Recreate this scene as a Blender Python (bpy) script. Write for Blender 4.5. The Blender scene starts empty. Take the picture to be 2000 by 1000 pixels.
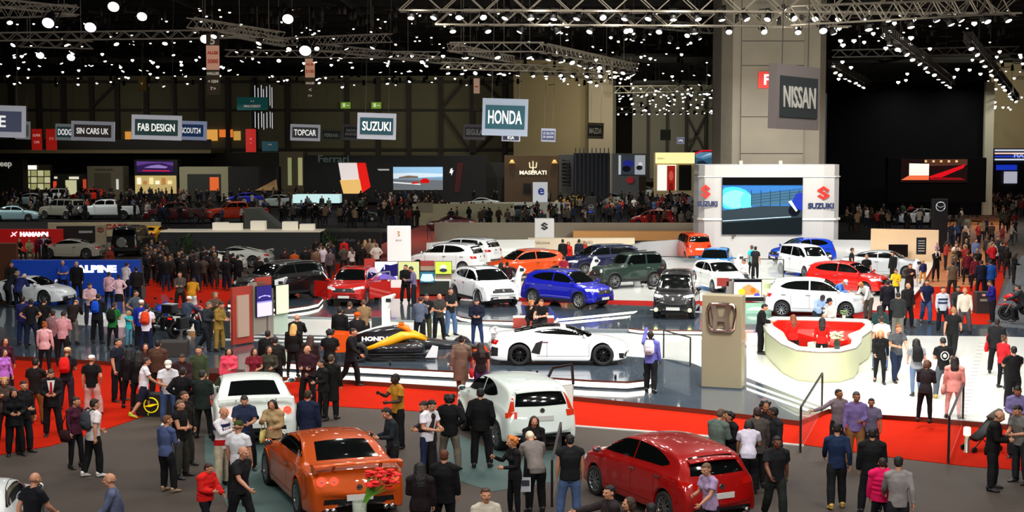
import bpy, bmesh, math, random
from mathutils import Vector, Matrix
from mathutils.bvhtree import BVHTree
R = math.radians
sc = bpy.context.scene
COL = sc.collection
rnd = random.Random(7)
V = Vector

# ------------------------------------------------------------------ camera
F, CH = 3000.0, 7.5                      # focal length in pixels of a 2000 wide frame, camera height
PITCH = math.atan(227 / F)
cd = bpy.data.cameras.new('camera'); cam = bpy.data.objects.new('camera', cd); COL.objects.link(cam)
cd.sensor_width = 36; cd.lens = 36 * F / 2000; cd.clip_end = 600
cam.location = (0, 0, CH); cam.rotation_euler = (R(90) - PITCH, 0, 0)
sc.camera = cam
# ------------------------------------------------------------------ world, exposure
w = bpy.data.worlds.new('hall_air'); sc.world = w; w.use_nodes = True
w.node_tree.nodes['Background'].inputs[0].default_value = (.85, .93, 1, 1)
w.node_tree.nodes['Background'].inputs[1].default_value = 0.05
sc.view_settings.view_transform = 'Standard'; sc.view_settings.look = 'None'
sc.view_settings.gamma = 1; sc.view_settings.use_curve_mapping = False
sc.view_settings.exposure = -0.2
sc.cycles.max_bounces = 5; sc.cycles.diffuse_bounces = 2; sc.cycles.glossy_bounces = 3
sc.cycles.transmission_bounces = 3; sc.cycles.transparent_max_bounces = 6
sc.cycles.use_denoising = True; sc.cycles.sample_clamp_indirect = 4; sc.cycles.sample_clamp_direct = 0
sc.cycles.use_adaptive_sampling = True; sc.cycles.adaptive_threshold = 0.03
sc.cycles.caustics_reflective = False; sc.cycles.caustics_refractive = False
# ------------------------------------------------------------------ lights: rigs of lamps over the stands, added wall washes and fill
def area(name, x, y, z, sx, sy, power, col=(1, .97, .92), rot=(0, 0, 0), spread=140):
    l = bpy.data.lights.new(name, 'AREA'); l.shape = 'DISK'; l.size = .45    # a rig or fill: six lamps spread over sx by sy
    l.energy = power / 6; l.color = col; l.spread = R(spread)
    for i in range(6):
        o = bpy.data.objects.new(name, l); COL.objects.link(o); o.rotation_euler = rot
        o.location = (x + ((i % 3) - 1) * sx * .38 + (.3 if i > 2 else -.3), y + (i // 3 - .5) * sy * .8, z)
for x, y, e, s_ in ((-9, 31, 620, 5), (0, 30, 620, 5), (9, 31, 620, 5), (-13, 46, 620, 6), (-1, 47, 1400, 7), (10, 46, 1500, 7), (17, 52, 1200, 6), (-17, 60, 600, 7), (-6, 62, 1100, 7), (4, 62, 1400, 7), (14, 64, 1800, 8),
        (3, 80, 1900, 9), (15, 78, 1700, 9), (-14, 80, 900, 8), (24, 84, 1100, 9), (-30, 84, 900, 9), (33, 100, 1500, 10), (-30, 115, 1600, 12), (-4, 115, 1500, 12), (16, 98, 900, 8), (-48, 140, 2600, 14), (-20, 150, 2600, 14), (8, 145, 3000, 14), (40, 135, 1800, 14), (-40, 178, 2200, 16), (0, 178, 2200, 16), (44, 175, 2000, 12)):
    area('rig_or_fill_light', x, y - 1.5, 12.6, s_, s_ * .6, e, rot=(R(6), 0, 0), spread=150)
for x, y, z, e, s_ in ((16, 82, 11, 1300, 5), (-50, 186, 13, 250, 16), (-15, 186, 13, 450, 16), (12, 180, 13, 1300, 10), (22, 270, 14, 2500, 16), (60, 180, 13, 1500, 12)):  # added lamps standing in for spill on the far walls and column
    area('added_wall_wash', x, y, z, s_, 2, e, col=(1, .93, .74), rot=(R(78), 0, 0), spread=120)
for x, y, e in ((-10, 12, 650), (2, 10, 650), (13, 12, 650), (-12, 34, 700), (8, 36, 1500)):  # added fill tilted forward from the camera side, brightening faces and car rears
    area('rig_or_fill_light', x, y, 12.5, 5, 1.5, e, rot=(R(48), 0, 0), spread=110)


def ray(px, py):
    x, y, z = (px - 1000) / F, 1.0, -(py - 500) / F
    c, s = math.cos(PITCH), math.sin(PITCH)
    return V((x, y * c + z * s, -y * s + z * c))
def G(px, py, z=0.0):                    # the point of height z seen at that pixel of the photograph
    d = ray(px, py); t = (z - CH) / d.z
    return V((d.x * t, d.y * t, z))
def AT(px, py, dist):                    # the point at that distance into the hall
    d = ray(px, py); t = dist / d.y
    return V((d.x * t, dist, CH + d.z * t))

# ------------------------------------------------------------------ materials
def lin(h):
    h = h.lstrip('#')
    c = [int(h[i:i + 2], 16) / 255 for i in (0, 2, 4)]
    return tuple((v / 12.92 if v <= .04045 else ((v + .055) / 1.055) ** 2.4) for v in c) + (1,)
MATS = {}
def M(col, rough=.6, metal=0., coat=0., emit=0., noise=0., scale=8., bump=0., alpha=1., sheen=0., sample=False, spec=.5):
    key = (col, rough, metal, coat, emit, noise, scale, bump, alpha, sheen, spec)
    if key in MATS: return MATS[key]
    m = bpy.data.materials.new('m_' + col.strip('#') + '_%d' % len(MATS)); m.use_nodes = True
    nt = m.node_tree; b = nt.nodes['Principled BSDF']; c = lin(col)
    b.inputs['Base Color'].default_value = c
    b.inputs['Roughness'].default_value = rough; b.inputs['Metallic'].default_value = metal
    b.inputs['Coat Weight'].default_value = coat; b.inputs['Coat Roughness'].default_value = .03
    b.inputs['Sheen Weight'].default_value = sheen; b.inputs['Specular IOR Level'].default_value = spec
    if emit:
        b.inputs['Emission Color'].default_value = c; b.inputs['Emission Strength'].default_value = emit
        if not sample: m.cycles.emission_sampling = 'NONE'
    if alpha < 1: b.inputs['Alpha'].default_value = alpha
    if noise or bump:
        tc = nt.nodes.new('ShaderNodeTexCoord'); n = nt.nodes.new('ShaderNodeTexNoise')
        n.inputs['Scale'].default_value = scale; n.inputs['Detail'].default_value = 4
        nt.links.new(tc.outputs['Object'], n.inputs['Vector'])
        if noise:
            mr = nt.nodes.new('ShaderNodeMapRange')
            mr.inputs['From Min'].default_value = .3; mr.inputs['From Max'].default_value = .7
            mr.inputs['To Min'].default_value = 1 - noise; mr.inputs['To Max'].default_value = 1 + noise
            hs = nt.nodes.new('ShaderNodeHueSaturation'); hs.inputs['Color'].default_value = c
            nt.links.new(n.outputs['Fac'], mr.inputs['Value']); nt.links.new(mr.outputs[0], hs.inputs['Value'])
            nt.links.new(hs.outputs[0], b.inputs['Base Color'])
        if bump:
            bp = nt.nodes.new('ShaderNodeBump'); bp.inputs['Strength'].default_value = bump; bp.inputs['Distance'].default_value = .03
            nt.links.new(n.outputs['Fac'], bp.inputs['Height']); nt.links.new(bp.outputs[0], b.inputs['Normal'])
    MATS[key] = m
    return m
def cloth(c): return M(c, .85, noise=.14, scale=9, bump=.55, sheen=.0, spec=.25)
def paint(c, metal=.0): return M(c, .4, metal, coat=1., spec=.25)
def glow(c, e=1.): return M(c, .5, emit=e)

# ------------------------------------------------------------------ mesh helpers
class B:
    """collects geometry with material indices, builds ONE object"""
    def __init__(s): s.bm = bmesh.new(); s.mi = 0
    def face(s, vs):
        try: f = s.bm.faces.new(vs)
        except ValueError: return None
        f.material_index = s.mi; f.smooth = True
        return f
    def box(s, c, d, rz=0, flat=True):
        cx, cy, cz = c; dx, dy, dz = d[0] / 2, d[1] / 2, d[2] / 2
        co, si = math.cos(rz), math.sin(rz)
        v = [s.bm.verts.new((cx + x * dx * co - y * dy * si, cy + x * dx * si + y * dy * co, cz + z * dz)) for x in (-1, 1) for y in (-1, 1) for z in (-1, 1)]
        for q in ((0, 1, 3, 2), (4, 6, 7, 5), (0, 4, 5, 1), (2, 3, 7, 6), (0, 2, 6, 4), (1, 5, 7, 3)):
            f = s.face([v[i] for i in q])
            if f and flat: f.smooth = False
        return s
    def bar(s, a, b, w, h=None, up=(0, 0, 1)):           # a box beam from a to b
        a, b = V(a), V(b); h = h or w; d = (b - a).normalized(); u = V(up)
        if abs(d.dot(u)) > .98: u = V((0, 1, 0))
        x = d.cross(u).normalized(); y = x.cross(d)
        v = [s.bm.verts.new(p + x * w / 2 * i + y * h / 2 * j) for p in (a, b) for i, j in ((-1, -1), (1, -1), (1, 1), (-1, 1))]
        for q in ((3, 2, 1, 0), (4, 5, 6, 7), (0, 1, 5, 4), (1, 2, 6, 5), (2, 3, 7, 6), (3, 0, 4, 7)):
            f = s.face([v[i] for i in q])
            if f: f.smooth = False
        return s
    def tube(s, pts, rads, seg=10, hint=(1, 0, 0), cap=True):
        """rounded tube through pts; rads: r or (rx, ry); rx lies along hint"""
        pts = [V(p) for p in pts]; rings = []; n = len(pts)
        if not isinstance(rads, (list, tuple)): rads = [rads] * n
        for i, p in enumerate(pts):
            d = (pts[min(i + 1, n - 1)] - pts[max(i - 1, 0)])
            d = d.normalized() if d.length > 1e-9 else V((0, 0, 1))
            h = V(hint)
            if abs(d.dot(h)) > .97: h = V((0, 1, 0)) if abs(d.y) < .9 else V((0, 0, 1))
            x = (h - d * h.dot(d)).normalized(); y = d.cross(x)
            r = rads[i]; rx, ry = r if isinstance(r, (list, tuple)) else (r, r)
            rings.append([s.bm.verts.new(p + x * rx * math.cos(t) + y * ry * math.sin(t)) for t in (2 * math.pi * k / seg for k in range(seg))])
        for a, b in zip(rings, rings[1:]):
            for k in range(seg): s.face([a[k], a[(k + 1) % seg], b[(k + 1) % seg], b[k]])
        if cap:
            s.face(list(reversed(rings[0]))); s.face(rings[-1])
        return s
    def ell(s, c, r, seg=14, rings=9, m=None):           # ellipsoid
        c = V(c); rr = V(r) if isinstance(r, (list, tuple)) else V((r, r, r)); L = []
        for i in range(1, rings):
            a = math.pi * i / rings
            L.append([(math.sin(a) * math.cos(2 * math.pi * k / seg), math.sin(a) * math.sin(2 * math.pi * k / seg), math.cos(a)) for k in range(seg)])
        f = lambda p: s.bm.verts.new(c + (m @ V((p[0] * rr.x, p[1] * rr.y, p[2] * rr.z)) if m else V((p[0] * rr.x, p[1] * rr.y, p[2] * rr.z))))
        Lv = [[f(p) for p in q] for q in L]; t = f((0, 0, 1)); b = f((0, 0, -1))
        for a, q in zip(Lv, Lv[1:]):
            for k in range(seg): s.face([a[(k + 1) % seg], a[k], q[k], q[(k + 1) % seg]])
        for k in range(seg):
            s.face([t, Lv[0][k], Lv[0][(k + 1) % seg]]); s.face([b, Lv[-1][(k + 1) % seg], Lv[-1][k]])
        return s
    def lathe(s, prof, c=(0, 0, 0), axis='z', seg=24, flat=False, cap=True):
        """prof: [(r, h)...] spun about the axis through c"""
        c = V(c); rings = []
        for r, h in prof:
            ring = []
            for k in range(seg):
                t = 2 * math.pi * k / seg; a, b = r * math.cos(t), r * math.sin(t)
                ring.append(s.bm.verts.new(c + (V((a, b, h)) if axis == 'z' else V((a, h, b)) if axis == 'y' else V((h, a, b)))))
            rings.append(ring)
        for a, b in zip(rings, rings[1:]):
            for k in range(seg):
                f = s.face([a[k], a[(k + 1) % seg], b[(k + 1) % seg], b[k]])
                if f and flat: f.smooth = False
        for ring, (r, h) in ((rings[0], prof[0]), (rings[-1], prof[-1])):
            if r > 1e-4 and cap:
                f = s.face(ring)
                if f: f.smooth = False
        return s
    def prism(s, poly, z0, z1, axis='z', flat=True):
        """poly extruded; axis z: (x,y) poly; y: (x,z) poly from y=z0 to z1; x: (y,z) poly"""
        mk = {'z': lambda a, b, h: (a, b, h), 'y': lambda a, b, h: (a, h, b), 'x': lambda a, b, h: (h, a, b)}[axis]
        lo = [s.bm.verts.new(mk(a, b, z0)) for a, b in poly]; hi = [s.bm.verts.new(mk(a, b, z1)) for a, b in poly]
        s.face(list(reversed(lo))); s.face(hi); n = len(poly)
        for k in range(n): s.face([lo[k], lo[(k + 1) % n], hi[(k + 1) % n], hi[k]])
        if flat:
            for v in lo + hi:
                for f in v.link_faces: f.smooth = False
        return s
    def grid(s, rows):                                   # rows of points
        L = [[s.bm.verts.new(p) for p in r] for r in rows]
        for a, b in zip(L, L[1:]):
            for k in range(len(a) - 1): s.face([a[k], a[k + 1], b[k + 1], b[k]])
        return s
    def mesh(s, name, mats=(), keep=False):
        bmesh.ops.recalc_face_normals(s.bm, faces=s.bm.faces)
        me = bpy.data.meshes.new(name); s.bm.to_mesh(me)
        if not keep: s.bm.free()
        for m in (mats if isinstance(mats, (list, tuple)) else [mats]): me.materials.append(m)
        return me
    def obj(s, name, mats, parent=None, loc=None):
        o = bpy.data.objects.new(name, s.mesh(name, mats)); COL.objects.link(o)
        if parent is not None: o.parent = parent
        if loc is not None: o.location = loc
        return o
def tag(o, label=None, cat=None, group=None, kind=None):
    if label: o['label'] = label
    if cat: o['category'] = cat
    if group: o['group'] = group
    if kind: o['kind'] = kind
    return o
def empty(name, label, cat, loc=(0, 0, 0), rz=0, group=None):
    o = bpy.data.objects.new(name, None); COL.objects.link(o); o.location = loc; o.rotation_euler = (0, 0, rz)
    return tag(o, label, cat, group)
def inst(name, me, parent=None, loc=(0, 0, 0), rot=(0, 0, 0), mats=None, scale=None):
    o = bpy.data.objects.new(name, me); COL.objects.link(o); o.parent = parent; o.location = loc; o.rotation_euler = rot
    if scale: o.scale = scale if isinstance(scale, (tuple, list)) else (scale,) * 3
    if mats:
        for i, m in enumerate(mats):
            if m is not None: o.material_slots[i].link = 'OBJECT'; o.material_slots[i].material = m
    return o
def copy_tree(o, parent=None, f=None):
    c = o.copy(); COL.objects.link(c); c.parent = parent
    if f: f(c)
    for ch in list(o.children): copy_tree(ch, c, f)
    return c
def struct(o): o['kind'] = 'structure'; return o
TMP = bpy.data.scenes.new('workbench')
def baked(o):
    """the object's mesh with its modifiers applied, worked out in a scene of its own"""
    TMP.collection.objects.link(o); vl = TMP.view_layers[0]; vl.update(); me = bpy.data.meshes.new_from_object(o.evaluated_get(vl.depsgraph)); bpy.data.objects.remove(o); return me
TEXTS = {}
def text_mesh(s, size, depth=.01, bold=0., xs=1.):
    key = (s, size, depth, bold, xs)
    if key in TEXTS: return TEXTS[key]
    cu = bpy.data.curves.new('t', 'FONT'); cu.body = s; cu.size = size; cu.extrude = depth; cu.offset = bold
    cu.align_x = 'CENTER'; cu.align_y = 'CENTER'; cu.resolution_u = 3
    me = baked(bpy.data.objects.new('t', cu)); me.materials.clear()
    for v in me.vertices: v.co.x *= xs
    xs_ = [v.co.x for v in me.vertices]; ys_ = [v.co.y for v in me.vertices]
    if xs_:
        ox, oy = (min(xs_) + max(xs_)) / 2, (min(ys_) + max(ys_)) / 2
        for v in me.vertices: v.co.x -= ox; v.co.y -= oy
    TEXTS[key] = me
    return me
def text(s, size, m, parent, loc, rot=(R(90), 0, 0), depth=.01, bold=0., xs=1., name='lettering'):
    me = text_mesh(s, size, depth, bold, xs).copy(); me.materials.append(m)
    return inst(name, me, parent, loc, rot)
# ------------------------------------------------------------------ people
def remesh(b, voxel, smooth=2, fac=.5, name='m'):
    """one continuous surface over the collected pieces"""
    me = b.mesh(name); o = bpy.data.objects.new(name, me)
    m = o.modifiers.new('r', 'REMESH'); m.mode = 'VOXEL'; m.voxel_size = voxel; m.use_smooth_shade = True
    if smooth:
        m = o.modifiers.new('s', 'SMOOTH'); m.iterations = smooth; m.factor = fac
    out = baked(o); bpy.data.meshes.remove(me); out.name = name
    return out
def ldir(a, o, side): a, o = R(a), R(o); return V((side * math.sin(o), -math.sin(a) * math.cos(o), -math.cos(a) * math.cos(o)))
ARMS = {'down': (4, 9, 14, 3), 'bent': (8, 8, 82, -28), 'phone': (38, 8, 118, -22), 'raise': (128, 8, 158, -6), 'pocket': (-14, 16, 28, -8),
        'cross': (18, 4, 78, -66), 'hips': (-22, 34, 34, -48), 'out': (62, 38, 84, 22), 'swingf': (24, 6, 48, -6), 'swingb': (-24, 8, -4, 4),
        'back': (-24, 4, -18, -40), 'chin': (30, 2, 138, -20), 'point': (72, 10, 80, 0), 'knee': (34, 6, 62, -16), 'bar': (46, 16, 58, 2), 'side': (20, 60, 30, 74)}
LEGS = {'stand': (0, 4, -2, 2), 'rest': (6, 9, -2, 4), 'fwd': (20, 2, 4, 1), 'rear': (-14, 2, -34, 1), 'sit': (84, 9, 2, 3), 'ride': (62, 24, -8, 4),
        'half': (9, 3, -1, 2), 'halfb': (-7, 3, -14, 2), 'cross': (4, -6, 0, -8), 'bend': (12, 4, -6, 2)}
# pose: right arm, left arm, right leg, left leg, lean, head pitch, head yaw
POSES = {
 'stand': ('down', 'down', 'stand', 'rest', 0, 4, 0), 'stand2': ('pocket', 'down', 'rest', 'half', -2, 6, 25), 'look': ('bent', 'bent', 'stand', 'rest', 5, 22, 0),
 'phone': ('phone', 'bent', 'rest', 'stand', 2, 10, 0), 'photo': ('phone', 'phone', 'half', 'stand', 2, 2, 0), 'raise': ('down', 'raise', 'halfb', 'half', -3, -6, 0),
 'walk': ('swingf', 'swingb', 'rear', 'fwd', 5, 4, 0), 'walk2': ('bent', 'swingf', 'fwd', 'rear', 5, 12, -15), 'cross': ('cross', 'cross', 'rest', 'rest', -1, 4, 12),
 'hips': ('hips', 'hips', 'rest', 'rest', 0, 2, -10), 'pocket': ('pocket', 'pocket', 'rest', 'stand', 0, 8, -20), 'sit': ('knee', 'bent', 'sit', 'sit', 8, 10, 10),
 'sitchin': ('chin', 'knee', 'sit', 'sit', 20, 12, -15), 'bend': ('bent', 'down', 'bend', 'half', 34, 24, 0), 'ride': ('bar', 'bar', 'ride', 'ride', 16, 0, 0),
 'back': ('back', 'back', 'rest', 'half', 2, 10, 15), 'point': ('point', 'down', 'rest', 'stand', 0, 4, -20), 'stroll': ('swingb', 'swingf', 'half', 'halfb', 2, 6, 10),
 'out': ('side', 'down', 'rest', 'half', 0, 0, -30), 'chat': ('bent', 'down', 'rest', 'half', 2, 4, 30), 'bag': ('down', 'bent', 'stand', 'half', 0, 10, -15)}
def skel(pose):
    ra, la, rl, ll, lean, hp, hy = POSES[pose]; J = {}
    ln = R(lean); mL = Matrix.Rotation(ln, 3, 'X')       # leaning towards -Y
    hip = V((0, 0, .92)); up = lambda p: hip + mL @ (V(p) - hip)
    J['neck'] = up((0, .0, 1.47)); J['chest'] = up((0, 0, 1.26)); J['waist'] = up((0, .0, 1.07)); J['hip'] = hip
    J['m'] = mL
    hm = mL @ Matrix.Rotation(R(-hy), 3, 'Z') @ Matrix.Rotation(R(hp) , 3, 'X'); J['hm'] = hm
    J['head'] = J['neck'] + mL @ V((0, -.012, .055)) + hm @ V((0, -.015, .105))
    for s, a, l in ((-1, ra, rl), (1, la, ll)):
        A = ARMS[a]; L = LEGS[l]
        sh = up((s * .175, 0, 1.405)); el = sh + ldir(A[0] + lean * .4, A[1], s) * .275; wr = el + ldir(A[2] + lean * .4, A[3], s) * .245
        J['sh', s], J['el', s], J['wr', s] = sh, el, wr
        h = V((s * .088, 0, .90)); k = h + ldir(L[0], L[1], s) * .42; an = k + ldir(L[2], L[3], s) * .40
        J['h', s], J['k', s], J['an', s] = h, k, an
        J['toe', s] = an + V((s * .03, -.15, -.05)); J['shin', s] = L[2]
    dz = .085 - min(J['an', -1].z, J['an', 1].z)
    for k in list(J):
        if isinstance(J[k], Vector): J[k] = J[k] + V((0, 0, dz))
    J['dz'] = dz
    return J
def torso(b, J, e, lo, hi=1.0, fem=False, blz=0):
    """e: how far the surface stands off the body; lo: how low it comes below the hip"""
    m = J['m']; H = J['hip']; o = lambda dz, dy=0: H + m @ V((0, dy, dz))
    if fem: pr = [(.165, .118), (.158, .112), (.122, .092), (.142, .105), (.152, .11), (.125, .085), (.06, .058)]
    else: pr = [(.158, .112), (.152, .11), (.14, .104), (.158, .115), (.178, .12), (.15, .09), (.06, .058)]
    zs = [0, .06, .17, .27, .39, .50, .545]
    pts, rr = [], []
    if lo: pts.append(H + V((0, 0, -lo))); rr.append((pr[0][0] + e + (.02 if lo > .15 else 0), pr[0][1] + e + (.02 if lo > .15 else 0)))
    for z, (a, c) in zip(zs, pr): pts.append(o(z)); rr.append((a + e, c + e))
    b.tube(pts, rr, 16)
    if fem: 
        for s in (-1, 1): b.ell(o(.36, -.085) + m @ V((s * .07, 0, 0)), (.06 + e, .05 + e, .06 + e))
    for s in (-1, 1):
        b.tube([o(.50), o(.525) + m @ V((s * .09, 0, 0)), J['sh', s] + m @ V((0, 0, -.005))], [(.07 + e), (.06 + e), (.052 + e)], 10, (0, 1, 0))
        b.ell(J['sh', s], .056 + e)
def arm(b, J, s, e, end=1.0, k=1.0):
    sh, el, wr = J['sh', s], J['el', s], J['wr', s]
    P = [(sh, .056), (sh.lerp(el, .5), .050), (el, .042), (el.lerp(wr, .3), .043), (wr, .028)]
    if end <= .5:
        t = end * 2; P = [P[0], (sh.lerp(el, t), .054)] ; e2 = e + .012
        b.tube([p for p, r in P], [P[0][1] + e, P[1][1] * k + e2], 10)
    else: b.tube([p for p, r in P], [r * k + e for p, r in P], 10)
def hand(b, J, s):
    wr, el = J['wr', s], J['el', s]; d = (wr - el).normalized()
    inw = V((-s, 0, 0)); n = (inw - d * inw.dot(d)).normalized(); w_ = d.cross(n) * (1 if (d.cross(n)).y < 0 else -1)   # w_: thumb side
    pc = wr + d * .05
    b.tube([wr - d * .01, wr + d * .02, wr + d * .055, wr + d * .088], [(.024, .02), (.032, .018), (.04, .017), (.037, .014)], 10, w_)
    for i, (o, L) in enumerate(((.028, .066), (.01, .075), (-.009, .07), (-.027, .054))):
        a = wr + d * .082 + w_ * o; c1 = (d * .86 + n * .5).normalized(); c2 = (d * .45 + n * .9).normalized()
        m1 = a + c1 * L * .5; b.tube([a, m1, m1 + c2 * L * .5], [.0105, .010, .0085], 7)
    t0 = wr + d * .03 + w_ * .03; t1 = t0 + (d * .6 + w_ * .7 + n * .4).normalized() * .04
    b.tube([t0, t1, t1 + (d * .85 + w_ * .1 + n * .55).normalized() * .032], [.014, .012, .0095], 7)
def head(b, J):
    c, m = J['head'], J['hm']; q = lambda *p: c + m @ V(p)
    b.ell(c + m @ V((0, .012, .02)), (.077, .096, .098), m=m)
    b.ell(q(0, -.022, -.035), (.06, .074, .082), m=m)
    b.ell(q(0, -.058, -.082), (.032, .03, .024), m=m)                       # chin
    b.tube([q(0, -.09, .018), q(0, -.112, -.018), q(0, -.098, -.03)], [.010, .015, .012], 8)
    b.ell(q(0, -.088, -.052), (.024, .012, .011), m=m)                      # lips
    for s in (-1, 1):
        b.ell(q(s * .079, .008, -.008), (.01, .02, .032), m=m)
        b.ell(q(s * .032, -.084, .03), (.024, .012, .008), m=m)             # brow
        b.ell(q(s * .045, -.068, -.018), (.022, .02, .02), m=m)             # cheek
    b.tube([J['neck'] + V((0, 0, -.05)), J['neck'] + m @ V((0, -.0, .02)), q(0, .012, -.06)], [.062, .054, .052], 12)
def legs(b, J, e, end=1.0, flare=0., hipe=0.):
    for s in (-1, 1):
        h, k, a = J['h', s], J['k', s], J['an', s]
        P = [(h + V((0, 0, .04)), .086  + hipe - e * .8), (h.lerp(k, .3), .084), (h.lerp(k, .7), .064), (k, .055), (k.lerp(a, .3), .056), (k.lerp(a, .75), .042), (a + V((0, 0, .01)), .036)]
        if end < 1:
            n = 4 if end > .45 else 3; P = P[:n]
        b.tube([p for p, r in P], [r + e + (flare * i / 6 if i > 2 else 0) for i, (p, r) in enumerate(P)], 12)
    b.tube([J['hip'] + V((0, 0, -.1)), J['hip'] + V((0, 0, -.03)), J['hip'] + J['m'] @ V((0, 0, .05))], [(.11 + e, .09 + e), (.15 + e * .6, .106 + e * .5), (.146, .1)], 14)
PM = {}
def pj(pose):
    if ('J', pose) not in PM: PM['J', pose] = skel(pose)
    return PM['J', pose]
def body_mesh(pose, fem):
    k = ('body', pose, fem)
    if k not in PM:
        J = pj(pose); b = B(); torso(b, J, 0, 0, fem=fem); legs(b, J, 0)
        for s in (-1, 1):
            arm(b, J, s, 0, k=.88 if fem else 1); hand(b, J, s)
            a = J['an', s]; b.tube([a + V((0, .03, -.03)), a + V((s * .01, -.06, -.05)), a + V((s * .02, -.13, -.06))], [.034, (.038, .028), (.03, .018)], 8)
        head(b, J); me = remesh(b, .0105, 2, .45, 'body'); me.materials.append(M('c98f70', .55)); me.materials.append(M('8d4238', .5))
        me.materials.append(M('4a3026', .5)); c, mi = J['head'], J['hm'].inverted()
        for f in me.polygons:                                        # lips, brows and eyes are tones of the skin itself
            p = mi @ (f.center - c)
            if p.y < -.05:
                if abs(p.x) < .024 and -.062 < p.z < -.043: f.material_index = 1
                elif .018 < abs(p.x) < .042 and abs(p.z - .008) < .006: f.material_index = 2
        PM[k] = me
    return PM[k]
TOPS = {'tee': (.014, .09, .30), 'long': (.014, .09, 1), 'polo': (.017, .09, .34), 'jacket': (.032, .10, 1), 'suit': (.026, .16, 1), 'coat': (.034, .42, 1),
        'puffer': (.05, .08, 1), 'tank': (.009, .04, .12), 'dress': (.012, .36, .3), 'vest': (.034, .06, .1)}
def top_mesh(pose, st, fem):
    k = ('top', pose, st, fem)
    if k not in PM:
        e, lo, sl = TOPS[st]; J = pj(pose); b = B()
        if POSES[pose][2] in ('sit', 'ride'): lo = min(lo, .06)
        torso(b, J, e, lo, fem=fem)
        for s in (-1, 1): arm(b, J, s, e * (.75 if sl == 1 else .9), sl, .9 if fem else 1)
        if st in ('polo', 'jacket', 'suit', 'coat', 'puffer'):
            n = J['neck']; m = J['m']; b.tube([n + m @ V((0, .0, -.04)), n + m @ V((0, -.006, .028))], [.078, .068], 12)
        if st == 'puffer':
            for z in (.1, .2, .3, .4): b.tube([J['hip'] + J['m'] @ V((0, 0, z - .02)), J['hip'] + J['m'] @ V((0, 0, z + .02))], [(.16 + e, .125 + e)] * 2, 14)
        me = remesh(b, .0135, 3, .5, 'shirt'); me.materials.append(cloth('888888')); PM[k] = me
    return PM[k]
def bot_mesh(pose, st, fem):
    k = ('bot', pose, st, fem)
    if k not in PM:
        J = pj(pose); b = B()
        if st == 'skirt':
            b.tube([J['hip'] + V((0, 0, .1)), J['hip'] + V((0, 0, -.1)), J['hip'] + V((0, 0, -.42))], [(.14, .11), (.18, .14), (.2, .17)], 16)
        else: legs(b, J, {'trousers': .02, 'slim': .008, 'wide': .028, 'shorts': .026}[st], .5 if st == 'shorts' else 1, {'wide': .04, 'trousers': .012}.get(st, 0))
        me = remesh(b, .0135, 3, .5, 'trousers'); me.materials.append(cloth('333333')); PM[k] = me
    return PM[k]
def shoe_mesh():
    if 'shoe' not in PM:
        b = B()
        b.tube([(0, .075, -.045), (0, .06, -.04), (0, .0, -.035), (0, -.08, -.05), (0, -.155, -.062), (0, -.185, -.068)], [(.02, .03), (.038, .04), (.042, .045), (.048, .034), (.042, .022), (.02, .014)], 12)
        b.tube([(0, .05, -.03), (0, .03, .03)], [.042, .045], 10)
        me = b.mesh('shoe', M('222222', .5))
        for v in me.vertices: v.co.z = max(v.co.z, -.084)
        PM['shoe'] = me
    return PM['shoe']
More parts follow.
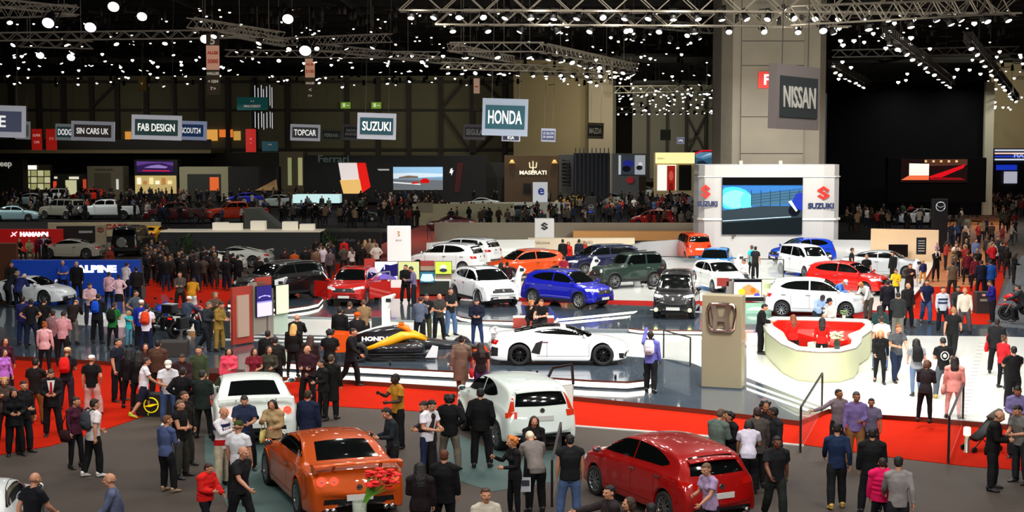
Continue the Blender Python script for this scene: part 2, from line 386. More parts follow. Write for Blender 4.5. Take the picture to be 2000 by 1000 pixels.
def hair_mesh(st):
    k = ('hair', st)
    if k not in PM:
        b = B()
        if st in ('short', 'long', 'pony', 'bob', 'curly', 'bun'):
            b.ell((0, .024, .034), (.081, .095, .094)); b.ell((0, .05, -.005), (.076, .066, .072))
        if st == 'short': b.ell((0, -.035, .088), (.05, .04, .024))
        if st == 'fringe':
            b.ell((0, .02, .04), (.086, .105, .1)); b.ell((0, .05, -.01), (.08, .07, .08))
        if st == 'long':
            b.tube([(0, .045, .05), (0, .075, -.08), (0, .105, -.2), (0, .11, -.36)], [(.085, .08), (.1, .06), (.11, .045), (.075, .025)], 14)
            for s in (-1, 1): b.tube([(s * .06, -.02, .08), (s * .085, -.005, 0), (s * .09, .02, -.12), (s * .085, .03, -.24)], [.03, .026, .03, .02], 8)
        if st == 'bob':
            b.tube([(0, .03, .06), (0, .045, -.04), (0, .04, -.12)], [(.09, .085), (.098, .085), (.085, .06)], 14)
            for s in (-1, 1): b.tube([(s * .06, -.02, .08), (s * .088, -.01, 0), (s * .085, .0, -.09)], [.03, .025, .02], 8)
        if st == 'pony': b.tube([(0, .11, .06), (0, .15, .03), (0, .15, -.08), (0, .13, -.18)], [.025, .035, .03, .012], 8)
        if st == 'bun': b.ell((0, .1, .1), .045)
        if st == 'curly':
            for i in range(26):
                a = i * 2.4; z = -.05 + .17 * i / 26; r = .075 * math.sqrt(max(0, 1 - ((z - .04) / .12) ** 2)) + .02
                b.ell((r * math.cos(a), .03 + abs(r * math.sin(a)) * .9 - (.05 if z > .06 else 0), z), .034, 8, 6)
        if st == 'bald': b.tube([(-.074, .02, -.01), (-.06, .08, -.02), (0, .105, -.02), (.06, .08, -.02), (.074, .02, -.01)], [.008, .012, .014, .012, .008], 6, (0, 0, 1))
        if st == 'cap':
            b.lathe([(.088, 0.0), (.09, .03), (.08, .075), (.05, .1), (.001, .108)], (0, .012, .03)); b.tube([(0, -.06, .04), (0, -.11, .035), (0, -.165, .022)], [(.07, .012), (.068, .009), (.045, .007)], 12)
        if st == 'beanie': b.ell((0, .02, .05), (.092, .108, .095)); b.lathe([(.088, -.02), (.094, 0), (.092, .02)], (0, .016, .03))
        if st == 'turban':
            b.ell((0, .02, .07), (.11, .125, .085)); b.tube([(-.09, 0, .04), (-.04, -.09, .07), (.04, -.09, .1), (.1, 0, .1)], [.03, .028, .028, .03], 8, (0, 0, 1))
        if st == 'scarf':
            b.ell((0, .026, .02), (.09, .105, .115)); b.tube([(0, .03, -.02), (0, .01, -.11), (0, 0, -.17)], [(.085, .085), (.08, .08), (.13, .1)], 12)
        me = remesh(b, .0115 if st != 'bald' else .006, 1, .5, 'hair') if st not in ('cap',) else b.mesh('hair')
        me.materials.append(M('22160f', .6, bump=.8, scale=30)); PM[k] = me
    return PM[k]
HEADPART = {'cap': 'cap', 'beanie': 'beanie', 'turban': 'turban', 'scarf': 'headscarf'}
TOPPART = {'tee': 'tee_shirt', 'long': 'shirt', 'polo': 'polo_shirt', 'suit': 'suit_jacket', 'puffer': 'puffer_jacket', 'tank': 'tank_top'}
SKIN = {'l': 'c68b6c', 'm': 'a56a48', 'd': '6b4029', 'b': '3d241a'}
def low_mesh(pose, fem, hair='short', sl=1):
    """a whole small figure in one mesh: skin, hair, top, trousers, shoes"""
    k = ('low', pose, fem, hair, sl)
    if k not in PM:
        J = pj(pose); out = bmesh.new()
        def add(me, i):
            n = len(out.faces); out.from_mesh(me); out.faces.ensure_lookup_table()
            for f in out.faces[n:]: f.material_index = i; f.smooth = True
            bpy.data.meshes.remove(me)
        b = B(); head(b, J)
        for s in (-1, 1): arm(b, J, s, 0); b.tube([J['wr', s], J['wr', s] + (J['wr', s] - J['el', s]).normalized() * .13], [.03, .02], 6)
        torso(b, J, -.02, 0); add(remesh(b, .028, 1, .5), 0)
        me = hair_mesh(hair).copy(); me.transform(Matrix.Translation(J['head']) @ J['hm'].to_4x4())
        o = bpy.data.objects.new('x', me); dm = o.modifiers.new('d', 'DECIMATE'); dm.ratio = .12
        e = baked(o); bpy.data.meshes.remove(me); add(e, 1)
        b = B(); torso(b, J, .022, .08, fem=fem)
        for s in (-1, 1): arm(b, J, s, .014, sl)
        add(remesh(b, .03, 1, .5), 2)
        b = B(); legs(b, J, .016); add(remesh(b, .03, 1, .5), 3)
        b = B()
        for s in (-1, 1): a = J['an', s]; b.tube([a + V((0, .05, -.045)), a + V((0, -.05, -.05)), a + V((0, -.16, -.06))], [.04, (.045, .034), (.03, .02)], 8)
        add(b.mesh('x'), 4)
        me = bpy.data.meshes.new('person'); out.to_mesh(me); out.free()
        for c in ('c98f70', '22160f', '555555', '222222', '151515'): me.materials.append(cloth(c))
        PM[k] = me
    return PM[k]
def head_pos(pose): J = pj(pose); return J['head']
def top_of(pose): return (pj(pose)['head'] + pj(pose)['hm'] @ V((0, .01, .12))).z
PERSONS = []
def person(px, hy, face, pose, hair, top, bot, label, H=None, z=0., skin='l', shoe='1c1a1a', fem=None, low=False, foot=None, size=None, group=None, at=None):
    """px, hy: where the crown of the head shows in the photograph; face: 0 towards the camera, 90 towards the frame's right"""
    hs, hc = hair.split(':'); ts, tc = top.split(':'); bs, bc = bot.split(':')
    if fem is None: fem = hs in ('long', 'bob', 'pony', 'bun', 'scarf') or ts in ('dress', 'tank') or bs == 'skirt'
    H = H or (1.67 if fem else 1.77); k = H / 1.77
    if at: p = V(at)
    elif foot: p = G(px, foot, z); p = V((p.x, p.y, z))
    else:
        p = G(px, hy, z + top_of(pose) * k); p.z = z
        hp = pj(pose)['head']; f = R(face); q = Matrix.Rotation(f, 3, 'Z') @ V((hp.x, hp.y, 0)) * k
        p -= q; 
    rz = R(face)
    cl = cloth
    sk = M(SKIN[skin], .5, noise=.05, scale=5)
    if low:
        o = inst('person', low_mesh(pose, fem, hs if hs not in ('bald', 'cap', 'curly', 'bun', 'turban', 'scarf', 'fringe') else 'short', .3 if ts in ('tee', 'polo', 'tank', 'dress') else 1), None, p, (0, 0, rz), [sk, M(hc, .7), cl(tc), cl(bc), M(shoe, .6)], k)
        return tag(o, label, 'person', group)
    o = inst('person', body_mesh(pose, fem), None, p, (0, 0, rz), [sk], k); tag(o, label, 'person', group)
    J = pj(pose); m4 = Matrix.Translation(J['head']) @ J['hm'].to_4x4()
    if hs != 'none':
        h = inst(HEADPART.get(hs, 'hair'), hair_mesh(hs), o, mats=[M(hc, .6, bump=.8, scale=30) if hs not in HEADPART else cl(hc)]); h.matrix_local = m4
        if hs in ('cap', 'beanie'):
            h = inst('hair', hair_mesh('bald'), o, mats=[M('2a1c12', .7)]); h.matrix_local = m4
    inst(TOPPART.get(ts, ts), top_mesh(pose, ts, fem), o, mats=[cl(tc)])
    inst({'slim': 'trousers', 'wide': 'trousers'}.get(bs, bs), bot_mesh(pose, bs, fem), o, mats=[cl(bc)]); o.scale = (k * 1.09, k * 1.09, k)
    for s in (-1, 1): inst('shoe', shoe_mesh(), o, J['an', s], (R(-J['shin', s] * .5) if J['shin', s] < -10 else 0, 0, R(s * 8)), [M(shoe, .5)])
    return o
# ------------------------------------------------------------------ cars: x runs from the tail (0) to the nose (L), y to the car's left
def interp(pts, x):
    """smooth curve through (x, z) points"""
    if x <= pts[0][0]: return pts[0][1]
    if x >= pts[-1][0]: return pts[-1][1]
    for i in range(len(pts) - 1):
        x0, y0 = pts[i]; x1, y1 = pts[i + 1]
        if x0 <= x <= x1:
            h = x1 - x0; d = (y1 - y0) / h
            m0 = m1 = d
            if i > 0:
                e = (y0 - pts[i - 1][1]) / (x0 - pts[i - 1][0]); m0 = 2 * e * d / (e + d) if e * d > 0 else 0
            if i < len(pts) - 2:
                e = (pts[i + 2][1] - y1) / (pts[i + 2][0] - x1); m1 = 2 * e * d / (e + d) if e * d > 0 else 0
            t = (x - x0) / h
            return y0 * (2 * t ** 3 - 3 * t * t + 1) + h * m0 * (t ** 3 - 2 * t * t + t) + y1 * (3 * t * t - 2 * t ** 3) + h * m1 * (t ** 3 - t * t)
CARS = {}
def spec(name, L, W, top, belt, xr, xf, r, tumble=22, sill=.2, bow=.16, tailbow=.1, plan=None, flare=.02, crown=.07, **k):
    CARS[name] = dict(L=L, W=W, top=top, belt=belt, xr=xr, xf=xf, r=r, tumble=tumble, sill=sill, bow=bow, tailbow=tailbow,
                      plan=plan or [(0, .9), (.25, .965), (.9, 1), (L - 1.1, 1), (L - .35, .95), (L, .84)], flare=flare, crown=crown, **k)
spec('gtr', 4.7, 1.9, [(0, .6), (.05, .86), (.12, .965), (.3, 1.0), (.72, 1.04), (1.55, 1.32), (2.0, 1.37), (2.5, 1.355), (2.75, 1.31), (3.45, .98), (4.0, .9), (4.45, .76), (4.65, .62), (4.7, .52)],
     [(0, .55), (.06, .8), (.2, .9), (1.0, .95), (2.0, .92), (3.4, .9), (4.2, .78), (4.6, .58), (4.7, .48)], 1.0, 3.78, .35, 24, .17, flare=.05,
     sidew=[[(1.18, .99, 1.02), (1.5, .97, 1.16), (1.9, .96, 1.25), (2.3, .955, 1.27), (2.6, .95, 1.235), (3.0, .95, 1.06), (3.2, .95, .965)]], ws=((3.42, .99), (2.72, 1.315), .68, .55), rw=((.8, 1.07), (1.48, 1.30), .6, .5), pill=[1.95])
spec('juke', 4.13, 1.78, [(0, .5), (.05, .9), (.12, 1.02), (.3, 1.3), (.5, 1.47), (.9, 1.54), (1.7, 1.57), (2.3, 1.53), (2.55, 1.46), (3.2, 1.08), (3.8, .98), (4.03, .84), (4.13, .62)],
     [(0, .5), (.06, .84), (.25, .98), (.8, 1.06), (1.6, 1.0), (3.2, .98), (3.85, .86), (4.08, .7), (4.13, .58)], .72, 3.25, .35, 17, .24, flare=.07,
     sidew=[[(.95, 1.16, 1.2), (1.2, 1.1, 1.33), (1.6, 1.05, 1.42), (1.9, 1.04, 1.44)], [(1.96, 1.04, 1.44), (2.3, 1.04, 1.42), (2.6, 1.04, 1.3), (2.95, 1.04, 1.1)]], ws=((3.12, 1.1), (2.5, 1.46), .66, .56), rw=((.13, 1.07), (.42, 1.4), .62, .52), pill=[1.93])
spec('pulsar', 4.39, 1.78, [(0, .5), (.05, .86), (.13, .98), (.35, 1.2), (.6, 1.4), (1.1, 1.48), (1.9, 1.52), (2.5, 1.47), (2.75, 1.38), (3.5, 1.02), (4.05, .9), (4.3, .74), (4.39, .56)],
     [(0, .48), (.06, .82), (.3, .96), (1.2, 1.0), (3.4, .93), (4.1, .8), (4.33, .62), (4.39, .5)], .8, 3.5, .32, 20, .2,
     sidew=[[(.78, 1.1, 1.14), (1.0, 1.03, 1.24), (1.4, 1.02, 1.34), (2.0, 1.0, 1.38)], [(2.04, 1.0, 1.38), (2.5, .99, 1.34), (2.9, .98, 1.2), (3.3, .98, 1.02)]], ws=((3.44, 1.04), (2.72, 1.4), .68, .56), rw=((.17, 1.04), (.5, 1.33), .62, .5), pill=[2.02, 1.1])
spec('nsx', 4.49, 1.94, [(0, .6), (.05, .82), (.15, .9), (.7, .98), (1.2, 1.08), (1.8, 1.19), (2.15, 1.21), (2.5, 1.17), (3.3, .88), (3.9, .78), (4.25, .68), (4.43, .58), (4.49, .46)],
     [(0, .52), (.06, .76), (.3, .86), (1.0, .9), (2.0, .84), (3.1, .8), (3.8, .72), (4.25, .6), (4.43, .5), (4.49, .4)], .98, 3.61, .34, 30, .14, flare=.04, crown=.06, bow=.3,
     sidew=[[(1.45, .97, .99), (1.8, .92, 1.06), (2.2, .9, 1.1), (2.55, .88, 1.06), (3.0, .86, .92), (3.12, .86, .875)]], ws=((3.28, .88), (2.45, 1.175), .74, .54), rw=((.8, 1.0), (1.5, 1.13), .45, .5), pill=[1.85])
spec('hrv', 4.3, 1.78, [(0, .5), (.05, .95), (.12, 1.06), (.35, 1.32), (.55, 1.5), (1.1, 1.58), (2.0, 1.61), (2.5, 1.55), (3.35, 1.08), (3.95, .98), (4.2, .84), (4.3, .62)],
     [(0, .5), (.06, .88), (.3, 1.02), (1.2, 1.04), (3.3, .98), (4.0, .88), (4.25, .72), (4.3, .55)], .84, 3.45, .34, 20, .24, flare=.035,
     sidew=[[(.75, 1.2, 1.24), (1.0, 1.12, 1.35), (1.4, 1.08, 1.43), (1.9, 1.06, 1.46)], [(1.96, 1.06, 1.46), (2.4, 1.04, 1.42), (2.8, 1.03, 1.26), (3.2, 1.03, 1.08)]], ws=((3.3, 1.1), (2.55, 1.54), .7, .58), rw=((.16, 1.1), (.47, 1.44), .62, .54), pill=[1.93])
spec('crv', 4.55, 1.84, [(0, .55), (.05, 1.0), (.1, 1.1), (.3, 1.45), (.45, 1.6), (1.1, 1.67), (2.2, 1.68), (2.75, 1.6), (3.5, 1.14), (4.15, 1.04), (4.45, .88), (4.55, .62)],
     [(0, .5), (.06, .95), (.3, 1.06), (1.2, 1.08), (3.5, 1.03), (4.2, .92), (4.5, .74), (4.55, .58)], .93, 3.6, .35, 18, .26, flare=.03,
     sidew=[[(.5, 1.24, 1.28), (.8, 1.16, 1.46), (1.3, 1.14, 1.52), (2.0, 1.12, 1.53)], [(2.06, 1.12, 1.53), (2.6, 1.1, 1.48), (3.0, 1.09, 1.28), (3.35, 1.09, 1.12)]], ws=((3.45, 1.16), (2.75, 1.6), .72, .6), rw=((.14, 1.16), (.36, 1.52), .66, .58), pill=[2.03])
spec('hatch', 3.95, 1.7, [(0, .5), (.05, .9), (.12, 1.0), (.3, 1.28), (.48, 1.44), (1.0, 1.5), (1.8, 1.52), (2.3, 1.46), (3.15, 1.0), (3.6, .9), (3.86, .76), (3.95, .55)],
     [(0, .5), (.06, .82), (.3, .96), (1.2, .98), (3.1, .92), (3.6, .82), (3.9, .64), (3.95, .5)], .72, 3.2, .31, 17, .2,
     sidew=[[(.66, 1.12, 1.16), (.9, 1.05, 1.3), (1.3, 1.02, 1.38), (1.75, 1.0, 1.4)], [(1.81, 1.0, 1.4), (2.2, .99, 1.36), (2.6, .98, 1.2), (3.0, .97, 1.02)]], ws=((3.1, 1.03), (2.35, 1.45), .7, .6), rw=((.15, 1.04), (.4, 1.38), .64, .56), pill=[1.78])
spec('kei', 3.6, 1.55, [(0, .5), (.04, 1.0), (.08, 1.2), (.2, 1.55), (.4, 1.65), (1.4, 1.69), (2.2, 1.66), (2.5, 1.58), (3.1, 1.06), (3.4, .95), (3.55, .82), (3.6, .6)],
     [(0, .5), (.06, .92), (.3, 1.0), (1.2, 1.02), (3.0, .96), (3.4, .86), (3.57, .7), (3.6, .55)], .5, 3.0, .29, 10, .2, bow=.1, plan=[(0, .93), (.25, .98), (.9, 1), (3.0, 1), (3.4, .96), (3.6, .88)],
     sidew=[[(.35, 1.1, 1.5), (1.5, 1.06, 1.55)], [(1.56, 1.06, 1.55), (2.3, 1.03, 1.5), (2.65, 1.02, 1.3), (2.95, 1.02, 1.08)]], ws=((3.02, 1.1), (2.5, 1.58), .66, .6), rw=((.09, 1.16), (.17, 1.5), .6, .56), pill=[1.53])
spec('jimny', 3.65, 1.62, [(0, .5), (.03, 1.0), (.05, 1.3), (.12, 1.62), (.3, 1.69), (1.3, 1.72), (1.9, 1.7), (2.08, 1.62), (2.4, 1.14), (3.3, 1.08), (3.55, 1.0), (3.62, .85), (3.65, .6)],
     [(0, .5), (.05, 1.0), (.2, 1.06), (1.2, 1.08), (2.4, 1.04), (3.3, 1.0), (3.58, .9), (3.65, .58)], .72, 2.97, .36, 8, .32, bow=.05, tailbow=.03, flare=.08, plan=[(0, .9), (.2, .93), (.9, .94), (3.0, .93), (3.5, .9), (3.65, .86)],
     sidew=[[(.25, 1.14, 1.56), (1.05, 1.13, 1.6)], [(1.15, 1.13, 1.6), (1.9, 1.12, 1.56), (2.2, 1.12, 1.16)]], ws=((2.38, 1.17), (2.1, 1.6), .64, .6), rw=((.06, 1.2), (.12, 1.54), .58, .56), pill=[1.1, 2.25])
spec('gwagon', 4.6, 1.86, [(0, .6), (.03, 1.1), (.05, 1.5), (.1, 1.86), (.25, 1.94), (1.5, 1.96), (2.7, 1.95), (2.85, 1.85), (3.2, 1.3), (4.2, 1.22), (4.5, 1.16), (4.58, 1.0), (4.6, .6)],
     [(0, .6), (.05, 1.1), (.2, 1.18), (1.2, 1.2), (3.2, 1.18), (4.2, 1.12), (4.55, 1.0), (4.6, .6)], .85, 3.7, .4, 5, .38, bow=.03, tailbow=.02, flare=.07, plan=[(0, .92), (.2, .94), (.9, .94), (3.9, .93), (4.5, .92), (4.6, .9)],
     sidew=[[(.25, 1.28, 1.8), (1.2, 1.27, 1.82)], [(1.28, 1.27, 1.82), (2.1, 1.26, 1.82)], [(2.18, 1.26, 1.82), (2.75, 1.26, 1.78), (3.05, 1.26, 1.32)]], ws=((3.18, 1.33), (2.87, 1.82), .76, .72), rw=((.05, 1.35), (.09, 1.78), .7, .68), pill=[1.24, 2.14])
spec('coupe', 4.2, 1.8, [(0, .55), (.06, .8), (.15, .88), (.6, .95), (1.3, 1.14), (1.9, 1.24), (2.2, 1.25), (2.5, 1.2), (3.2, .86), (3.8, .77), (4.05, .66), (4.16, .55), (4.2, .45)],
     [(0, .5), (.06, .74), (.3, .83), (1.0, .88), (2.0, .84), (3.1, .8), (3.8, .68), (4.1, .52), (4.2, .42)], .88, 3.3, .33, 27, .15, bow=.26, flare=.04,
     sidew=[[(1.2, .96, .98), (1.6, .92, 1.07), (2.0, .9, 1.13), (2.4, .89, 1.1), (2.8, .88, .96), (3.0, .87, .89)]], ws=((3.18, .88), (2.48, 1.2), .68, .52), rw=((.7, .98), (1.4, 1.17), .55, .48), pill=[1.7])
spec('sedan', 4.6, 1.8, [(0, .55), (.05, .9), (.12, 1.0), (.6, 1.06), (1.2, 1.3), (1.7, 1.42), (2.3, 1.45), (2.8, 1.38), (3.5, 1.02), (4.2, .9), (4.5, .74), (4.6, .5)],
     [(0, .5), (.06, .84), (.3, .94), (1.2, .96), (3.4, .92), (4.2, .8), (4.53, .62), (4.6, .48)], .95, 3.7, .33, 23, .18, bow=.22,
     sidew=[[(.85, 1.06, 1.1), (1.3, 1.02, 1.24), (1.7, 1.0, 1.31), (2.1, 1.0, 1.33)], [(2.16, 1.0, 1.33), (2.6, .99, 1.3), (3.0, .98, 1.14), (3.3, .97, 1.0)]], ws=((3.45, 1.04), (2.75, 1.39), .7, .56), rw=((.66, 1.09), (1.3, 1.33), .62, .54), pill=[2.13])
spec('pickup', 5.8, 2.0, [(0, .6), (.04, 1.2), (.1, 1.3), (1.85, 1.3), (1.95, 1.5), (2.05, 1.85), (2.5, 1.92), (3.4, 1.9), (3.7, 1.8), (4.3, 1.32), (5.3, 1.24), (5.65, 1.12), (5.75, .9), (5.8, .6)],
     [(0, .6), (.05, 1.2), (.2, 1.26), (1.9, 1.27), (4.3, 1.24), (5.2, 1.14), (5.7, .95), (5.8, .6)], 1.25, 4.8, .42, 13, .42, bow=.08, tailbow=.02, flare=.05,
     sidew=[[(2.12, 1.34, 1.74), (2.9, 1.33, 1.78)], [(2.98, 1.33, 1.78), (3.5, 1.32, 1.72), (3.8, 1.32, 1.56), (4.1, 1.32, 1.36)]], ws=((4.25, 1.36), (3.66, 1.8), .8, .68), rw=((1.95, 1.42), (2.05, 1.76), .7, .66), pill=[2.95])
def half_w(c, x): return interp([(a, b) for a, b in c['plan']], x) * c['W'] / 2
def section(c, x):
    zt, zs = interp(c['top'], x), interp(c['belt'], x); zs = min(zs, zt - .02); wm = half_w(c, x); zb = c['sill']; fl = 0
    e = .04 + (.06 * max(0, 1 - x / .25) + .06 * max(0, 1 - (c['L'] - x) / .3))
    zb = zb + e - .04
    for xw in (c['xr'], c['xf']):
        Ra = c['r'] + .045; d = abs(x - xw)
        if d < Ra: zb = max(zb, c['r'] + math.sqrt(Ra * Ra - d * d))
        fl = max(fl, c['flare'] * math.exp(-(d / (Ra * 1.05)) ** 4))
    zm = max(.25 + .5 * (zs - .25), zb + .28 * (zs - zb)); g = zt - zs
    cr = min(c['crown'], .5 * g); ze = zt - cr
    ws = wm - .035; tan = math.tan(R(c['tumble'])); soft = min(1, g / .25)
    we = ws - (ze - zs) * tan - .05 - .10 * (1 - soft)
    P = [(wm - .1, zb + .03), (wm - .035 + fl, zb), (wm - .012 + fl, zb + .04), (wm + .5 * fl, zb + .4 * (zm - zb) + .02), (wm, zm), (wm - .004, zm + .45 * (zs - zm)), (ws + .012, zs - .03), (ws - .012, zs)]
    for t in (.12, .5, .85): P.append((ws - .015 + (we - ws + .015) * t, zs + (ze - zs) * t))
    P += [(we, ze), (we * .9, ze + cr * .35), (we * .65, ze + cr * .7), (we * .33, ze + cr * .93), (0, zt)]
    return P
def bowed(c, x, y):
    u = min(1, abs(y) / (c['W'] / 2)); L = c['L']
    return x - c['bow'] * u ** 2.6 * max(0, (x - (L - 1.0)) / 1.0) ** 1.5 + c['tailbow'] * u ** 2.6 * max(0, (.8 - x) / .8) ** 1.5
def car_body(name):
    c = CARS[name]; k = ('body', name)
    if k in PM: return PM[k]
    L = c['L']; xs = set()
    for xw in (c['xr'], c['xf']):
        Ra = c['r'] + .045
        for i in range(11): xs.add(round(xw + Ra * math.cos(math.pi * i / 10), 4))
        xs.add(round(xw + Ra + .012, 4)); xs.add(round(xw - Ra - .012, 4))
    for x in [p[0] for p in c['top']] + [L * i / 26 for i in range(27)]:
        if all(abs(x - q) > .05 for q in xs) or x in (0, L): xs.add(round(x, 4))
    xs = sorted(x for x in xs if 0 <= x <= L); b = B(); rows = []
    def ring(x, sy=1, sz=1, dx=0):
        P = section(c, x); zc = (P[0][1] + P[-1][1]) / 2
        full = [(y, z) for y, z in P] + [(-y, z) for y, z in reversed(P[:-1])]
        return [V((bowed(c, x, y) + dx, y * sy, zc + (z - zc) * sz)) for y, z in full]
    rows = [ring(0, .5, .5, -.02), ring(0, .85, .86, -.012)] + [ring(x) for x in xs] + [ring(L, .85, .86, .012), ring(L, .5, .5, .02)]
    b.grid(rows)
    for r in (rows[0], rows[-1]): b.face([b.bm.verts.new(p) for p in r])
    bmesh.ops.remove_doubles(b.bm, verts=b.bm.verts, dist=.0005)
    me = b.mesh('car_body'); o = bpy.data.objects.new('x', me)
    m = o.modifiers.new('s', 'SUBSURF'); m.levels = 1; m.render_levels = 1
    out = baked(o)
    out.name = 'car_body'
    for p in out.polygons: p.use_smooth = True
    out.materials.append(paint('888888')); bv = BVHTree.FromPolygons([v.co for v in out.vertices], [tuple(p.vertices) for p in out.polygons])
    PM[k] = (out, bv); return PM[k]
def cast(bv, p, n, off=.006):
    n = V(n).normalized(); h = bv.ray_cast(V(p) + n * 1.2, -n)
    if h[0] is None:
        h = bv.find_nearest(V(p))
    nn = h[1] if h[1].dot(n) > 0 else -h[1]
    return h[0] + nn * off
def patch(bv, rows, n, off=.006, b=None):
    b = b or B(); b.grid([[cast(bv, p, n, off) for p in r] for r in rows]); return b
def lerp(a, b, t): return a + (b - a) * t
def quad(bv, a, b_, c_, d, n, nu=7, nv=4, off=.007, b=None):
    """patch on the skin of the car between four corners, seen along n"""
    a, b_, c_, d = map(V, (a, b_, c_, d))
    return patch(bv, [[lerp(lerp(a, b_, u / nu), lerp(d, c_, u / nu), v / nv) for u in range(nu + 1)] for v in range(nv + 1)], n, off, b)
def car_windows(name):
    k = ('win', name)
    if k in PM: return PM[k]
    c = CARS[name]; bv = car_body(name)[1]; out = []
    gl = [M('0a0d0d', .06, coat=1., spec=.8), M('cfd8d6', .3)]
    for (A, Bp, wa, wb), nm, sgn in ((c['ws'], 'windshield', 1), (c['rw'], 'rear_window', -1)):
        A, Bp = V((A[0], 0, A[1])), V((Bp[0], 0, Bp[1])); d = Bp - A; n = V((abs(d.z) * sgn, 0, abs(d.x))); rows = []
        for i in range(7):
            t = i / 6; p = A.lerp(Bp, t); hw = lerp(wa, wb, t)
            rows.append([p + V((0, hw * (j / 6 - 1), 0)) + (d.normalized() * (.12 if sgn > 0 else .04) * (abs(j / 6 - 1) ** 2) * (1 - t)) for j in range(13)])
        out.append((nm, patch(bv, rows, n, .005).mesh(nm, gl)))
    for s in (1, -1):
        for w_ in c['sidew']:
            x0, x1 = w_[0][0], w_[-1][0]; N = max(4, int((x1 - x0) / .09)); rows = []
            for i in range(5):
                rows.append([V((x, s * .5, lerp(interp([(q[0], q[1]) for q in w_], x), interp([(q[0], q[2]) for q in w_], x), i / 4))) for x in (lerp(x0, x1, j / N) for j in range(N + 1))])
            out.append(('side_window', patch(bv, rows, (0, s, .25), .005).mesh('side_window', gl)))
    PM[k] = out; return out
def wheel_meshes(r, w_=.22, spokes=10, twin=False):
    k = ('wheel', round(r, 3), w_, spokes)
    if k in PM: return PM[k]
    b = B(); h = w_ / 2
    b.lathe([(r * .66, -h), (r * .95, -h), (r, -h * .75), (r, h * .75), (r * .95, h), (r * .7, h), (r * .66, h * .9)], axis='y', seg=32, cap=False)
    t = b.mesh('wheel', [M('121212', .75)]); b = B()
    b.lathe([(r * .70, h * .96), (r * .66, h * 1.02), (r * .63, h * .8), (r * .6, -h * .5)], axis='y', seg=32, cap=False)
    b.lathe([(r * .13, h * .3), (r * .12, h * .72), (.001, h * .78)], axis='y', seg=12)
    for i in range(spokes):
        a = 2 * math.pi * i / spokes; d = V((math.cos(a), 0, math.sin(a))); q = V((-d.z, 0, d.x))
        for o in ((-.035, .035) if spokes <= 6 else (0,)):
            b.bar(d * r * .09 + V((0, h * .62, 0)) + q * o * .5, d * r * .66 + V((0, h * .86, 0)) + q * o * 1.6, .03 if spokes > 6 else .028, .035, up=(0, 1, 0))
    b.mi = 1; b.lathe([(.001, h * .18), (r * .46, h * .18), (r * .46, h * .05)], axis='y', seg=20)
    b.mi = 2; b.lathe([(.001, -h * .1), (r * .64, -h * .1)], axis='y', seg=20)
    ri = b.mesh('rim', [M('9a9da0', .3, .9), M('4a4a4c', .4, .8), M('060606', .9)])
    PM[k] = (t, ri); return PM[k]
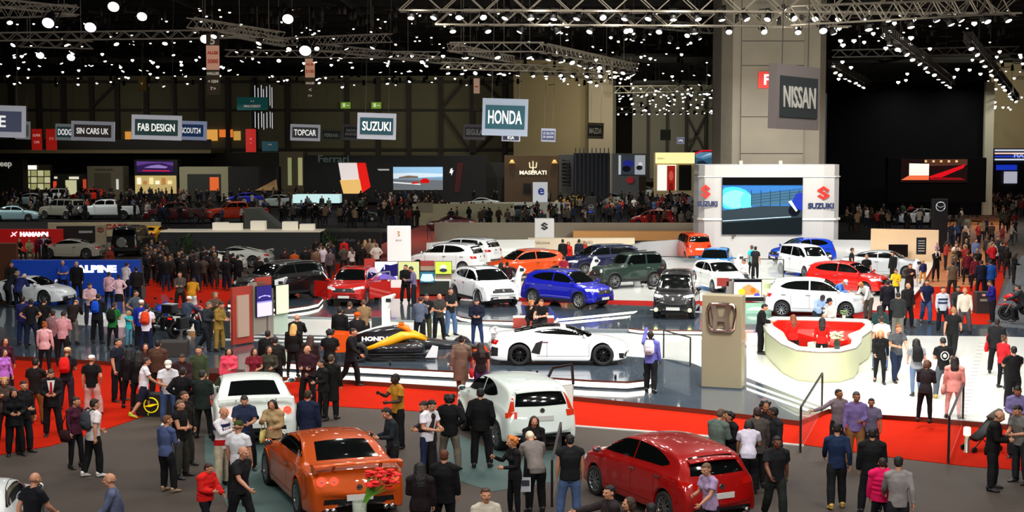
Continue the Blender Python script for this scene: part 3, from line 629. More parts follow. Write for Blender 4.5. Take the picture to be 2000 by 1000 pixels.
def car_parts(name, st):
    """details shared by all cars of a shape: list of (part, mesh, parent part)"""
    k = ('parts', name, st)
    if k in PM: return PM[k]
    c = CARS[name]; bv = car_body(name)[1]; L, W = c['L'], c['W']; out = []; hw = W / 2
    black = M('0b0b0c', .5); chrome = M('c8cacc', .15, 1.); H = max(z for x, z in c['top'])
    zn = interp(c['top'], L - .12); zh = interp(c['belt'], L - .3); zt_ = interp(c['belt'], .15)
    # underbody with wheel wells
    b = B(); b.box((L / 2, 0, c['sill'] + .12), (L - .7, W - .72, .3)); b.box(((c['xr'] + c['xf']) / 2, 0, c['sill'] + .06), (c['xf'] - c['xr'] - 2 * c['r'] - .16, W - .2, .1))
    for xw in (c['xr'], c['xf']): zt = min(c['r'] * 2 + .06, interp(c['belt'], xw) - .14); b.box((xw, 0, (zt + .15) / 2), (2 * c['r'] - .05, W - .62, zt - .15))
    out.append(('underbody', b.mesh('underbody', [black])))
    for s in (1, -1):
        b = B(); x0 = c['sidew'][-1][-1][0] - .1; z0 = c['sidew'][-1][-1][1] + .02; p = cast(bv, (x0, s * .5, z0), (0, s, 0))
        b.bar(p, p + V((.02, s * .1, .02)), .05, .03); b.ell(p + V((.0, s * .19, .05)), (.06, .1, .068)); b.mi = 1; b.ell(p + V((-.03, s * .19, .05)), (.035, .085, .055))
        out.append(('wing_mirror', b.mesh('wing_mirror', [paint('888888'), M('7c8a92', .05, .9)])))
        b = B()
        for px_ in c['pill'][:1] + ([c['pill'][0] - .95] if name in ('hrv', 'crv', 'hatch', 'pulsar', 'juke', 'sedan', 'kei', 'gwagon') else []):
            q = cast(bv, (px_ - .05, s * .5, interp(c['belt'], px_) - .1), (0, s, 0), .015); b.bar(q + V((-.09, 0, 0)), q + V((.09, 0, 0)), .022, .028)
        out.append(('door_handle', b.mesh('door_handle', [chrome])))
        # seams of the doors
        b = B(); xa = c['xr'] + c['r'] * .75 + .12; xb = c['xf'] - c['r'] - .1
        for x in [c['pill'][0], xb] + ([xa] if name not in ('gtr', 'nsx', 'coupe', 'jimny') else []):
            zz = interp(c['belt'], x); zlo = max(c['sill'] + .1, section(c, x)[1][1] + .05)
            b.grid([[cast(bv, (x + dx, s * .5, lerp(zlo, zz, i / 7)), (0, s, .1), .002) for i in range(8)] for dx in (-.005, .005)])
        b.grid([[cast(bv, (lerp(xa, xb, i / 10), s * .5, c['sill'] + .12 + dz), (0, s, .1), .002) for i in range(11)] for dz in (-.005, .005)])
        out.append(('door_seam', b.mesh('door_seam', [black])))
        # lamps
        if name in ('jimny', 'gwagon'):
            b = B(); p = cast(bv, (L, s * hw * .62, zh - .12), (1, 0, 0)); b.lathe([(.1, -.02), (.1, .03), (.07, .045), (.001, .05)], p, 'x', 18); hl = b.mesh('headlight', [M('dfe6ea', .1, .3, coat=1)])
            b = B(); p = cast(bv, (0, s * hw * .78, .62), (-1, 0, 0)); b.box(p, (.03, .12, .2)); tl = b.mesh('taillight', [M('a01010', .15, coat=1)])
        elif name == 'gtr':
            b = B()
            for yy, rr in ((.70, .092), (.47, .08)):
                p = cast(bv, (0, s * yy, .80), (-1, 0, 0), 0); b.mi = 0; b.lathe([(rr, -.02), (rr, .012), (rr * .72, .012)], p + V((-.012, 0, 0)), 'x', 22)
                b.mi = 1; b.lathe([(rr * .74, .005), (.001, .005)], p + V((-.02, 0, 0)), 'x', 22); b.mi = 2; b.lathe([(rr * .3, .0), (rr * .28, -.012), (.001, -.014)], p + V((-.022, 0, 0)), 'x', 14)
            tl = b.mesh('taillight', [M('ff5038', .2, emit=1.3), M('a80c06', .2, emit=.15, coat=1), M('d89088', .2)])
            hl = quad(bv, (4.6, s * .58, .62), (4.25, s * .86, .70), (4.0, s * .84, .80), (4.3, s * .62, .78), (.6, s * .5, .6)).mesh('headlight', [M('dfe6ea', .08, .2, coat=1)])
        elif name == 'juke':
            hl = quad(bv, (4.1, s * .45, .62), (3.9, s * .8, .7), (3.85, s * .8, .8), (4.05, s * .5, .78), (1, 0, .2)).mesh('headlight', [M('dfe6ea', .08, .2, coat=1)])
            b = quad(bv, (.1, s * .60, .80), (.14, s * .87, .82), (.14, s * .87, .93), (.1, s * .60, .95), (-1, s * .35, .1)); quad(bv, (.2, s * .63, .95), (.2, s * .80, .92), (.36, s * .62, 1.3), (.36, s * .6, 1.3), (-.8, s * .4, .3), b=b)
            tl = b.mesh('taillight', [M('d4381c', .12, emit=.12, coat=1)])
        else:
            wrap = .34 if name in ('nsx', 'coupe') else .25; lo = .1 if name in ('nsx', 'coupe') else .16
            hl = quad(bv, (L - .05, s * hw * .42, zh - lo), (L - .4, s * hw * .98, zh - lo * .6), (L - .4 - wrap * .5, s * hw * .96, zh + .0), (L - .1, s * hw * .5, zh - .02), (.75, s * .55, .35)).mesh('headlight', [M('e6edf0', .07, .25, coat=1)])
            zt2 = zt_ if name not in ('crv', 'hrv', 'hatch', 'kei', 'pulsar') else zt_ + .03
            tl = quad(bv, (.06, s * hw * .58, zt2 - .14), (.2, s * hw * .98, zt2 - .14), (.32, s * hw * .96, zt2 - .01), (.1, s * hw * .6, zt2 - .02), (-.8, s * .5, .2)).mesh('taillight', [M('b5120c', .1, coat=1)])
        out.append(('headlight', hl)); out.append(('taillight', tl))
    # nose: grille, bumper opening, plate; tail: plate, diffuser
    gw, g0, g1 = {'nsx': (.5, .2, .36), 'coupe': (.45, .2, .34), 'jimny': (.5, .62, .9), 'gwagon': (.6, .75, 1.05), 'gtr': (.5, .3, .6), 'pickup': (.7, .7, 1.05)}.get(name, (.5, zh - .24, zh - .06))
    out.append(('grille', quad(bv, (L, -gw, g0), (L, gw, g0), (L, gw * .94, g1), (L, -gw * .94, g1), (1, 0, .1), 10, 4).mesh('grille', [M('0c0d0e', .4, bump=.9, scale=40)])))
    b = quad(bv, (L, -.62, c['sill'] + .1), (L, .62, c['sill'] + .1), (L, .55, c['sill'] + .22), (L, -.55, c['sill'] + .22), (1, 0, 0), 10, 3)
    out.append(('bumper_intake', b.mesh('bumper_intake', [black])))
    b = B(); p = cast(bv, (L, 0, (g0 + g1) / 2), (1, 0, .1), .02); b.lathe([(.062, -.01), (.062, .012), (.04, .012)], p, 'x', 18); b.box(p + V((.0, 0, 0)), (.02, .07, .02)); out.append(('badge', b.mesh('badge', [chrome])))
    b = B(); p = cast(bv, (L, 0, c['sill'] + .2), (1, 0, 0), .02); b.box(p, (.02, .5, .11)); out.append(('number_plate', b.mesh('number_plate', [M('d8d8d4', .5)])))
    b = quad(bv, (0, -.7, c['sill'] + .02), (0, .7, c['sill'] + .02), (0, .66, c['sill'] + (.3 if name == 'gtr' else .2)), (0, -.66, c['sill'] + (.3 if name == 'gtr' else .2)), (-1, 0, 0), 10, 3)
    out.append(('rear_valance', b.mesh('rear_valance', [black])))
    zp = {'gtr': .5, 'juke': .78, 'pulsar': .62, 'gwagon': .7}.get(name, zt_ - .2)
    b = B(); p = cast(bv, (0, 0, zp), (-1, 0, 0), .02); b.box(p, (.02, .5, .11)); out.append(('number_plate', b.mesh('number_plate', [M('d8d8d4', .5)])))
    b = B(); p = cast(bv, (0, 0, zp + .17), (-1, 0, 0), .015); b.lathe([(.055, -.01), (.055, .012), (.035, .012)], p, 'x', 18); b.box(p, (.02, .1, .02)); out.append(('badge', b.mesh('badge', [chrome])))
    if name in ('gtr', 'nsx', 'coupe', 'sedan', 'pulsar', 'hatch', 'hrv'):
        b = B()
        for y in ((-.5, -.62, .5, .62) if name == 'gtr' else (-.55, .55) if name != 'nsx' else (-.1, .1)): b.tube([(.12, y, c['sill'] + .1), (-.03, y, c['sill'] + .1)], .05, 14)
        out.append(('exhaust_pipe', b.mesh('exhaust_pipe', [M('b8babc', .2, 1.)])))
    if name == 'gtr':
        b = B(); b.grid([[V((x + .06 * (y / .85) ** 2, y, 1.09 + dz - .03 * (abs(y) / .85) ** 3)) for y in [(-.85 + 1.7 * j / 12) for j in range(13)]] for x, dz in ((.02, .0), (.02, .035), (.14, .05), (.3, .02), (.3, -.005), (.02, -.0))])
        for y in (-.84, .84): b.box((.18, y, 1.02), (.22, .03, .13))
        for y in (-.45, .45): b.box((.18, y, 1.05), (.14, .03, .16))
        out.append(('spoiler', b.mesh('spoiler', [paint('888888')])))
    if name == 'nsx':
        b = B(); b.grid([[V((x + .12 * (y / .85) ** 2, y, 1.03 + dz - .05 * (abs(y) / .85) ** 4)) for y in [(-.85 + 1.7 * j / 12) for j in range(13)]] for x, dz in ((.0, .0), (.0, .03), (.12, .04), (.2, .01), (.0, 0))])
        for y in (-.7, .7): b.box((.15, y, .95), (.14, .03, .14))
        out.append(('spoiler', b.mesh('spoiler', [M('16171a', .3, coat=1)])))
        for s in (1, -1):
            b = B(); quad(bv, (1.35, s, .42), (1.62, s, .36), (1.72, s, .8), (1.5, s, .72), (0, s, 0), b=b)
            quad(bv, (4.3, s * .45, .2), (4.1, s * .86, .24), (4.05, s * .86, .4), (4.25, s * .6, .38), (.8, s * .5, 0), b=b)
            quad(bv, (.1, s * .62, .3), (.3, s * .93, .3), (.32, s * .93, .56), (.2, s * .8, .6), (-.7, s * .7, 0), b=b)
            out.append(('air_intake', b.mesh('air_intake', [black])))
        b = B(); b.grid([[cast(bv, (x, y, 1.2), (0, 0, 1), .004) for y in [(-.5 + j / 8) * (1 - .25 * abs(x - 2.1)) for j in range(9)]] for x in [1.5 + i * .11 for i in range(8)]]); out.append(('roof_panel', b.mesh('roof_panel', [M('121416', .15, coat=1)])))
    if name in ('hrv', 'crv', 'juke', 'jimny'):
        for s in (1, -1):
            b = B()
            for xw in (c['xr'], c['xf']):
                Ra = c['r'] + .05
                b.grid([[cast(bv, (xw + rr * math.cos(t), s, c['r'] + rr * math.sin(t)), (0, s, 0), .01) for t in [math.pi * i / 16 for i in range(17)]] for rr in (Ra + .01, Ra + .07)])
            b.grid([[cast(bv, (lerp(c['xr'] + c['r'] + .05, c['xf'] - c['r'] - .05, i / 12), s, c['sill'] + dz), (0, s, 0), .012) for i in range(13)] for dz in (.04, .1, .15)])
            out.append(('wheel_arch_trim', b.mesh('wheel_arch_trim', [M('161718', .6)] if name != 'juke' else [paint('888888')])))
    if name in ('crv', 'hrv') or st == 'rails':
        b = B()
        for s in (1, -1):
            q = [cast(bv, (x, s * hw * .56, 1.5), (0, 0, 1), .03) for x in (.6, .9, 1.3, 1.8, 2.2, 2.5)]; b.tube(q, .016, 8)
        out.append(('roof_rail', b.mesh('roof_rail', [M('8d8f92', .3, .8)])))
    if name in ('pulsar', 'hatch', 'juke', 'hrv', 'crv'):
        b = B(); x0 = {'pulsar': .42, 'hatch': .3, 'juke': .36, 'hrv': .4, 'crv': .3}[name]; zz = interp(c['top'], x0)
        b.grid([[V((x + .05 * (y / .55) ** 2, y, zz + dz - .035 * (y / .55) ** 2)) for y in [-.56 + 1.12 * j / 8 for j in range(9)]] for x, dz in ((x0 - .13, .0), (x0 - .13, .02), (x0, .05), (x0 + .2, .075), (x0 + .2, .0), (x0 - .13, 0))])
        b.prism([(x0 + .3, zz + .06), (x0 + .55, zz + .09), (x0 + .36, zz + .16)], -.012, .012, 'y')
        out.append(('roof_spoiler', b.mesh('roof_spoiler', [paint('888888')])))
    if name in ('jimny', 'gwagon'):
        b = B(); b.lathe([(.3, -.1), (.33, -.08), (.33, .08), (.3, .1), (.001, .1)], (-.14, .1, .95), 'x', 24); out.append(('spare_wheel_cover', b.mesh('spare_wheel_cover', [M('c8c8c8', .2, .8) if name == 'gwagon' else black])))
        b = B(); b.box((L + .02, 0, .52), (.16, W * .92, .2)); b.box((-.03, 0, .5), (.14, W * .9, .2))
        for y in (-.45, .45): b.bar((.4, y, H + .01), (1.8, y, H + .01), .03, .04)
        out.append(('bumper', b.mesh('bumper', [M('17191b', .5)])))
    if name == 'pickup':
        b = B(); b.box((1.0, 0, 1.305), (1.6, 1.6, .03)); out.append(('load_bed', b.mesh('load_bed', [black])))
        b = B(); b.box((L + .02, 0, .62), (.16, 1.85, .22)); out.append(('bumper', b.mesh('bumper', [chrome])))
    PM[k] = out; return out
PAINTED = ('wing_mirror', 'spoiler', 'roof_spoiler')
def car(name, px, py, yaw, col, label, z=0., k=1., group=None, low=False, at=None, cat='car', oname='car', st='', metal=.0, glass=None, rimcol=None, arch=None, skip=()):
    """px, py: middle of the car on the floor in the photograph; yaw: direction of its nose, 0 to the right, 90 away, -90 towards the camera"""
    c = CARS[name]; p = V(at) if at else G(px, py, z); p.z = z
    root = bpy.data.objects.new(oname, None); COL.objects.link(root); root.location = p; root.rotation_euler = (0, 0, R(yaw)); root.scale = (k, k, k)
    tag(root, label, cat, group); pm = paint(col, metal); off = (-c['L'] / 2, 0, 0)
    inst('car_body', car_body(name)[0], root, off, mats=[pm])
    for nm, me in car_windows(name): inst(nm, me, root, off)
    for nm, me in car_parts(name, st):
        if low and nm in ('door_seam', 'door_handle', 'badge', 'exhaust_pipe', 'number_plate', 'bumper_intake', 'rear_valance') or nm in skip: continue
        inst(nm, me, root, off, mats=[pm] if nm in PAINTED or (nm == 'wheel_arch_trim' and name == 'juke') else None)
    sp = {'gtr': 6, 'nsx': 5, 'hrv': 5, 'jimny': 5, 'gwagon': 5, 'kei': 8}.get(name, 10)
    tm, rm = wheel_meshes(c['r'], .27 if name in ('gtr', 'nsx') else .22, sp)
    for xw in (c['xr'], c['xf']):
        for s in (1, -1):
            w_ = inst('wheel', tm, root, (xw - c['L'] / 2, s * (c['W'] * .5 * (.955 if name in ('jimny', 'gwagon') else 1) - .13 + c['flare'] * .5), c['r']), (0, 0, 0 if s > 0 else math.pi))
            inst('rim', rm, w_, mats=[M(rimcol, .35, .7), None, None] if rimcol else None)
    return root
# ------------------------------------------------------------------ the hall
def slab(name, pts, z0, z1, m, kind='structure', side=None):
    """a floor piece whose outline shows at these pixels of the photograph"""
    b = B(); poly = [tuple(G(x, y, z1))[:2] for x, y in pts]; b.prism(poly, z0, z1)
    me = b.mesh(name, [m] + ([side] if side else []))
    if side:
        for f in me.polygons:
            if abs(f.normal.z) < .5: f.material_index = 1
    o = bpy.data.objects.new(name, me); COL.objects.link(o)
    if kind: o['kind'] = kind
    return o
def wallbox(name, x0, y0, x1, y1, dist, m, thick=.5, kind='structure'):
    """an upright box whose face fills the pixels x0..x1, y0..y1 at that distance"""
    a, c = AT(x0, y0, dist), AT(x1, y1, dist); z0, z1 = max(0, c.z), a.z
    b = B(); b.box(((a.x + c.x) / 2, dist + thick / 2, (z0 + z1) / 2), (abs(c.x - a.x), thick, z1 - z0)); o = b.obj(name, m)
    if kind: o['kind'] = kind
    return o
FLOOR = M('473e38', .7, noise=.10, scale=.5, spec=.25)
b = B(); b.box((0, 150, -.1), (220, 400, .2)); struct(b.obj('floor', FLOOR))
CEIL = M('0c0c0d', .9)
b = B(); b.box((0, 150, 18.2), (220, 400, .4)); struct(b.obj('ceiling', CEIL))
RED = M('ac1e0a', .9, noise=.06, scale=2., spec=.04)
# the red aisle carpet in front of the car stand, and the left bay
slab('floor_red_carpet', [(-150, 690), (60, 696), (200, 704), (400, 722), (545, 734), (860, 752), (1100, 770), (1370, 797), (1570, 822), (1610, 800), (1820, 816), (2100, 842), (2100, 925), (1900, 911), (1735, 892), (1570, 868), (1375, 849), (1115, 829), (860, 805), (600, 790), (480, 786), (400, 790), (300, 806), (200, 840), (100, 870), (0, 888), (-150, 905)], .0, .015, RED)
slab('floor_red_carpet', [(-150, 605), (60, 612), (62, 690), (-150, 690)], .0, .02, RED)
slab('floor_red_carpet', [(285, 545), (480, 545), (480, 618), (250, 618), (285, 580)], .0, .02, RED)
slab('floor_red_carpet', [(620, 515), (830, 515), (900, 560), (900, 590), (620, 590)], .0, .02, RED)
slab('floor_red_carpet', [(700, 500), (820, 440), (880, 440), (850, 520), (700, 530)], .0, .018, M('8c2a1c', .85))
slab('floor_red_carpet', [(1280, 560), (1900, 560), (1965, 470), (1968, 520), (1935, 632), (1885, 636), (1280, 612)], .0, .018, RED)
slab('floor_wood_aisle', [(1800, 560), (1840, 470), (1850, 400), (1985, 400), (1972, 470), (1945, 560)], .0, .012, M('a5622f', .6, noise=.08))
slab('floor_teal_carpet', [(400, 850), (470, 818), (620, 822), (640, 860), (560, 1060), (480, 1060), (400, 900)], .0, .006, M('3e5654', .7, noise=.06, scale=.6)); slab('floor_teal_carpet', [(860, 830), (960, 880), (1130, 880), (1150, 930), (960, 960), (870, 930)], .0, .006, M('3e5654', .7, noise=.06, scale=.6))
slab('floor_dark_carpet', [(-200, 384), (1060, 384), (1062, 440), (800, 478), (-200, 470)], .0, .008, M('0b0a0a', .9, spec=.1)); slab('floor_dark_carpet', [(1062, 384), (1980, 384), (1860, 470), (1062, 470)], .0, .008, M('0e0d0c', .9, spec=.1))  # near-black slabs laid over the far floor
slab('trim_1', [(1115, 829), (1375, 849), (1570, 868), (1570, 871), (1375, 852), (1115, 832)], .0, .03, M('a9a39c', .5))
slab('floor_dark_aisle', [(1995, 500), (2100, 480), (2100, 700), (1935, 640), (1945, 600)], .0, .03, M('63686e', .25))
# the stand of the two podiums
DECK = M('46525e', .16, coat=.6, noise=.05, scale=.4)
RIM = M('5a2a1c', .35, coat=.6); GLOW = glow('fff6e2', 2.6)
slab('floor_stage', [(-150, 686), (60, 697), (200, 705), (400, 724), (545, 736), (680, 742), (860, 754), (1100, 772), (1370, 799), (1562, 822), (1620, 798), (1820, 816), (2100, 842), (2100, 650), (1885, 632), (1700, 614), (1460, 596), (1280, 598), (1180, 594), (870, 582), (470, 588), (430, 604), (290, 600), (280, 582), (-150, 582)], .0, .15, DECK, side=RIM)
WHITE = M('f4f6f0', .22, coat=.5)
slab('floor_white', [(1458, 650), (1700, 655), (1950, 657), (2100, 662), (2100, 838), (1820, 815), (1700, 808), (1612, 797), (1458, 737)], .15, .162, WHITE)
slab('floor_white_strip', [(150, 610), (330, 617), (640, 624), (860, 630), (1100, 650), (1370, 652), (1370, 716), (1345, 706), (1300, 700), (1180, 692), (900, 664), (700, 656), (430, 650), (150, 634)], .15, .16, WHITE)
for i, q in enumerate(([(430, 661), (700, 667), (700, 669), (430, 664)], [(1458, 746), (1600, 797), (1594, 799), (1458, 750)], [(1458, 757), (1582, 800), (1576, 803), (1458, 761)], [(430, 655), (640, 658), (640, 660), (430, 658)])):
    slab('trim_%d' % (i + 2), q, .15, .165, M('e8ece8', .3))
b = B()
for i in range(22):
    p = G(1918 - i * 1.9, 670 + i * 7, .165); b.box(p, (.22, .05, .006))
for i in range(7):
    p = G(1712 - i * 14, 726 + i * 11, .165); b.box(p, (.22, .05, .006))
struct(b.obj('floor_inlay', M('7a7d7c', .5)))
def podium(name, pts, z0, z1, top, label, lit=True):
    poly = [tuple(G(x, y, z1))[:2] for x, y in pts]; r = empty(name, label, 'podium')
    b = B(); b.prism(poly, z1 - .06, z1); me = b.mesh('deck', [top, RIM])
    for f in me.polygons:
        if abs(f.normal.z) < .5: f.material_index = 1
    inst('deck', me, r)
    c = V((sum(p[0] for p in poly) / len(poly), sum(p[1] for p in poly) / len(poly)))
    ins = lambda k: [tuple(c + (V(p) - c) * (1 - k / (V(p) - c).length)) for p in poly]
    b = B(); b.prism(ins(.03), z0 + .06, z1 - .06); b.obj('light_band', GLOW if lit else WHITE, r)
    b = B(); b.prism(ins(.0), z0, z0 + .06); b.obj('plinth', M('3a3d40', .4), r)
    return r
podium('podium', [(545, 706), (661, 713), (780, 719), (882, 724), (1045, 735), (1150, 742), (1225, 745), (1262, 741), (1284, 730), (1282, 716), (1240, 702), (1100, 690), (900, 678), (620, 672), (556, 686)], .15, .42, DECK, 'long low podium with lit edge under the racing car and white sports coupe')
podium('podium', [(444, 592), (500, 598), (560, 602), (602, 596), (622, 591), (632, 580), (600, 560), (480, 562), (452, 578)], .15, .38, DECK, 'rounded podium with a lit edge under the black SUV')
podium('podium', [(940, 625), (1078, 629), (1090, 620), (1075, 600), (880, 585), (860, 600), (900, 618)], .15, .38, DECK, 'low podium with a rust-coloured edge under the white SUV with the bonnet nearest')
podium('podium', [(1228, 640), (1250, 643), (1370, 645), (1390, 636), (1380, 612), (1250, 604), (1225, 622)], .15, .36, DECK, 'podium with a brown rim under the small black tall car')
for q in ([(1078, 624), (1290, 603), (1290, 605.5), (1078, 627)], [(1082, 631), (1250, 615), (1250, 617.5), (1082, 634)]): slab('trim_%d' % (6 + (q[0][1] > 625)), q, .15, .166, GLOW)
b = B()                                                     # the step edge behind the podium
P0, P1, P2, P3 = G(430, 617, .15), G(860, 632, .15), G(1110, 646, .15), G(1372, 650, .15)
for a, c in ((P0, P1), (P1, P2), (P2, P3)): b.bar(a + V((0, 0, .05)), c + V((0, 0, .05)), .1, .1)
struct(b.obj('trim_8', M('a8b0b4', .2, .6)))
# the white stand behind: deck, low curved wall
SZ = slab('floor_stage_white', [(822, 560), (870, 574), (1040, 582), (1200, 586), (1290, 588), (1460, 588), (1640, 606), (1760, 606), (1800, 560), (1832, 500), (1832, 478), (860, 470), (815, 520)], .0, .25, WHITE, side=M('c01c10', .6))
def curved_wall(name, pts, z0, h, m, thick=.25, kind='structure', label=None, cat=None):
    ps = [G(x, y, z0) for x, y in pts]; b = B(); out = []
    n = len(ps); nr = []
    for i, p in enumerate(ps):
        d = (ps[min(i + 1, n - 1)] - ps[max(i - 1, 0)]); q = V((-d.y, d.x, 0)).normalized() * thick; nr.append(q)
    b.grid([[p + V((0, 0, a)) + q * t for p, q in zip(ps, nr)] for a, t in ((0, 0), (h, 0), (h, 1), (0, 1), (0, 0))])
    for p, q in ((ps[0], nr[0]), (ps[-1], nr[-1])): b.face([b.bm.verts.new(v) for v in (p, p + V((0, 0, h)), p + q + V((0, 0, h)), p + q)])
    o = b.obj(name, m)
    for f in o.data.polygons: f.use_smooth = abs(f.normal.z) < .4
    if kind: o['kind'] = kind
    if label: tag(o, label, cat)
    return o
curved_wall('wall_low_white', [(840, 512), (885, 506), (960, 505), (1045, 504)], .25, 1.15, WHITE)
curved_wall('wall_low_white', [(1218, 538), (1230, 522), (1260, 512), (1320, 507), (1400, 505), (1640, 507), (1700, 508)], .25, 1.2, M('adafb4', .4, coat=.2))
curved_wall('wall_low_beige', [(1700, 508), (1760, 510), (1832, 512)], .25, 1.9, M('c9a986', .5))
b = B(); a = G(850, 470, .25); c = G(1380, 478, .25); b.box(((a.x + c.x) / 2, a.y - 1, .95), (c.x - a.x, .3, 1.3)); struct(b.obj('wall_beige', M('8e8474', .6)))
struct(wallbox('wall_orange_room', 1120, 452, 1370, 470, 108, M('d89a5a', .6), 1.))
# concrete column
CONC = M('8b8478', .75, noise=.14, scale=.35, bump=.15)
d = 103.; L_, R_ = AT(1413, 300, d).x, AT(1619, 300, d).x; w_ = R_ - L_
b = B(); poly = [(L_, d + 1.4), (L_ + .6, d + .25), (L_ + 1.15, d + .25), (L_ + 1.15, d), (R_ - 1.75, d), (R_ - 1.75, d + .35), (R_ - .6, d + .35), (R_, d + 1.4), (R_, d + 6), (L_, d + 6)]
b.prism(poly, 0, 18); b.mi = 1
for py in (80, 128, 228, 300): z = AT(1500, py, d).z; b.box(((L_ + R_) / 2 - .3, d - .001, z), (w_ - 2.9, .02, .05))
struct(b.obj('wall_concrete_column', [CONC, M('3c3833', .8)]))
# walls far behind
WALLM = M('5d5a44', .8, noise=.12, scale=.12)
D0 = 206.
b = B(); x0, x1 = AT(-80, 0, D0).x, AT(1060, 0, D0).x; b.box(((x0 + x1) / 2, D0 + .5, 8), (x1 - x0, 1, 16)); struct(b.obj('wall_back', WALLM))
STEEL = M('221d18', .7)
b = B(); zb, zt = 6.2, 14.9
for px in (18, 72, 120, 175, 225, 282, 336, 390, 442, 495, 560, 676, 737, 797, 860, 922, 985): x = AT(px, 0, D0 - .3).x; b.box((x, D0 - .2, 8), (.62, .5, 15.6))
for py in (160, 215, 292): z = AT(0, py, D0 - .3).z; b.box(((x0 + x1) / 2, D0 - .15, z), (x1 - x0, .35, .35))
for (u, v, p, q) in ((862, 212, 905, 160), (862, 215, 922, 300), (922, 300, 960, 262), (940, 160, 985, 205), (960, 262, 985, 215), (175, 215, 225, 165)):
    b.bar(AT(u, v, D0 - .5), AT(p, q, D0 - .5), .4, .3)
struct(b.obj('wall_back_steel_frame', STEEL))
struct(wallbox('wall_back_block', 1003, 100, 1150, 400, 196, M('7c6f50', .8, noise=.1, scale=.15), 8)); struct(wallbox('wall_back_block', 1150, 100, 1196, 400, 194, M('857b66', .8, noise=.1, scale=.15), 10))
struct(wallbox('wall_far_hall', 1150, 120, 1480, 400, 300, M('6e6c60', .8), 1))
struct(wallbox('wall_far_pier', 1206, 120, 1234, 400, 250, M('2e241b', .8), 3))
b = B()
for px in (1266, 1303, 1340, 1378): p = AT(px, 300, 299); b.box((p.x, 299.3, 8), (.5, .4, 16))
b.bar(AT(1340, 300, 299), AT(1378, 225, 299), .3); b.bar(AT(1378, 300, 299), AT(1340, 225, 299), .3); struct(b.obj('wall_far_frame', STEEL))
struct(wallbox('wall_black_curtain', 1620, 160, 1925, 420, 140, M('040405', .9, spec=.1), 1)); struct(wallbox('wall_pale_pier', 1926, 160, 1937, 420, 139.5, M('98937e', .7), 2))
struct(wallbox('wall_right_far', 1937, 120, 2100, 420, 200, M('7d7156', .8), 1)); b = B(); b.box((-109, 150, 8), (1, 400, 16)); struct(b.obj('wall_left', WALLM)); b = B(); b.box((109, 150, 8), (1, 400, 16)); struct(b.obj('wall_right', WALLM))
# gallery along the back wall
b = B(); a = AT(-60, 296, 196); c = AT(412, 296, 196); b.box(((a.x + c.x) / 2, 201, a.z), (c.x - a.x, 10, .45)); b.mi = 1; b.box(((a.x + c.x) / 2, 196.4, a.z + .9), (c.x - a.x, .12, 1.3)); struct(b.obj('wall_gallery', [M('7d7050', .7), M('191512', .6)]))
struct(wallbox('wall_gallery_shops', -60, 298, 600, 400, 203, M('2b2823', .8), .6))
for i, (x0_, y0_, x1_, y1_) in enumerate(((244, 257, 256, 274), (404, 253, 425, 275), (428, 253, 455, 268), (456, 256, 470, 274), (355, 274, 404, 277), (281, 273, 330, 276))):
    o = wallbox('window_%d' % (i + 1), x0_, y0_, x1_, y1_, 205.6, glow(['d8923c', 'e0a04a', 'e8762c', 'c89a48', 'efe3c4', 'efe3c4'][i], .9), .1)
# ------------------------------------------------------------------ boards, screens, signs
def disc(cx, cy, r, n=16, ry=None, a0=0, a1=360): return [(cx + r * math.cos(R(a0 + (a1 - a0) * i / n)), cy + (ry or r) * math.sin(R(a0 + (a1 - a0) * i / n))) for i in range(n + (a1 - a0 < 360))]
def pic(root, w, h, loc, shapes, rz=0., bg='101418', e=1., frame=None, name='screen', rough=.4):
    """a flat picture: shapes = [(colour, [(u, v)...])] on a w x h board, u and v from 0 to 1; facing -y"""
    b = B(); mats = [M('0c0c0d', .5)]; b.box((0, .03, 0), (w + .04, .05, h + .04)); k = 0
    for c, poly in [(bg, [(0, 0), (1, 0), (1, 1), (0, 1)])] + shapes:
        m = M(c, .9, emit=e, spec=.05) if e else M(c, rough)
        if m not in mats: mats.append(m)
        b.mi = mats.index(m); k += 1
        b.bm.faces.ensure_lookup_table()
        f = b.face([b.bm.verts.new(((min(1, max(0, u)) - .5) * w, -.0 - .0035 * k, (min(1, max(0, v)) - .5) * h)) for u, v in poly])
        if f: f.smooth = False
    me = bpy.data.meshes.new(name); b.bm.to_mesh(me); b.bm.free()
    for m in mats: me.materials.append(m)
    return inst(name, me, root, loc, (0, 0, rz))
def strokes(s, x, y, size):  # a stroke as a thin quad
    (x0, y0), (x1, y1) = x, y; dx, dy = x1 - x0, y1 - y0; L = math.hypot(dx, dy) or 1; nx, ny = -dy / L * size, dx / L * size
    return (s, [(x0 - nx, y0 - ny), (x1 - nx, y1 - ny), (x1 + nx, y1 + ny), (x0 + nx, y0 + ny)])
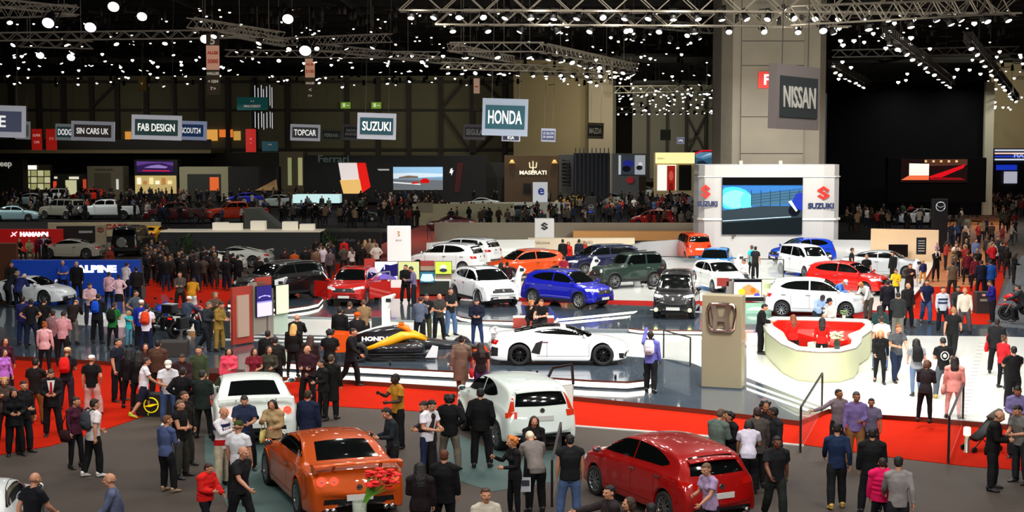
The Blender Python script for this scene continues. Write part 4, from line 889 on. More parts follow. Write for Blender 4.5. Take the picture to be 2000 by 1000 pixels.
def hsign(txt, x0, y0, x1, y1, col, label, rim='b9bcc6', H=1.4, yaw=0., wm=None, tcol='f2f2ee', size=.5, lit=.0, tilt=.03, group=None, dist=None, ts=1., e=.25):
    s = (y1 - y0) / H; dist = dist or F / s; H = (y1 - y0) * dist / F; w_ = wm or (x1 - x0) * dist / F
    p = AT((x0 + x1) / 2, (y0 + y1) / 2, dist); r = empty('hanging_sign', label, 'sign', p, R(yaw), group); r.rotation_euler = (0, tilt, R(yaw))
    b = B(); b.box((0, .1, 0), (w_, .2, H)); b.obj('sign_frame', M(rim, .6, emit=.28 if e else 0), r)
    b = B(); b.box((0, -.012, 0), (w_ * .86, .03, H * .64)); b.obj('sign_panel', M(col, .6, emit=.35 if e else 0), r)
    lines = txt.split('\n') if txt else []
    for i, t in enumerate(lines):
        sz = H * size / len(lines); me = text_mesh(t, sz, .01, .018 * sz, 1.); ww = max(v.co.x for v in me.vertices) * 2; lim = w_ * .74 * ts
        text(t, sz, M(tcol, .6, emit=.8 if e else .15), r, (0, -.035, (len(lines) - 1 - 2 * i) * sz * .55), bold=.018 * sz, xs=min(1, lim / ww))
    for sx in (-.3, .3):
        b = B(); b.bar((w_ * sx, .1, H / 2), (w_ * sx, .1, 18.05 - p.z), .018); b.obj('suspension_cable', M('55504a', .5), r)
    return r
hsign('E', -38, 206, 48, 268, '4a5068', 'large pale hanging sign cut off by the frame, its last letter an E')
hsign('DODGE', 108, 242, 150, 274, '2f4a4c', 'small teal hanging sign half hidden behind the SIN CARS UK sign', rim='8f9696')
hsign('', 30, 237, 58, 272, '3c4442', 'grey hanging sign edge peeping out behind the big sign that ends in E', rim='6e7270')
hsign('SIN CARS UK', 139, 237, 223, 275, '3d3735', 'hanging sign reading SIN CARS UK on dark grey', dist=108, size=.42)
hsign('FAB DESIGN', 257, 225, 354, 273, '1f3a38', 'hanging sign reading FAB DESIGN on dark green', size=.42)
hsign('AUTOSCOUT24', 318, 236, 403, 273, '24406e', 'hanging sign with a blue panel partly behind the FAB DESIGN sign', rim='b8c4ea', dist=108, size=.4)
hsign('TOPCAR', 567, 243, 625, 275, '3c3c3e', 'hanging sign reading TOPCAR on charcoal', dist=125, size=.5)
hsign('FERRARI', 629, 254, 665, 274, '1e2a24', 'small dim hanging sign with a green-black panel right of the TOPCAR sign', rim='5d605c', dist=170, tcol='8a9a8e', e=0)
hsign('RADICAL\nSPORTSCARS', 669, 243, 712, 274, '2c2d2e', 'dim grey hanging sign with two lines of lettering behind the SUZUKI sign', rim='6a6c70', dist=130, tcol='8d9090', size=.44, e=0)
hsign('SUZUKI', 698, 221, 773, 272, '1d4a55', 'bright hanging sign reading SUZUKI on teal', size=.48)
hsign('SEGULA', 905, 243, 948, 273, '26262a', 'dim hanging sign reading SEGULA half behind the HONDA sign', rim='5e5a68', dist=128, tcol='8c8c8c', e=0)
hsign('HONDA', 942, 193, 1031, 265, '1c5560', 'large hanging sign reading HONDA on teal', rim='a9b6c8', size=.5)
hsign('KIA', 980, 262, 1016, 276, '35384a', 'sliver of a small sign below the HONDA sign', dist=150, size=.6)
hsign('LE SALON\nDE GENEVE', 1057, 251, 1085, 277, '343a5c', 'small square purple-blue hanging sign against the tan block wall', dist=150, rim='8f93a4', tcol='b8bccc', e=0)
hsign('MAZDA', 1147, 240, 1179, 271, '14140f', 'black hanging sign reading MAZDA on the tan block wall', rim='6a6252', dist=140, tcol='b7b2a0', e=0)
hsign('', 1290, 253, 1310, 274, '2f3633', 'square dark sign hanging over the far hall', rim='3c403c', dist=230, e=0, tilt=0)
hsign('OPEL', 1322, 268, 1337, 281, '5d668c', 'tiny lit sign in the far hall', rim='b8bce0', dist=230, tilt=0)
hsign('', 1344, 270, 1354, 281, '5c5a50', 'tiny dim sign in the far hall beside a lit one', rim='7c7868', dist=230, e=0, tilt=0)
hsign('', 1400, 265, 1413, 281, '23302a', 'tiny green-grey sign by the concrete column', rim='a09a80', dist=230, e=0, tilt=0)
hsign('NISSAN', 1519, 129, 1600, 252, '33393a', 'big grey hanging sign reading NISSAN in front of the concrete column', rim='7d7370', H=1.45, yaw=50, wm=1.9, tcol='b9b6ac', tilt=.02, size=.46, e=0, dist=34.)
# the F plate on the column
r = empty('section_sign', 'red square plate with a white letter F on the concrete column', 'sign', AT(1497, 156, 102.9))
b = B(); b.box((0, 0, 0), (32 / 29.1, .06, 32 / 29.1)); b.obj('plate', M('d3180f', .5, emit=.45), r); text('F', .95, M('f4efe8', .5, emit=.7), r, (.03, -.05, .02), bold=.03)
# hanging direction banners
def banner(x0, y0, x1, y1, dist, label, blocks, col='4f4636'):
    p = AT((x0 + x1) / 2, (y0 + y1) / 2, dist); s = F / dist; w_, h = (x1 - x0) / s, (y1 - y0) / s; r = empty('direction_banner', label, 'banner', p)
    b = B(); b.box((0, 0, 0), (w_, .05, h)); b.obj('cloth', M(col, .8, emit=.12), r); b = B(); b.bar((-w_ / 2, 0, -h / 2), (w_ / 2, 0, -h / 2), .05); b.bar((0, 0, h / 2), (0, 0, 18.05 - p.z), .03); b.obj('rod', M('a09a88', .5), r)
    for c, v0, v1 in [q for q in blocks if q[0][0] == '#']:
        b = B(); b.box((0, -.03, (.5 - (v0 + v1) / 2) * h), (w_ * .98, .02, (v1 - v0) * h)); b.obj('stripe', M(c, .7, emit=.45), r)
    for t, v, sz, c in [q for q in blocks if q[0][0] != '#']: text(t, sz * w_, M(c, .7, emit=.35), r, (0, -.055, (.5 - v) * h), bold=.012)
    return r
banner(403, 66, 429, 183, 92, 'tall banner with a salmon block lettered ALLEE 5000', [('#d9a489', .2, .6), ('5', .12, .8, 'cfc8b4'), ('ALLEE', .32, .30, 'b2402c'), ('5000', .46, .40, 'b2402c'), ('HALLES', .66, .27, 'd8d0bc'), ('< 1234', .79, .27, 'd8d0bc'), ('7 >', .91, .3, 'd8d0bc')])
banner(596, 104, 615, 195, 118, 'hanging banner with a pale salmon block lettered 5100', [('#d6a184', .12, .52), ('5', .05, .6, 'cfc8b4'), ('ALLEE', .24, .3, 'b2402c'), ('5100', .39, .42, 'b2402c'), ('HALLES', .64, .26, 'd8d0bc'), ('<', .78, .5, 'd8d0bc'), ('7 >', .91, .3, 'd8d0bc')])
banner(925, 150, 937, 215, 140, 'thin distant banner with a pale upper half behind the HONDA sign', [('#c9a68c', .05, .5), ('5300', .3, .3, 'b2402c')])
banner(270, 150, 285, 177, 150, 'small ochre arrow banner against the dark back wall', [('v', .5, .6, 'd8c890')], '6a5220')
def red_banner(x0, y0, x1, y1, label, txt, c='b01a14', e=.5):
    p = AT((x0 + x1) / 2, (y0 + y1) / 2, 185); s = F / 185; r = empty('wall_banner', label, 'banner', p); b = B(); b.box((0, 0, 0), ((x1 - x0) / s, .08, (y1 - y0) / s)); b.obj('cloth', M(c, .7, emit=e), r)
    b = B(); b.bar((0, 0, (y1 - y0) / s / 2), (0, 0, 18.05 - p.z), .04); b.obj('rod', M('403a34', .5), r)
    for i, (t, z) in enumerate(txt): text(t, .42, M('f0c8c0', .6, emit=.5), r, (0, -.06, z), xs=.8)
red_banner(62, 252, 82, 293, 'red wall banner lettered SUPER CAR', [('SUPER', .5), ('CAR', -.3)])
red_banner(90, 252, 111, 293, 'red wall banner with an i in a ring', [('( i )', .1)])
red_banner(480, 252, 500, 297, 'red wall banner with a cloud mark right of centre gallery', [('o', .2), ('...', -.3)])
red_banner(463, 190, 523, 215, 'teal banner with white mountain peaks over the gallery', [('^ ^', .3), ('MINI EVEREST', -.3)], '1c5c58', .3)
red_banner(512, 276, 543, 295, 'small teal banner with peaks below the other mountain banner', [('^ ^', .2)], '1f4a54', .3)
for x, lb in ((675, 'green exit lamp on the steel post left of the SUZUKI sign'), (735, 'green exit lamp on the steel post above the SUZUKI sign')):
    p = AT(x, 206, 205); r = empty('exit_lamp', lb, 'lamp', p); b = B(); b.box((0, 0, 0), (1.3, .3, .85)); b.obj('lamp_box', glow('7fae2e', .35), r); b = B(); b.box((-.2, -.17, .05), (.35, .04, .5)); b.box((.3, -.17, 0), (.3, .04, .12)); b.obj('pictogram', glow('d8e8b0', .6), r)
r = empty('strip_chandelier', 'hanging cluster of vertical white light strips against the back wall', 'lamp', AT(515, 200, 195))
for i in range(7):
    b = B(); x = (-1.1 + .36 * i); z = [1.4, .9, 1.5, .6, 1.2, 1.5, 1.][i]
    b.box((x, (i % 3) * .3, z * .6), (.07, .07, 2.6)); b.box((x, (i % 3) * .3, -2.6 + z * .3), (.07, .07, 2.)); b.obj('light_strip', glow('dfe6ee', 1.), r)
b = B(); b.box((0, .2, 3.5), (2.6, 1, .1)); b.obj('mount', STEEL, r)
# ------------------------------------------------------------------ stands along the back wall
def stand(label, x0, y0, x1, y1, dist, m, thick=3., name='stand_wall', cat='stand'):
    a, c = AT(x0, y0, dist), AT(x1, y1, dist); z1, z0 = a.z, max(0, c.z); r = empty(name, label, cat, ((a.x + c.x) / 2, dist, z0))
    b = B(); b.box((0, thick / 2, (z1 - z0) / 2), (c.x - a.x, thick, z1 - z0)); b.obj('wall_panel', m, r)
    s = F / dist
    r['s'] = s; r['x0'] = x0; r['x1'] = x1; r['y1'] = (273 + (CH - z0) * s)
    return r
def on(r, x, y, off=-.06):                                       # place on the face of a stand by the pixels
    s = r['s']; p = AT(x, y, F / s); return (p.x - r.location.x, off, p.z - r.location.z)
def put(r, x0, y0, x1, y1, m, name, off=-.04, th=.1):
    a, c = on(r, x0, y0), on(r, x1, y1); b = B(); b.box(((a[0] + c[0]) / 2, off, (a[2] + c[2]) / 2), (abs(c[0] - a[0]), th, abs(a[2] - c[2]))); return b.obj(name, m, r)
def putpic(r, x0, y0, x1, y1, shapes, bg, e=1., name='screen', off=-.1):
    a, c = on(r, x0, y0), on(r, x1, y1); return pic(r, abs(c[0] - a[0]), abs(a[2] - c[2]), ((a[0] + c[0]) / 2, off, (a[2] + c[2]) / 2), shapes, 0, bg, e, name=name)
r = stand('black stand with a wide racing screen and a slanted white and red light wall', 593, 304, 950, 395, 178, M('0d0d0f', .4))
putpic(r, 768, 326, 865, 371, [('9cc8ea', [(0, .5), (1, .55), (1, 1), (0, 1)]), ('d9e8f2', [(0, .5), (.6, .55), (1, .6), (1, .7), (.4, .75), (0, .72)]), ('6a6f74', [(0, 0), (1, 0), (1, .42), (0, .46)]), ('e8ecec', [(0, .3), (.55, .22), (.55, .27), (0, .36)]), ('c8201c', [(.36, .26), (.5, .28), (.52, .36), (.4, .36)]), ('d01410', [(.55, .3), (.72, .3), (.73, .42), (.68, .5), (.6, .5), (.55, .42)]), ('7a6a5a', [(.1, .5), (.5, .52), (.5, .6), (.3, .63), (.12, .56)])], '7c98b0', .9)
a = on(r, 661, 318); 
def slant(r, pts, m, name, off=-.15):
    b = B(); q = [on(r, x, y) for x, y in pts]; b.prism([(p[0], p[2]) for p in q], off, off + .12, 'y'); return b.obj(name, m, r)
slant(r, [(661, 318), (697, 318), (708, 378), (671, 378)], glow('e8dcd8', .95), 'light_wall'); slant(r, [(664, 352), (703, 350), (708, 378), (671, 378)], glow('f0c070', .9), 'light_wall', -.18); slant(r, [(697, 318), (714, 318), (724, 365), (706, 378)], glow('e81408', .9), 'light_wall', -.17)
slant(r, [(893, 318), (905, 318), (897, 375), (887, 375)], M('4a0e10', .4, emit=.12), 'red_fin'); slant(r, [(737, 330), (760, 330), (760, 333), (740, 333)], glow('b8b8b8', .7), 'script')
text('Ferrari', 1.15, M('5c6c66', .5, emit=.25), r, on(r, 652, 310, -.3), bold=.02, xs=1.15); slant(r, [(878, 338), (880, 330), (884, 328), (883, 332), (886, 333), (884, 337), (882, 343), (881, 338)], glow('e8e8e8', .9), 'emblem', -.2)
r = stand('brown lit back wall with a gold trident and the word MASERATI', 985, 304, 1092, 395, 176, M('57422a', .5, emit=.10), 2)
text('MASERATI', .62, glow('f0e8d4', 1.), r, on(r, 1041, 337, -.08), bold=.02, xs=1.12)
b = B()
for dx in (-.36, 0, .36): b.bar(V(on(r, 1041, 324)) + V((dx, -.05, -.3 + abs(dx) * .3)), V(on(r, 1041, 324)) + V((dx * 1.15, -.05, .55 - abs(dx) * .4)), .12)
b.bar(V(on(r, 1041, 324)) + V((-.36, -.05, -.2)), V(on(r, 1041, 324)) + V((.36, -.05, -.2)), .1); b.bar(V(on(r, 1041, 324)) + V((0, -.05, -.25)), V(on(r, 1041, 324)) + V((0, -.05, -.75)), .14); b.obj('trident_emblem', glow('f0e2b8', .9), r)
for x in (1000, 1083): b = B(); b.lathe([(.12, 0), (.35, -.4), (.001, -.42)], V(on(r, x, 312)) + V((0, -.2, 0)), seg=10); b.obj('spotlight', glow('e8b860', .8), r)
put(r, 1022, 358, 1037, 378, M('15120f', .5), 'doorway')
r = stand('grey rounded panel with a winding black pattern', 1092, 302, 1121, 395, 175, M('5b5a58', .6), 1.5)
for i in range(7):
    b = B(); a = V(on(r, 1106, 316 + 7 * i)); b.tube([a + V((-.5, -.1, .2)), a + V((.3, -.1, .1)), a + V((.5, -.1, -.25)), a + V((-.3, -.1, -.1)), a + V((-.4, -.1, -.3))], .07, 6); b.obj('winding_line', M('16171b', .6), r)
r = stand('navy ribbed curtain-like wall beside the winding pattern', 1121, 299, 1191, 395, 174, M('10141f', .5), 1.5)
for i in range(9): b = B(); a = V(on(r, 1124 + 8 * i, 348)); b.box(a + V((0, -.1, .6)), (.1, .2, 5.6)); b.obj('rib', M('33415e', .4), r)
r = stand('pale grey stand wall with a motorcycle poster', 1196, 300, 1262, 395, 180, M('7f8486', .6), 2)
putpic(r, 1208, 303, 1260, 341, [('c9cfd4', [(0, 0), (.08, 0), (.08, 1), (0, 1)]), ('3a3f4c', [(.1, 0), (.6, 0), (.6, 1), (.1, 1)]), ('2a2c8c', disc(.36, .55, .2)), ('14151c', disc(.3, .3, .16)), ('aab0b8', [(.62, 0), (1, 0), (1, 1), (.62, 1)]), ('20222a', disc(.78, .35, .12)), ('e8eaee', disc(.82, .55, .08))], '8d949c', .7, 'poster')
slant(r, [(1222, 352), (1232, 344), (1237, 349), (1236, 357), (1228, 358)], M('b8242a', .5, emit=.3), 'red_display')
put(r, 1248, 344, 1262, 372, M('3a2c22', .6), 'doorway')
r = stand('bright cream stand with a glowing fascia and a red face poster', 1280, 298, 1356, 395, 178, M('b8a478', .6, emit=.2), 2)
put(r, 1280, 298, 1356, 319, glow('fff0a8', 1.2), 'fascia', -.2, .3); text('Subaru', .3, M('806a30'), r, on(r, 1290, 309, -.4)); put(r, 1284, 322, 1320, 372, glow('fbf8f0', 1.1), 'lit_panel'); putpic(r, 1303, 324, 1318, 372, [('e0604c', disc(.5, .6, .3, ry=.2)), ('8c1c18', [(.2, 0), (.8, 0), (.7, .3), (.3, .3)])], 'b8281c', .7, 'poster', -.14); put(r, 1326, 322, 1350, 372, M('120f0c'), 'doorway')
r = stand('stand with a blue mountain photograph under a red rim', 1357, 294, 1412, 395, 184, M('24282c', .6), 2)
putpic(r, 1358, 297, 1411, 322, [('3a6480', [(0, 0), (1, 0), (1, .4), (.6, .6), (.3, .45), (0, .6)]), ('c4dcea', [(.2, .6), (.6, .8), (1, .7), (1, .85), (.5, .92)]), ('1c3040', [(0, 0), (.5, 0), (.3, .35), (.1, .3)])], '5f94b8', .8, 'photograph'); slant(r, [(1355, 299), (1370, 293), (1412, 292), (1412, 295), (1371, 296), (1356, 302)], glow('e81c2c', .9), 'red_rim', -.3)
r = stand('dark stand lettered Jeep at the left edge', -60, 312, 46, 395, 186, M('181510', .6), 2); text('Jeep', 1.0, glow('c8c4b8', .7), r, on(r, 9, 321, -.1), bold=.02)
r = stand('glazed shop front with bright yellow-white windows', 46, 322, 100, 395, 196, M('3c3a28', .6), 1)
put(r, 48, 323, 72, 331, glow('fbfbe8', 1.3), 'fascia', -.1)
for i in range(4):
    for j in range(3): put(r, 48 + i * 13, 333 + j * 13, 59 + i * 13, 344 + j * 13, glow('b9b878' if (i + j) % 2 else 'e4e2b0', .6), 'window_pane')
r = stand('shop front with lit shelves and red signs', 104, 340, 170, 395, 196, M('2c2a22', .6), 1)
for x0_, y0_, x1_, y1_, c in ((106, 345, 112, 349, 'f4f0d8'), (135, 345, 154, 350, 'f8f4dc'), (128, 352, 150, 380, 'cfd0a0'), (104, 354, 111, 375, 'e0482c'), (162, 350, 169, 370, 'c84830')): put(r, x0_, y0_, x1_, y1_, glow(c, .8), 'lit_panel')
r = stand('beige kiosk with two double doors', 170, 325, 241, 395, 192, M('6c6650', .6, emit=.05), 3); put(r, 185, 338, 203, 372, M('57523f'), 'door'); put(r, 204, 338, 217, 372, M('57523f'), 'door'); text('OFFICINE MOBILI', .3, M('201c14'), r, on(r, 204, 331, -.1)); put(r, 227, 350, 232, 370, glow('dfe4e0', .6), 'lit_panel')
r = stand('black booth with a purple car screen above a lit food counter', 262, 312, 348, 395, 190, M('141214', .6), 2.5)
putpic(r, 267, 315, 339, 337, [('2c1c4c', [(0, 0), (1, 0), (1, .5), (0, .6)]), ('8c78b8', [(.2, .42), (.4, .62), (.6, .7), (.85, .5), (.8, .38)]), ('5a3c86', [(0, .6), (.3, .8), (.7, .85), (1, .6), (1, .9), (0, 1)]), ('c81c3c', [(.15, .12), (.9, .1), (.9, .2), (.15, .22)])], '35204f', .8)
put(r, 264, 343, 345, 378, glow('c8b070', .6), 'lit_counter', -.05); 
for i in range(6): put(r, 268 + i * 12, 347 + (i % 2) * 6, 276 + i * 12, 360, glow(['f4ecd0', 'a8743c', 'e8d8a0'][i % 3], .9), 'shelf_display', -.12)
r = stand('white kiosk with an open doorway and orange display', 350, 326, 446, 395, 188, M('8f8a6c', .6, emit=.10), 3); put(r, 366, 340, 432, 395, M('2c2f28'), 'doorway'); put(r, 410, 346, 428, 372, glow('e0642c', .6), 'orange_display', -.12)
r = stand('tall grey-beige pillared shop front left of the black stand', 545, 296, 593, 395, 196, M('6a6248', .7), 2); put(r, 562, 308, 570, 362, glow('b8bc88', .35), 'lit_panel'); put(r, 582, 308, 591, 362, glow('c9c890', .4), 'lit_panel')
r = stand('wide dark tent-like stand at the foot of the gallery', 446, 326, 545, 395, 188, M('1d1916', .8), 2); slant(r, [(498, 372), (540, 350), (543, 372)], M('b08a5a', .7, emit=.12), 'awning'); 
r = stand('plain dark wall between two stands', 950, 318, 985, 395, 180, M('2e2c26', .7), 1)
# right: the dark hall end
r = stand('black stage front with a red and white picture screen', 1735, 308, 1925, 395, 136, M('050506', .8, spec=.1), 1)
putpic(r, 1760, 311, 1888, 356, [('4a2c20', [(.35, .7), (1, .75), (1, 1), (.35, 1)]), ('f8f0e0', [(.12, .28), (.42, .26), (.42, .8), (.12, .82)]), ('e06a40', [(.0, .1), (.42, .1), (.42, .3), (.12, .3)]), ('c8101c', [(.42, .25), (.9, .72), (.98, .8), (.94, .62), (.6, .2), (.45, .15)]), ('7c1014', [(.42, .1), (.98, .1), (.9, .2), (.5, .22)])], '1a0c0c', .9)
for i in range(5): put(r, 1805 + 15 * i, 313, 1809 + 15 * i, 317, glow('e8c88c', .7), 'spotlight', -.2)
r = stand('rows of blue and white light strips over the far end stand', 1940, 290, 2100, 395, 170, M('1b1b20', .6), 2)
for i in range(4): put(r, 1942, 292 + 6 * i, 2100, 295 + 6 * i, glow(['dfe8ff', 'ffd8c8', '2848e0', 'dfe8ff'][i], .9), 'light_strip', -.2)
put(r, 1945, 322, 1985, 332, glow('1c3cd0', .8), 'blue_panel', -.2); put(r, 1960, 335, 1985, 358, glow('d8dcf0', .6), 'lit_panel', -.2); text('HALL 6', .8, glow('dfe8ff', .8), r, on(r, 2000, 303, -.4))
# ------------------------------------------------------------------ the wall with the big screen
dd = 93.; s_ = F / dd; r = empty('screen_wall', 'white curved wall with a big motorcycle screen between two red S emblems', 'screen wall', (AT(1508, 300, dd).x, dd, .25))
hw = 140 / s_; H = AT(0, 322, dd).z - .25; b = B(); poly = []
for i in range(13): t = R(180 - 90 * i / 12 * 1); 
poly = [(-hw, 3.2), (-hw, .6), (-hw + .3, .12), (-hw + .9, 0), (hw - 1.2, 0), (hw - .5, .2), (hw - .1, .8), (hw, 1.6), (hw, 3.2)]
b.prism([(x, y) for x, y in poly], 0, H); b.obj('wall_body', M('c0c0c4', .4, coat=.2), r)
def wp(x, y, off=-.03): p = AT(x, y, dd); return (p.x - r.location.x, off, p.z - .25)
b = B(); z = wp(0, 430)[2]; b.prism([(x * 1.02, y - .1) for x, y in poly], z, z + .12); z = wp(0, 346)[2]; b.prism([(x * 1.015, y - .08) for x, y in poly], z, z + .06); b.obj('ledge', WHITE, r)
a, c = wp(1411, 347), wp(1565, 457)
pic(r, c[0] - a[0], a[2] - c[2], ((a[0] + c[0]) / 2, -.16, (a[2] + c[2]) / 2), [('2c5f9c', [(0, .42), (1, .48), (1, .87), (0, .87)]), ('39a8e8', disc(.12, .64, .24, ry=.2)), ('6fd4fa', disc(.16, .62, .17, ry=.16)), ('4fb4e8', disc(.3, .58, .08, ry=.16)), ('35566e', [(.36, .5), (1, .55), (1, .78), (.36, .72)]),
    ('28323a', [(0, .18), (1, .3), (1, .5), (.5, .5), (0, .42)]), ('10161a', [(0, 0), (1, 0), (1, .3), (0, .2)])] + [strokes('1c3044', (.36 + .12 * i, .5), (.36 + .12 * i, .78), .004) for i in range(6)] + [strokes('24415c', (.36, .55 + .05 * i), (1, .66 + .05 * i), .004) for i in range(4)] +
    [strokes('a8c8dc', (0, .235), (.86, .31), .006), ('0a0d14', disc(.9, .42, .075, ry=.1)), ('1c2c8c', [(.86, .55), (.92, .72), (1, .74), (1, .42), (.92, .45)]), ('b8d0ec', [(.82, .58), (.86, .6), (.94, .42), (.92, .4)]), ('060708', [(0, .87), (1, .87), (1, 1), (0, 1)])], 0, '0c1216', .95)
def s_mark(root, x, y, z, k, m, sx=1.):                          # the angular S
    b = B()
    P = [(0, 1), (.9, .42), (.52, .2), (0, .54), (-.28, .38), (.9, -.28), (.9, -.42), (0, -1), (-.9, -.42), (-.52, -.2), (0, -.54), (.28, -.38), (-.9, .28), (-.9, .42)]
    b.prism([(px_ * k * sx, pz * k) for px_, pz in P], -.03, .03, 'y'); return b.obj('emblem', m, root, (x, y, z))
SR = M('d8281c', .4, emit=.2); SB = M('1c2c5c', .4)
p = wp(1608, 377); s_mark(r, p[0], -.06, p[2], .42, SR); p = wp(1603, 402); text('SUZUKI', .44, SB, r, (p[0], -.06, p[2]), bold=.022, xs=1.05)
p = wp(1376, 374); s_mark(r, p[0] + .05, -.1, p[2], .42, SR, .8); p = wp(1384, 398); text('SUZUKI', .42, SB, r, (p[0] - .08, -.12, p[2]), bold=.022, xs=.85); p = wp(1432, 461); b = B(); b.tube([(0, 0, .15), (.1, -.05, .12), (.1, -.05, 0), (-.08, -.05, 0), (-.02, -.05, -.14)], .04, 6); b.obj('bracket', M('4a4038'), r, (p[0], -.1, p[2]))
for x in (1450, 1528): p = wp(x, 319); b = B(); b.box((0, .5, 0), (.2, .3, .3)); b.obj('projector', M('c8c4b8'), r, (p[0], .2, p[2]))
# ------------------------------------------------------------------ totems, counters, boards on the stands
def box_thing(name, label, cat, px, py, w_, dpt, h, m, z=0., rz=0., part='body', group=None):
    p = G(px, py, z); p.z = z; r = empty(name, label, cat, p, R(rz), group); b = B(); b.box((0, 0, h / 2), (w_, dpt, h)); o = b.obj(part, m, r)
    mo = o.modifiers.new('bev', 'BEVEL'); mo.width = min(.02, dpt * .2); mo.segments = 2
    return r
r = box_thing('totem', 'tall pale grey pillar with a large chrome H emblem', 'pillar', 1412, 757, 1.2, .5, 2.78, M('857b62', .45, coat=.15), .15, -20)
CH_ = M('c4aca0', .16, 1.); b = B()
fr = [(-.32, .24), (-.28, .335), (-.18, .36), (.18, .36), (.28, .335), (.32, .24), (.33, .1), (.29, -.26), (.22, -.34), (-.22, -.34), (-.29, -.26), (-.33, .1)]
n = len(fr)
inn = [(x * .84, (z - .02) * .78 + .02) for x, z in fr]
b.grid([[(x, y, z) for x, z in q + [q[0]]] for q, y in ((fr, -.01), (fr, -.07), ([( (a_[0] + c_[0]) / 2, (a_[1] + c_[1]) / 2) for a_, c_ in zip(fr, inn)], -.1), (inn, -.06), (inn, -.01))])
b.obj('emblem_ring', CH_, r, (0, -.25, 2.12)).scale = (1.36, 1.2, 1.25); b = B()
for s in (-1, 1): b.prism([(s * .23, .30), (s * .11, .30), (s * .06, 0), (s * .10, -.29), (s * .19, -.29), (s * .17, 0)], -.1, -.01, 'y')
b.prism([(-.07, .03), (.07, .03), (.07, -.09), (-.07, -.09)], -.09, -.01, 'y'); b.obj('emblem_letter', CH_, r, (0, -.25, 2.12)).scale = (1.36, 1.2, 1.25)
b = B(); b.box((0, 0, .02), (1.22, .52, .05)); b.obj('plinth', M('3c4148', .4), r)
r = box_thing('totem', 'tall white illuminated sign column with a small gold emblem lettered RUF', 'pillar', 780, 562, 1.18, .3, 3.15, M('fbfbf8', .4, emit=.35), 0, 0)
b = B(); b.tube([(-.06, 0, .12), (.06, 0, .1), (-.05, 0, .02), (.06, 0, -.04), (-.03, 0, -.12)], .03, 6); b.obj('emblem', M('d09a4a', .4), r, (0, -.17, 2.75)); text('R U F', .12, M('303030'), r, (0, -.17, 2.42))
r = box_thing('totem', 'white square column with a black angular S mark beside the grey partition', 'pillar', 1063, 489, 1.26, 1.2, 2.1, M('efeff0', .4, emit=.12), .25, 0)
s_mark(r, 0, -.62, 1.62, .26, M('2a2c2e'), 1.)
r = box_thing('signboard', 'white box sign with a blue italic e on top of the far partition', 'sign', 1055, 408, 1.6, .4, 2.9, M('e8eaf0', .5, emit=.4), 0, 0); text('e', 1.5, M('1c3c9c', .4, emit=.3), r, (.1, -.23, 1.9), bold=.04)
r = box_thing('totem', 'black column with a round winged emblem and blue glow in the mid hall', 'pillar', 1154, 436, 1., .4, 2.4, M('0c0e16', .4), 0, 0)
b = B(); b.lathe([(.2, 0), (.24, -.02), (.2, -.04)], (0, -.21, 1.45), 'y', 18, cap=False); b.bar((-.2, -.22, 1.5), (0, -.22, 1.4), .03); b.bar((.2, -.22, 1.5), (0, -.22, 1.4), .03); b.obj('emblem', M('c8ccd4', .2, .8, emit=.3), r); b = B(); b.box((0, -.21, 1.05), (.6, .02, .1)); b.obj('lettering', glow('2c48e0', .7), r)
r = box_thing('totem', 'black column with a round winged emblem at the edge of the wide aisle', 'pillar', 1833, 494, 1., .5, 3.6, M('0b0d12', .4), 0, 0)
b = B(); b.lathe([(.28, 0), (.33, -.02), (.28, -.04)], (0, -.26, 3.1), 'y', 18, cap=False); b.bar((-.28, -.27, 3.17), (0, -.27, 3.03), .04); b.bar((.28, -.27, 3.17), (0, -.27, 3.03), .04); b.obj('emblem', M('c8ccd4', .2, .8, emit=.4), r)
r = box_thing('partition', 'pale cream partition wall far behind the tall white sign column', 'partition', 905, 440, 9, .2, 1.9, M('a29d7c', .6, emit=.05), 0, 8)
b = B(); b.box((-3.4, -.15, 1.6), (1.4, .1, .8)); b.obj('sign_plate', M('8a8672'), r)
r = box_thing('partition', 'grey-white low wall behind the crowd left of the black emblem column', 'partition', 995, 418, 12, .2, 1.2, M('a8a89c', .6), 0, 4)
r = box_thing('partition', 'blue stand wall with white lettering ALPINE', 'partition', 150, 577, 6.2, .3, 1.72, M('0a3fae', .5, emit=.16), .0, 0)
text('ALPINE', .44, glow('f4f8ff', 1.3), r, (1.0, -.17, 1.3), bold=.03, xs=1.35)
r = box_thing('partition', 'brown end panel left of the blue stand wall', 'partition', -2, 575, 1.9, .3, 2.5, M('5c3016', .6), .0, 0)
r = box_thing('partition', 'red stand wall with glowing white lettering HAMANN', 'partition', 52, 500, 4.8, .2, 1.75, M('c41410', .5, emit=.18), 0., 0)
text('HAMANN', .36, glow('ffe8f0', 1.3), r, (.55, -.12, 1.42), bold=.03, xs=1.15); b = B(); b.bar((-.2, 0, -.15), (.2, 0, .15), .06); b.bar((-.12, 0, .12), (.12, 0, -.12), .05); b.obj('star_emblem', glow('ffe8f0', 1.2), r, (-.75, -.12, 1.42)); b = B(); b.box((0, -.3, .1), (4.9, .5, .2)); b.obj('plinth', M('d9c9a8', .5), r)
r = box_thing('partition', 'black stand wall with a smeared car photograph and small silver lettering', 'partition', 152, 492, 2.7, .2, 1.75, M('141414', .4), 0., 8); text('HAMANN', .2, M('9a9a9a', .4, emit=.3), r, (.55, -.12, 1.35), bold=.015)
r = box_thing('partition', 'long beige partition with red lettering CARS above the black off-roader', 'partition', 205, 462, 8.6, .2, 1.1, M('a89878', .6), 0., 6); text('CARS', .5, M('a02818', .5), r, (.9, -.12, .8), bold=.02, xs=1.4)
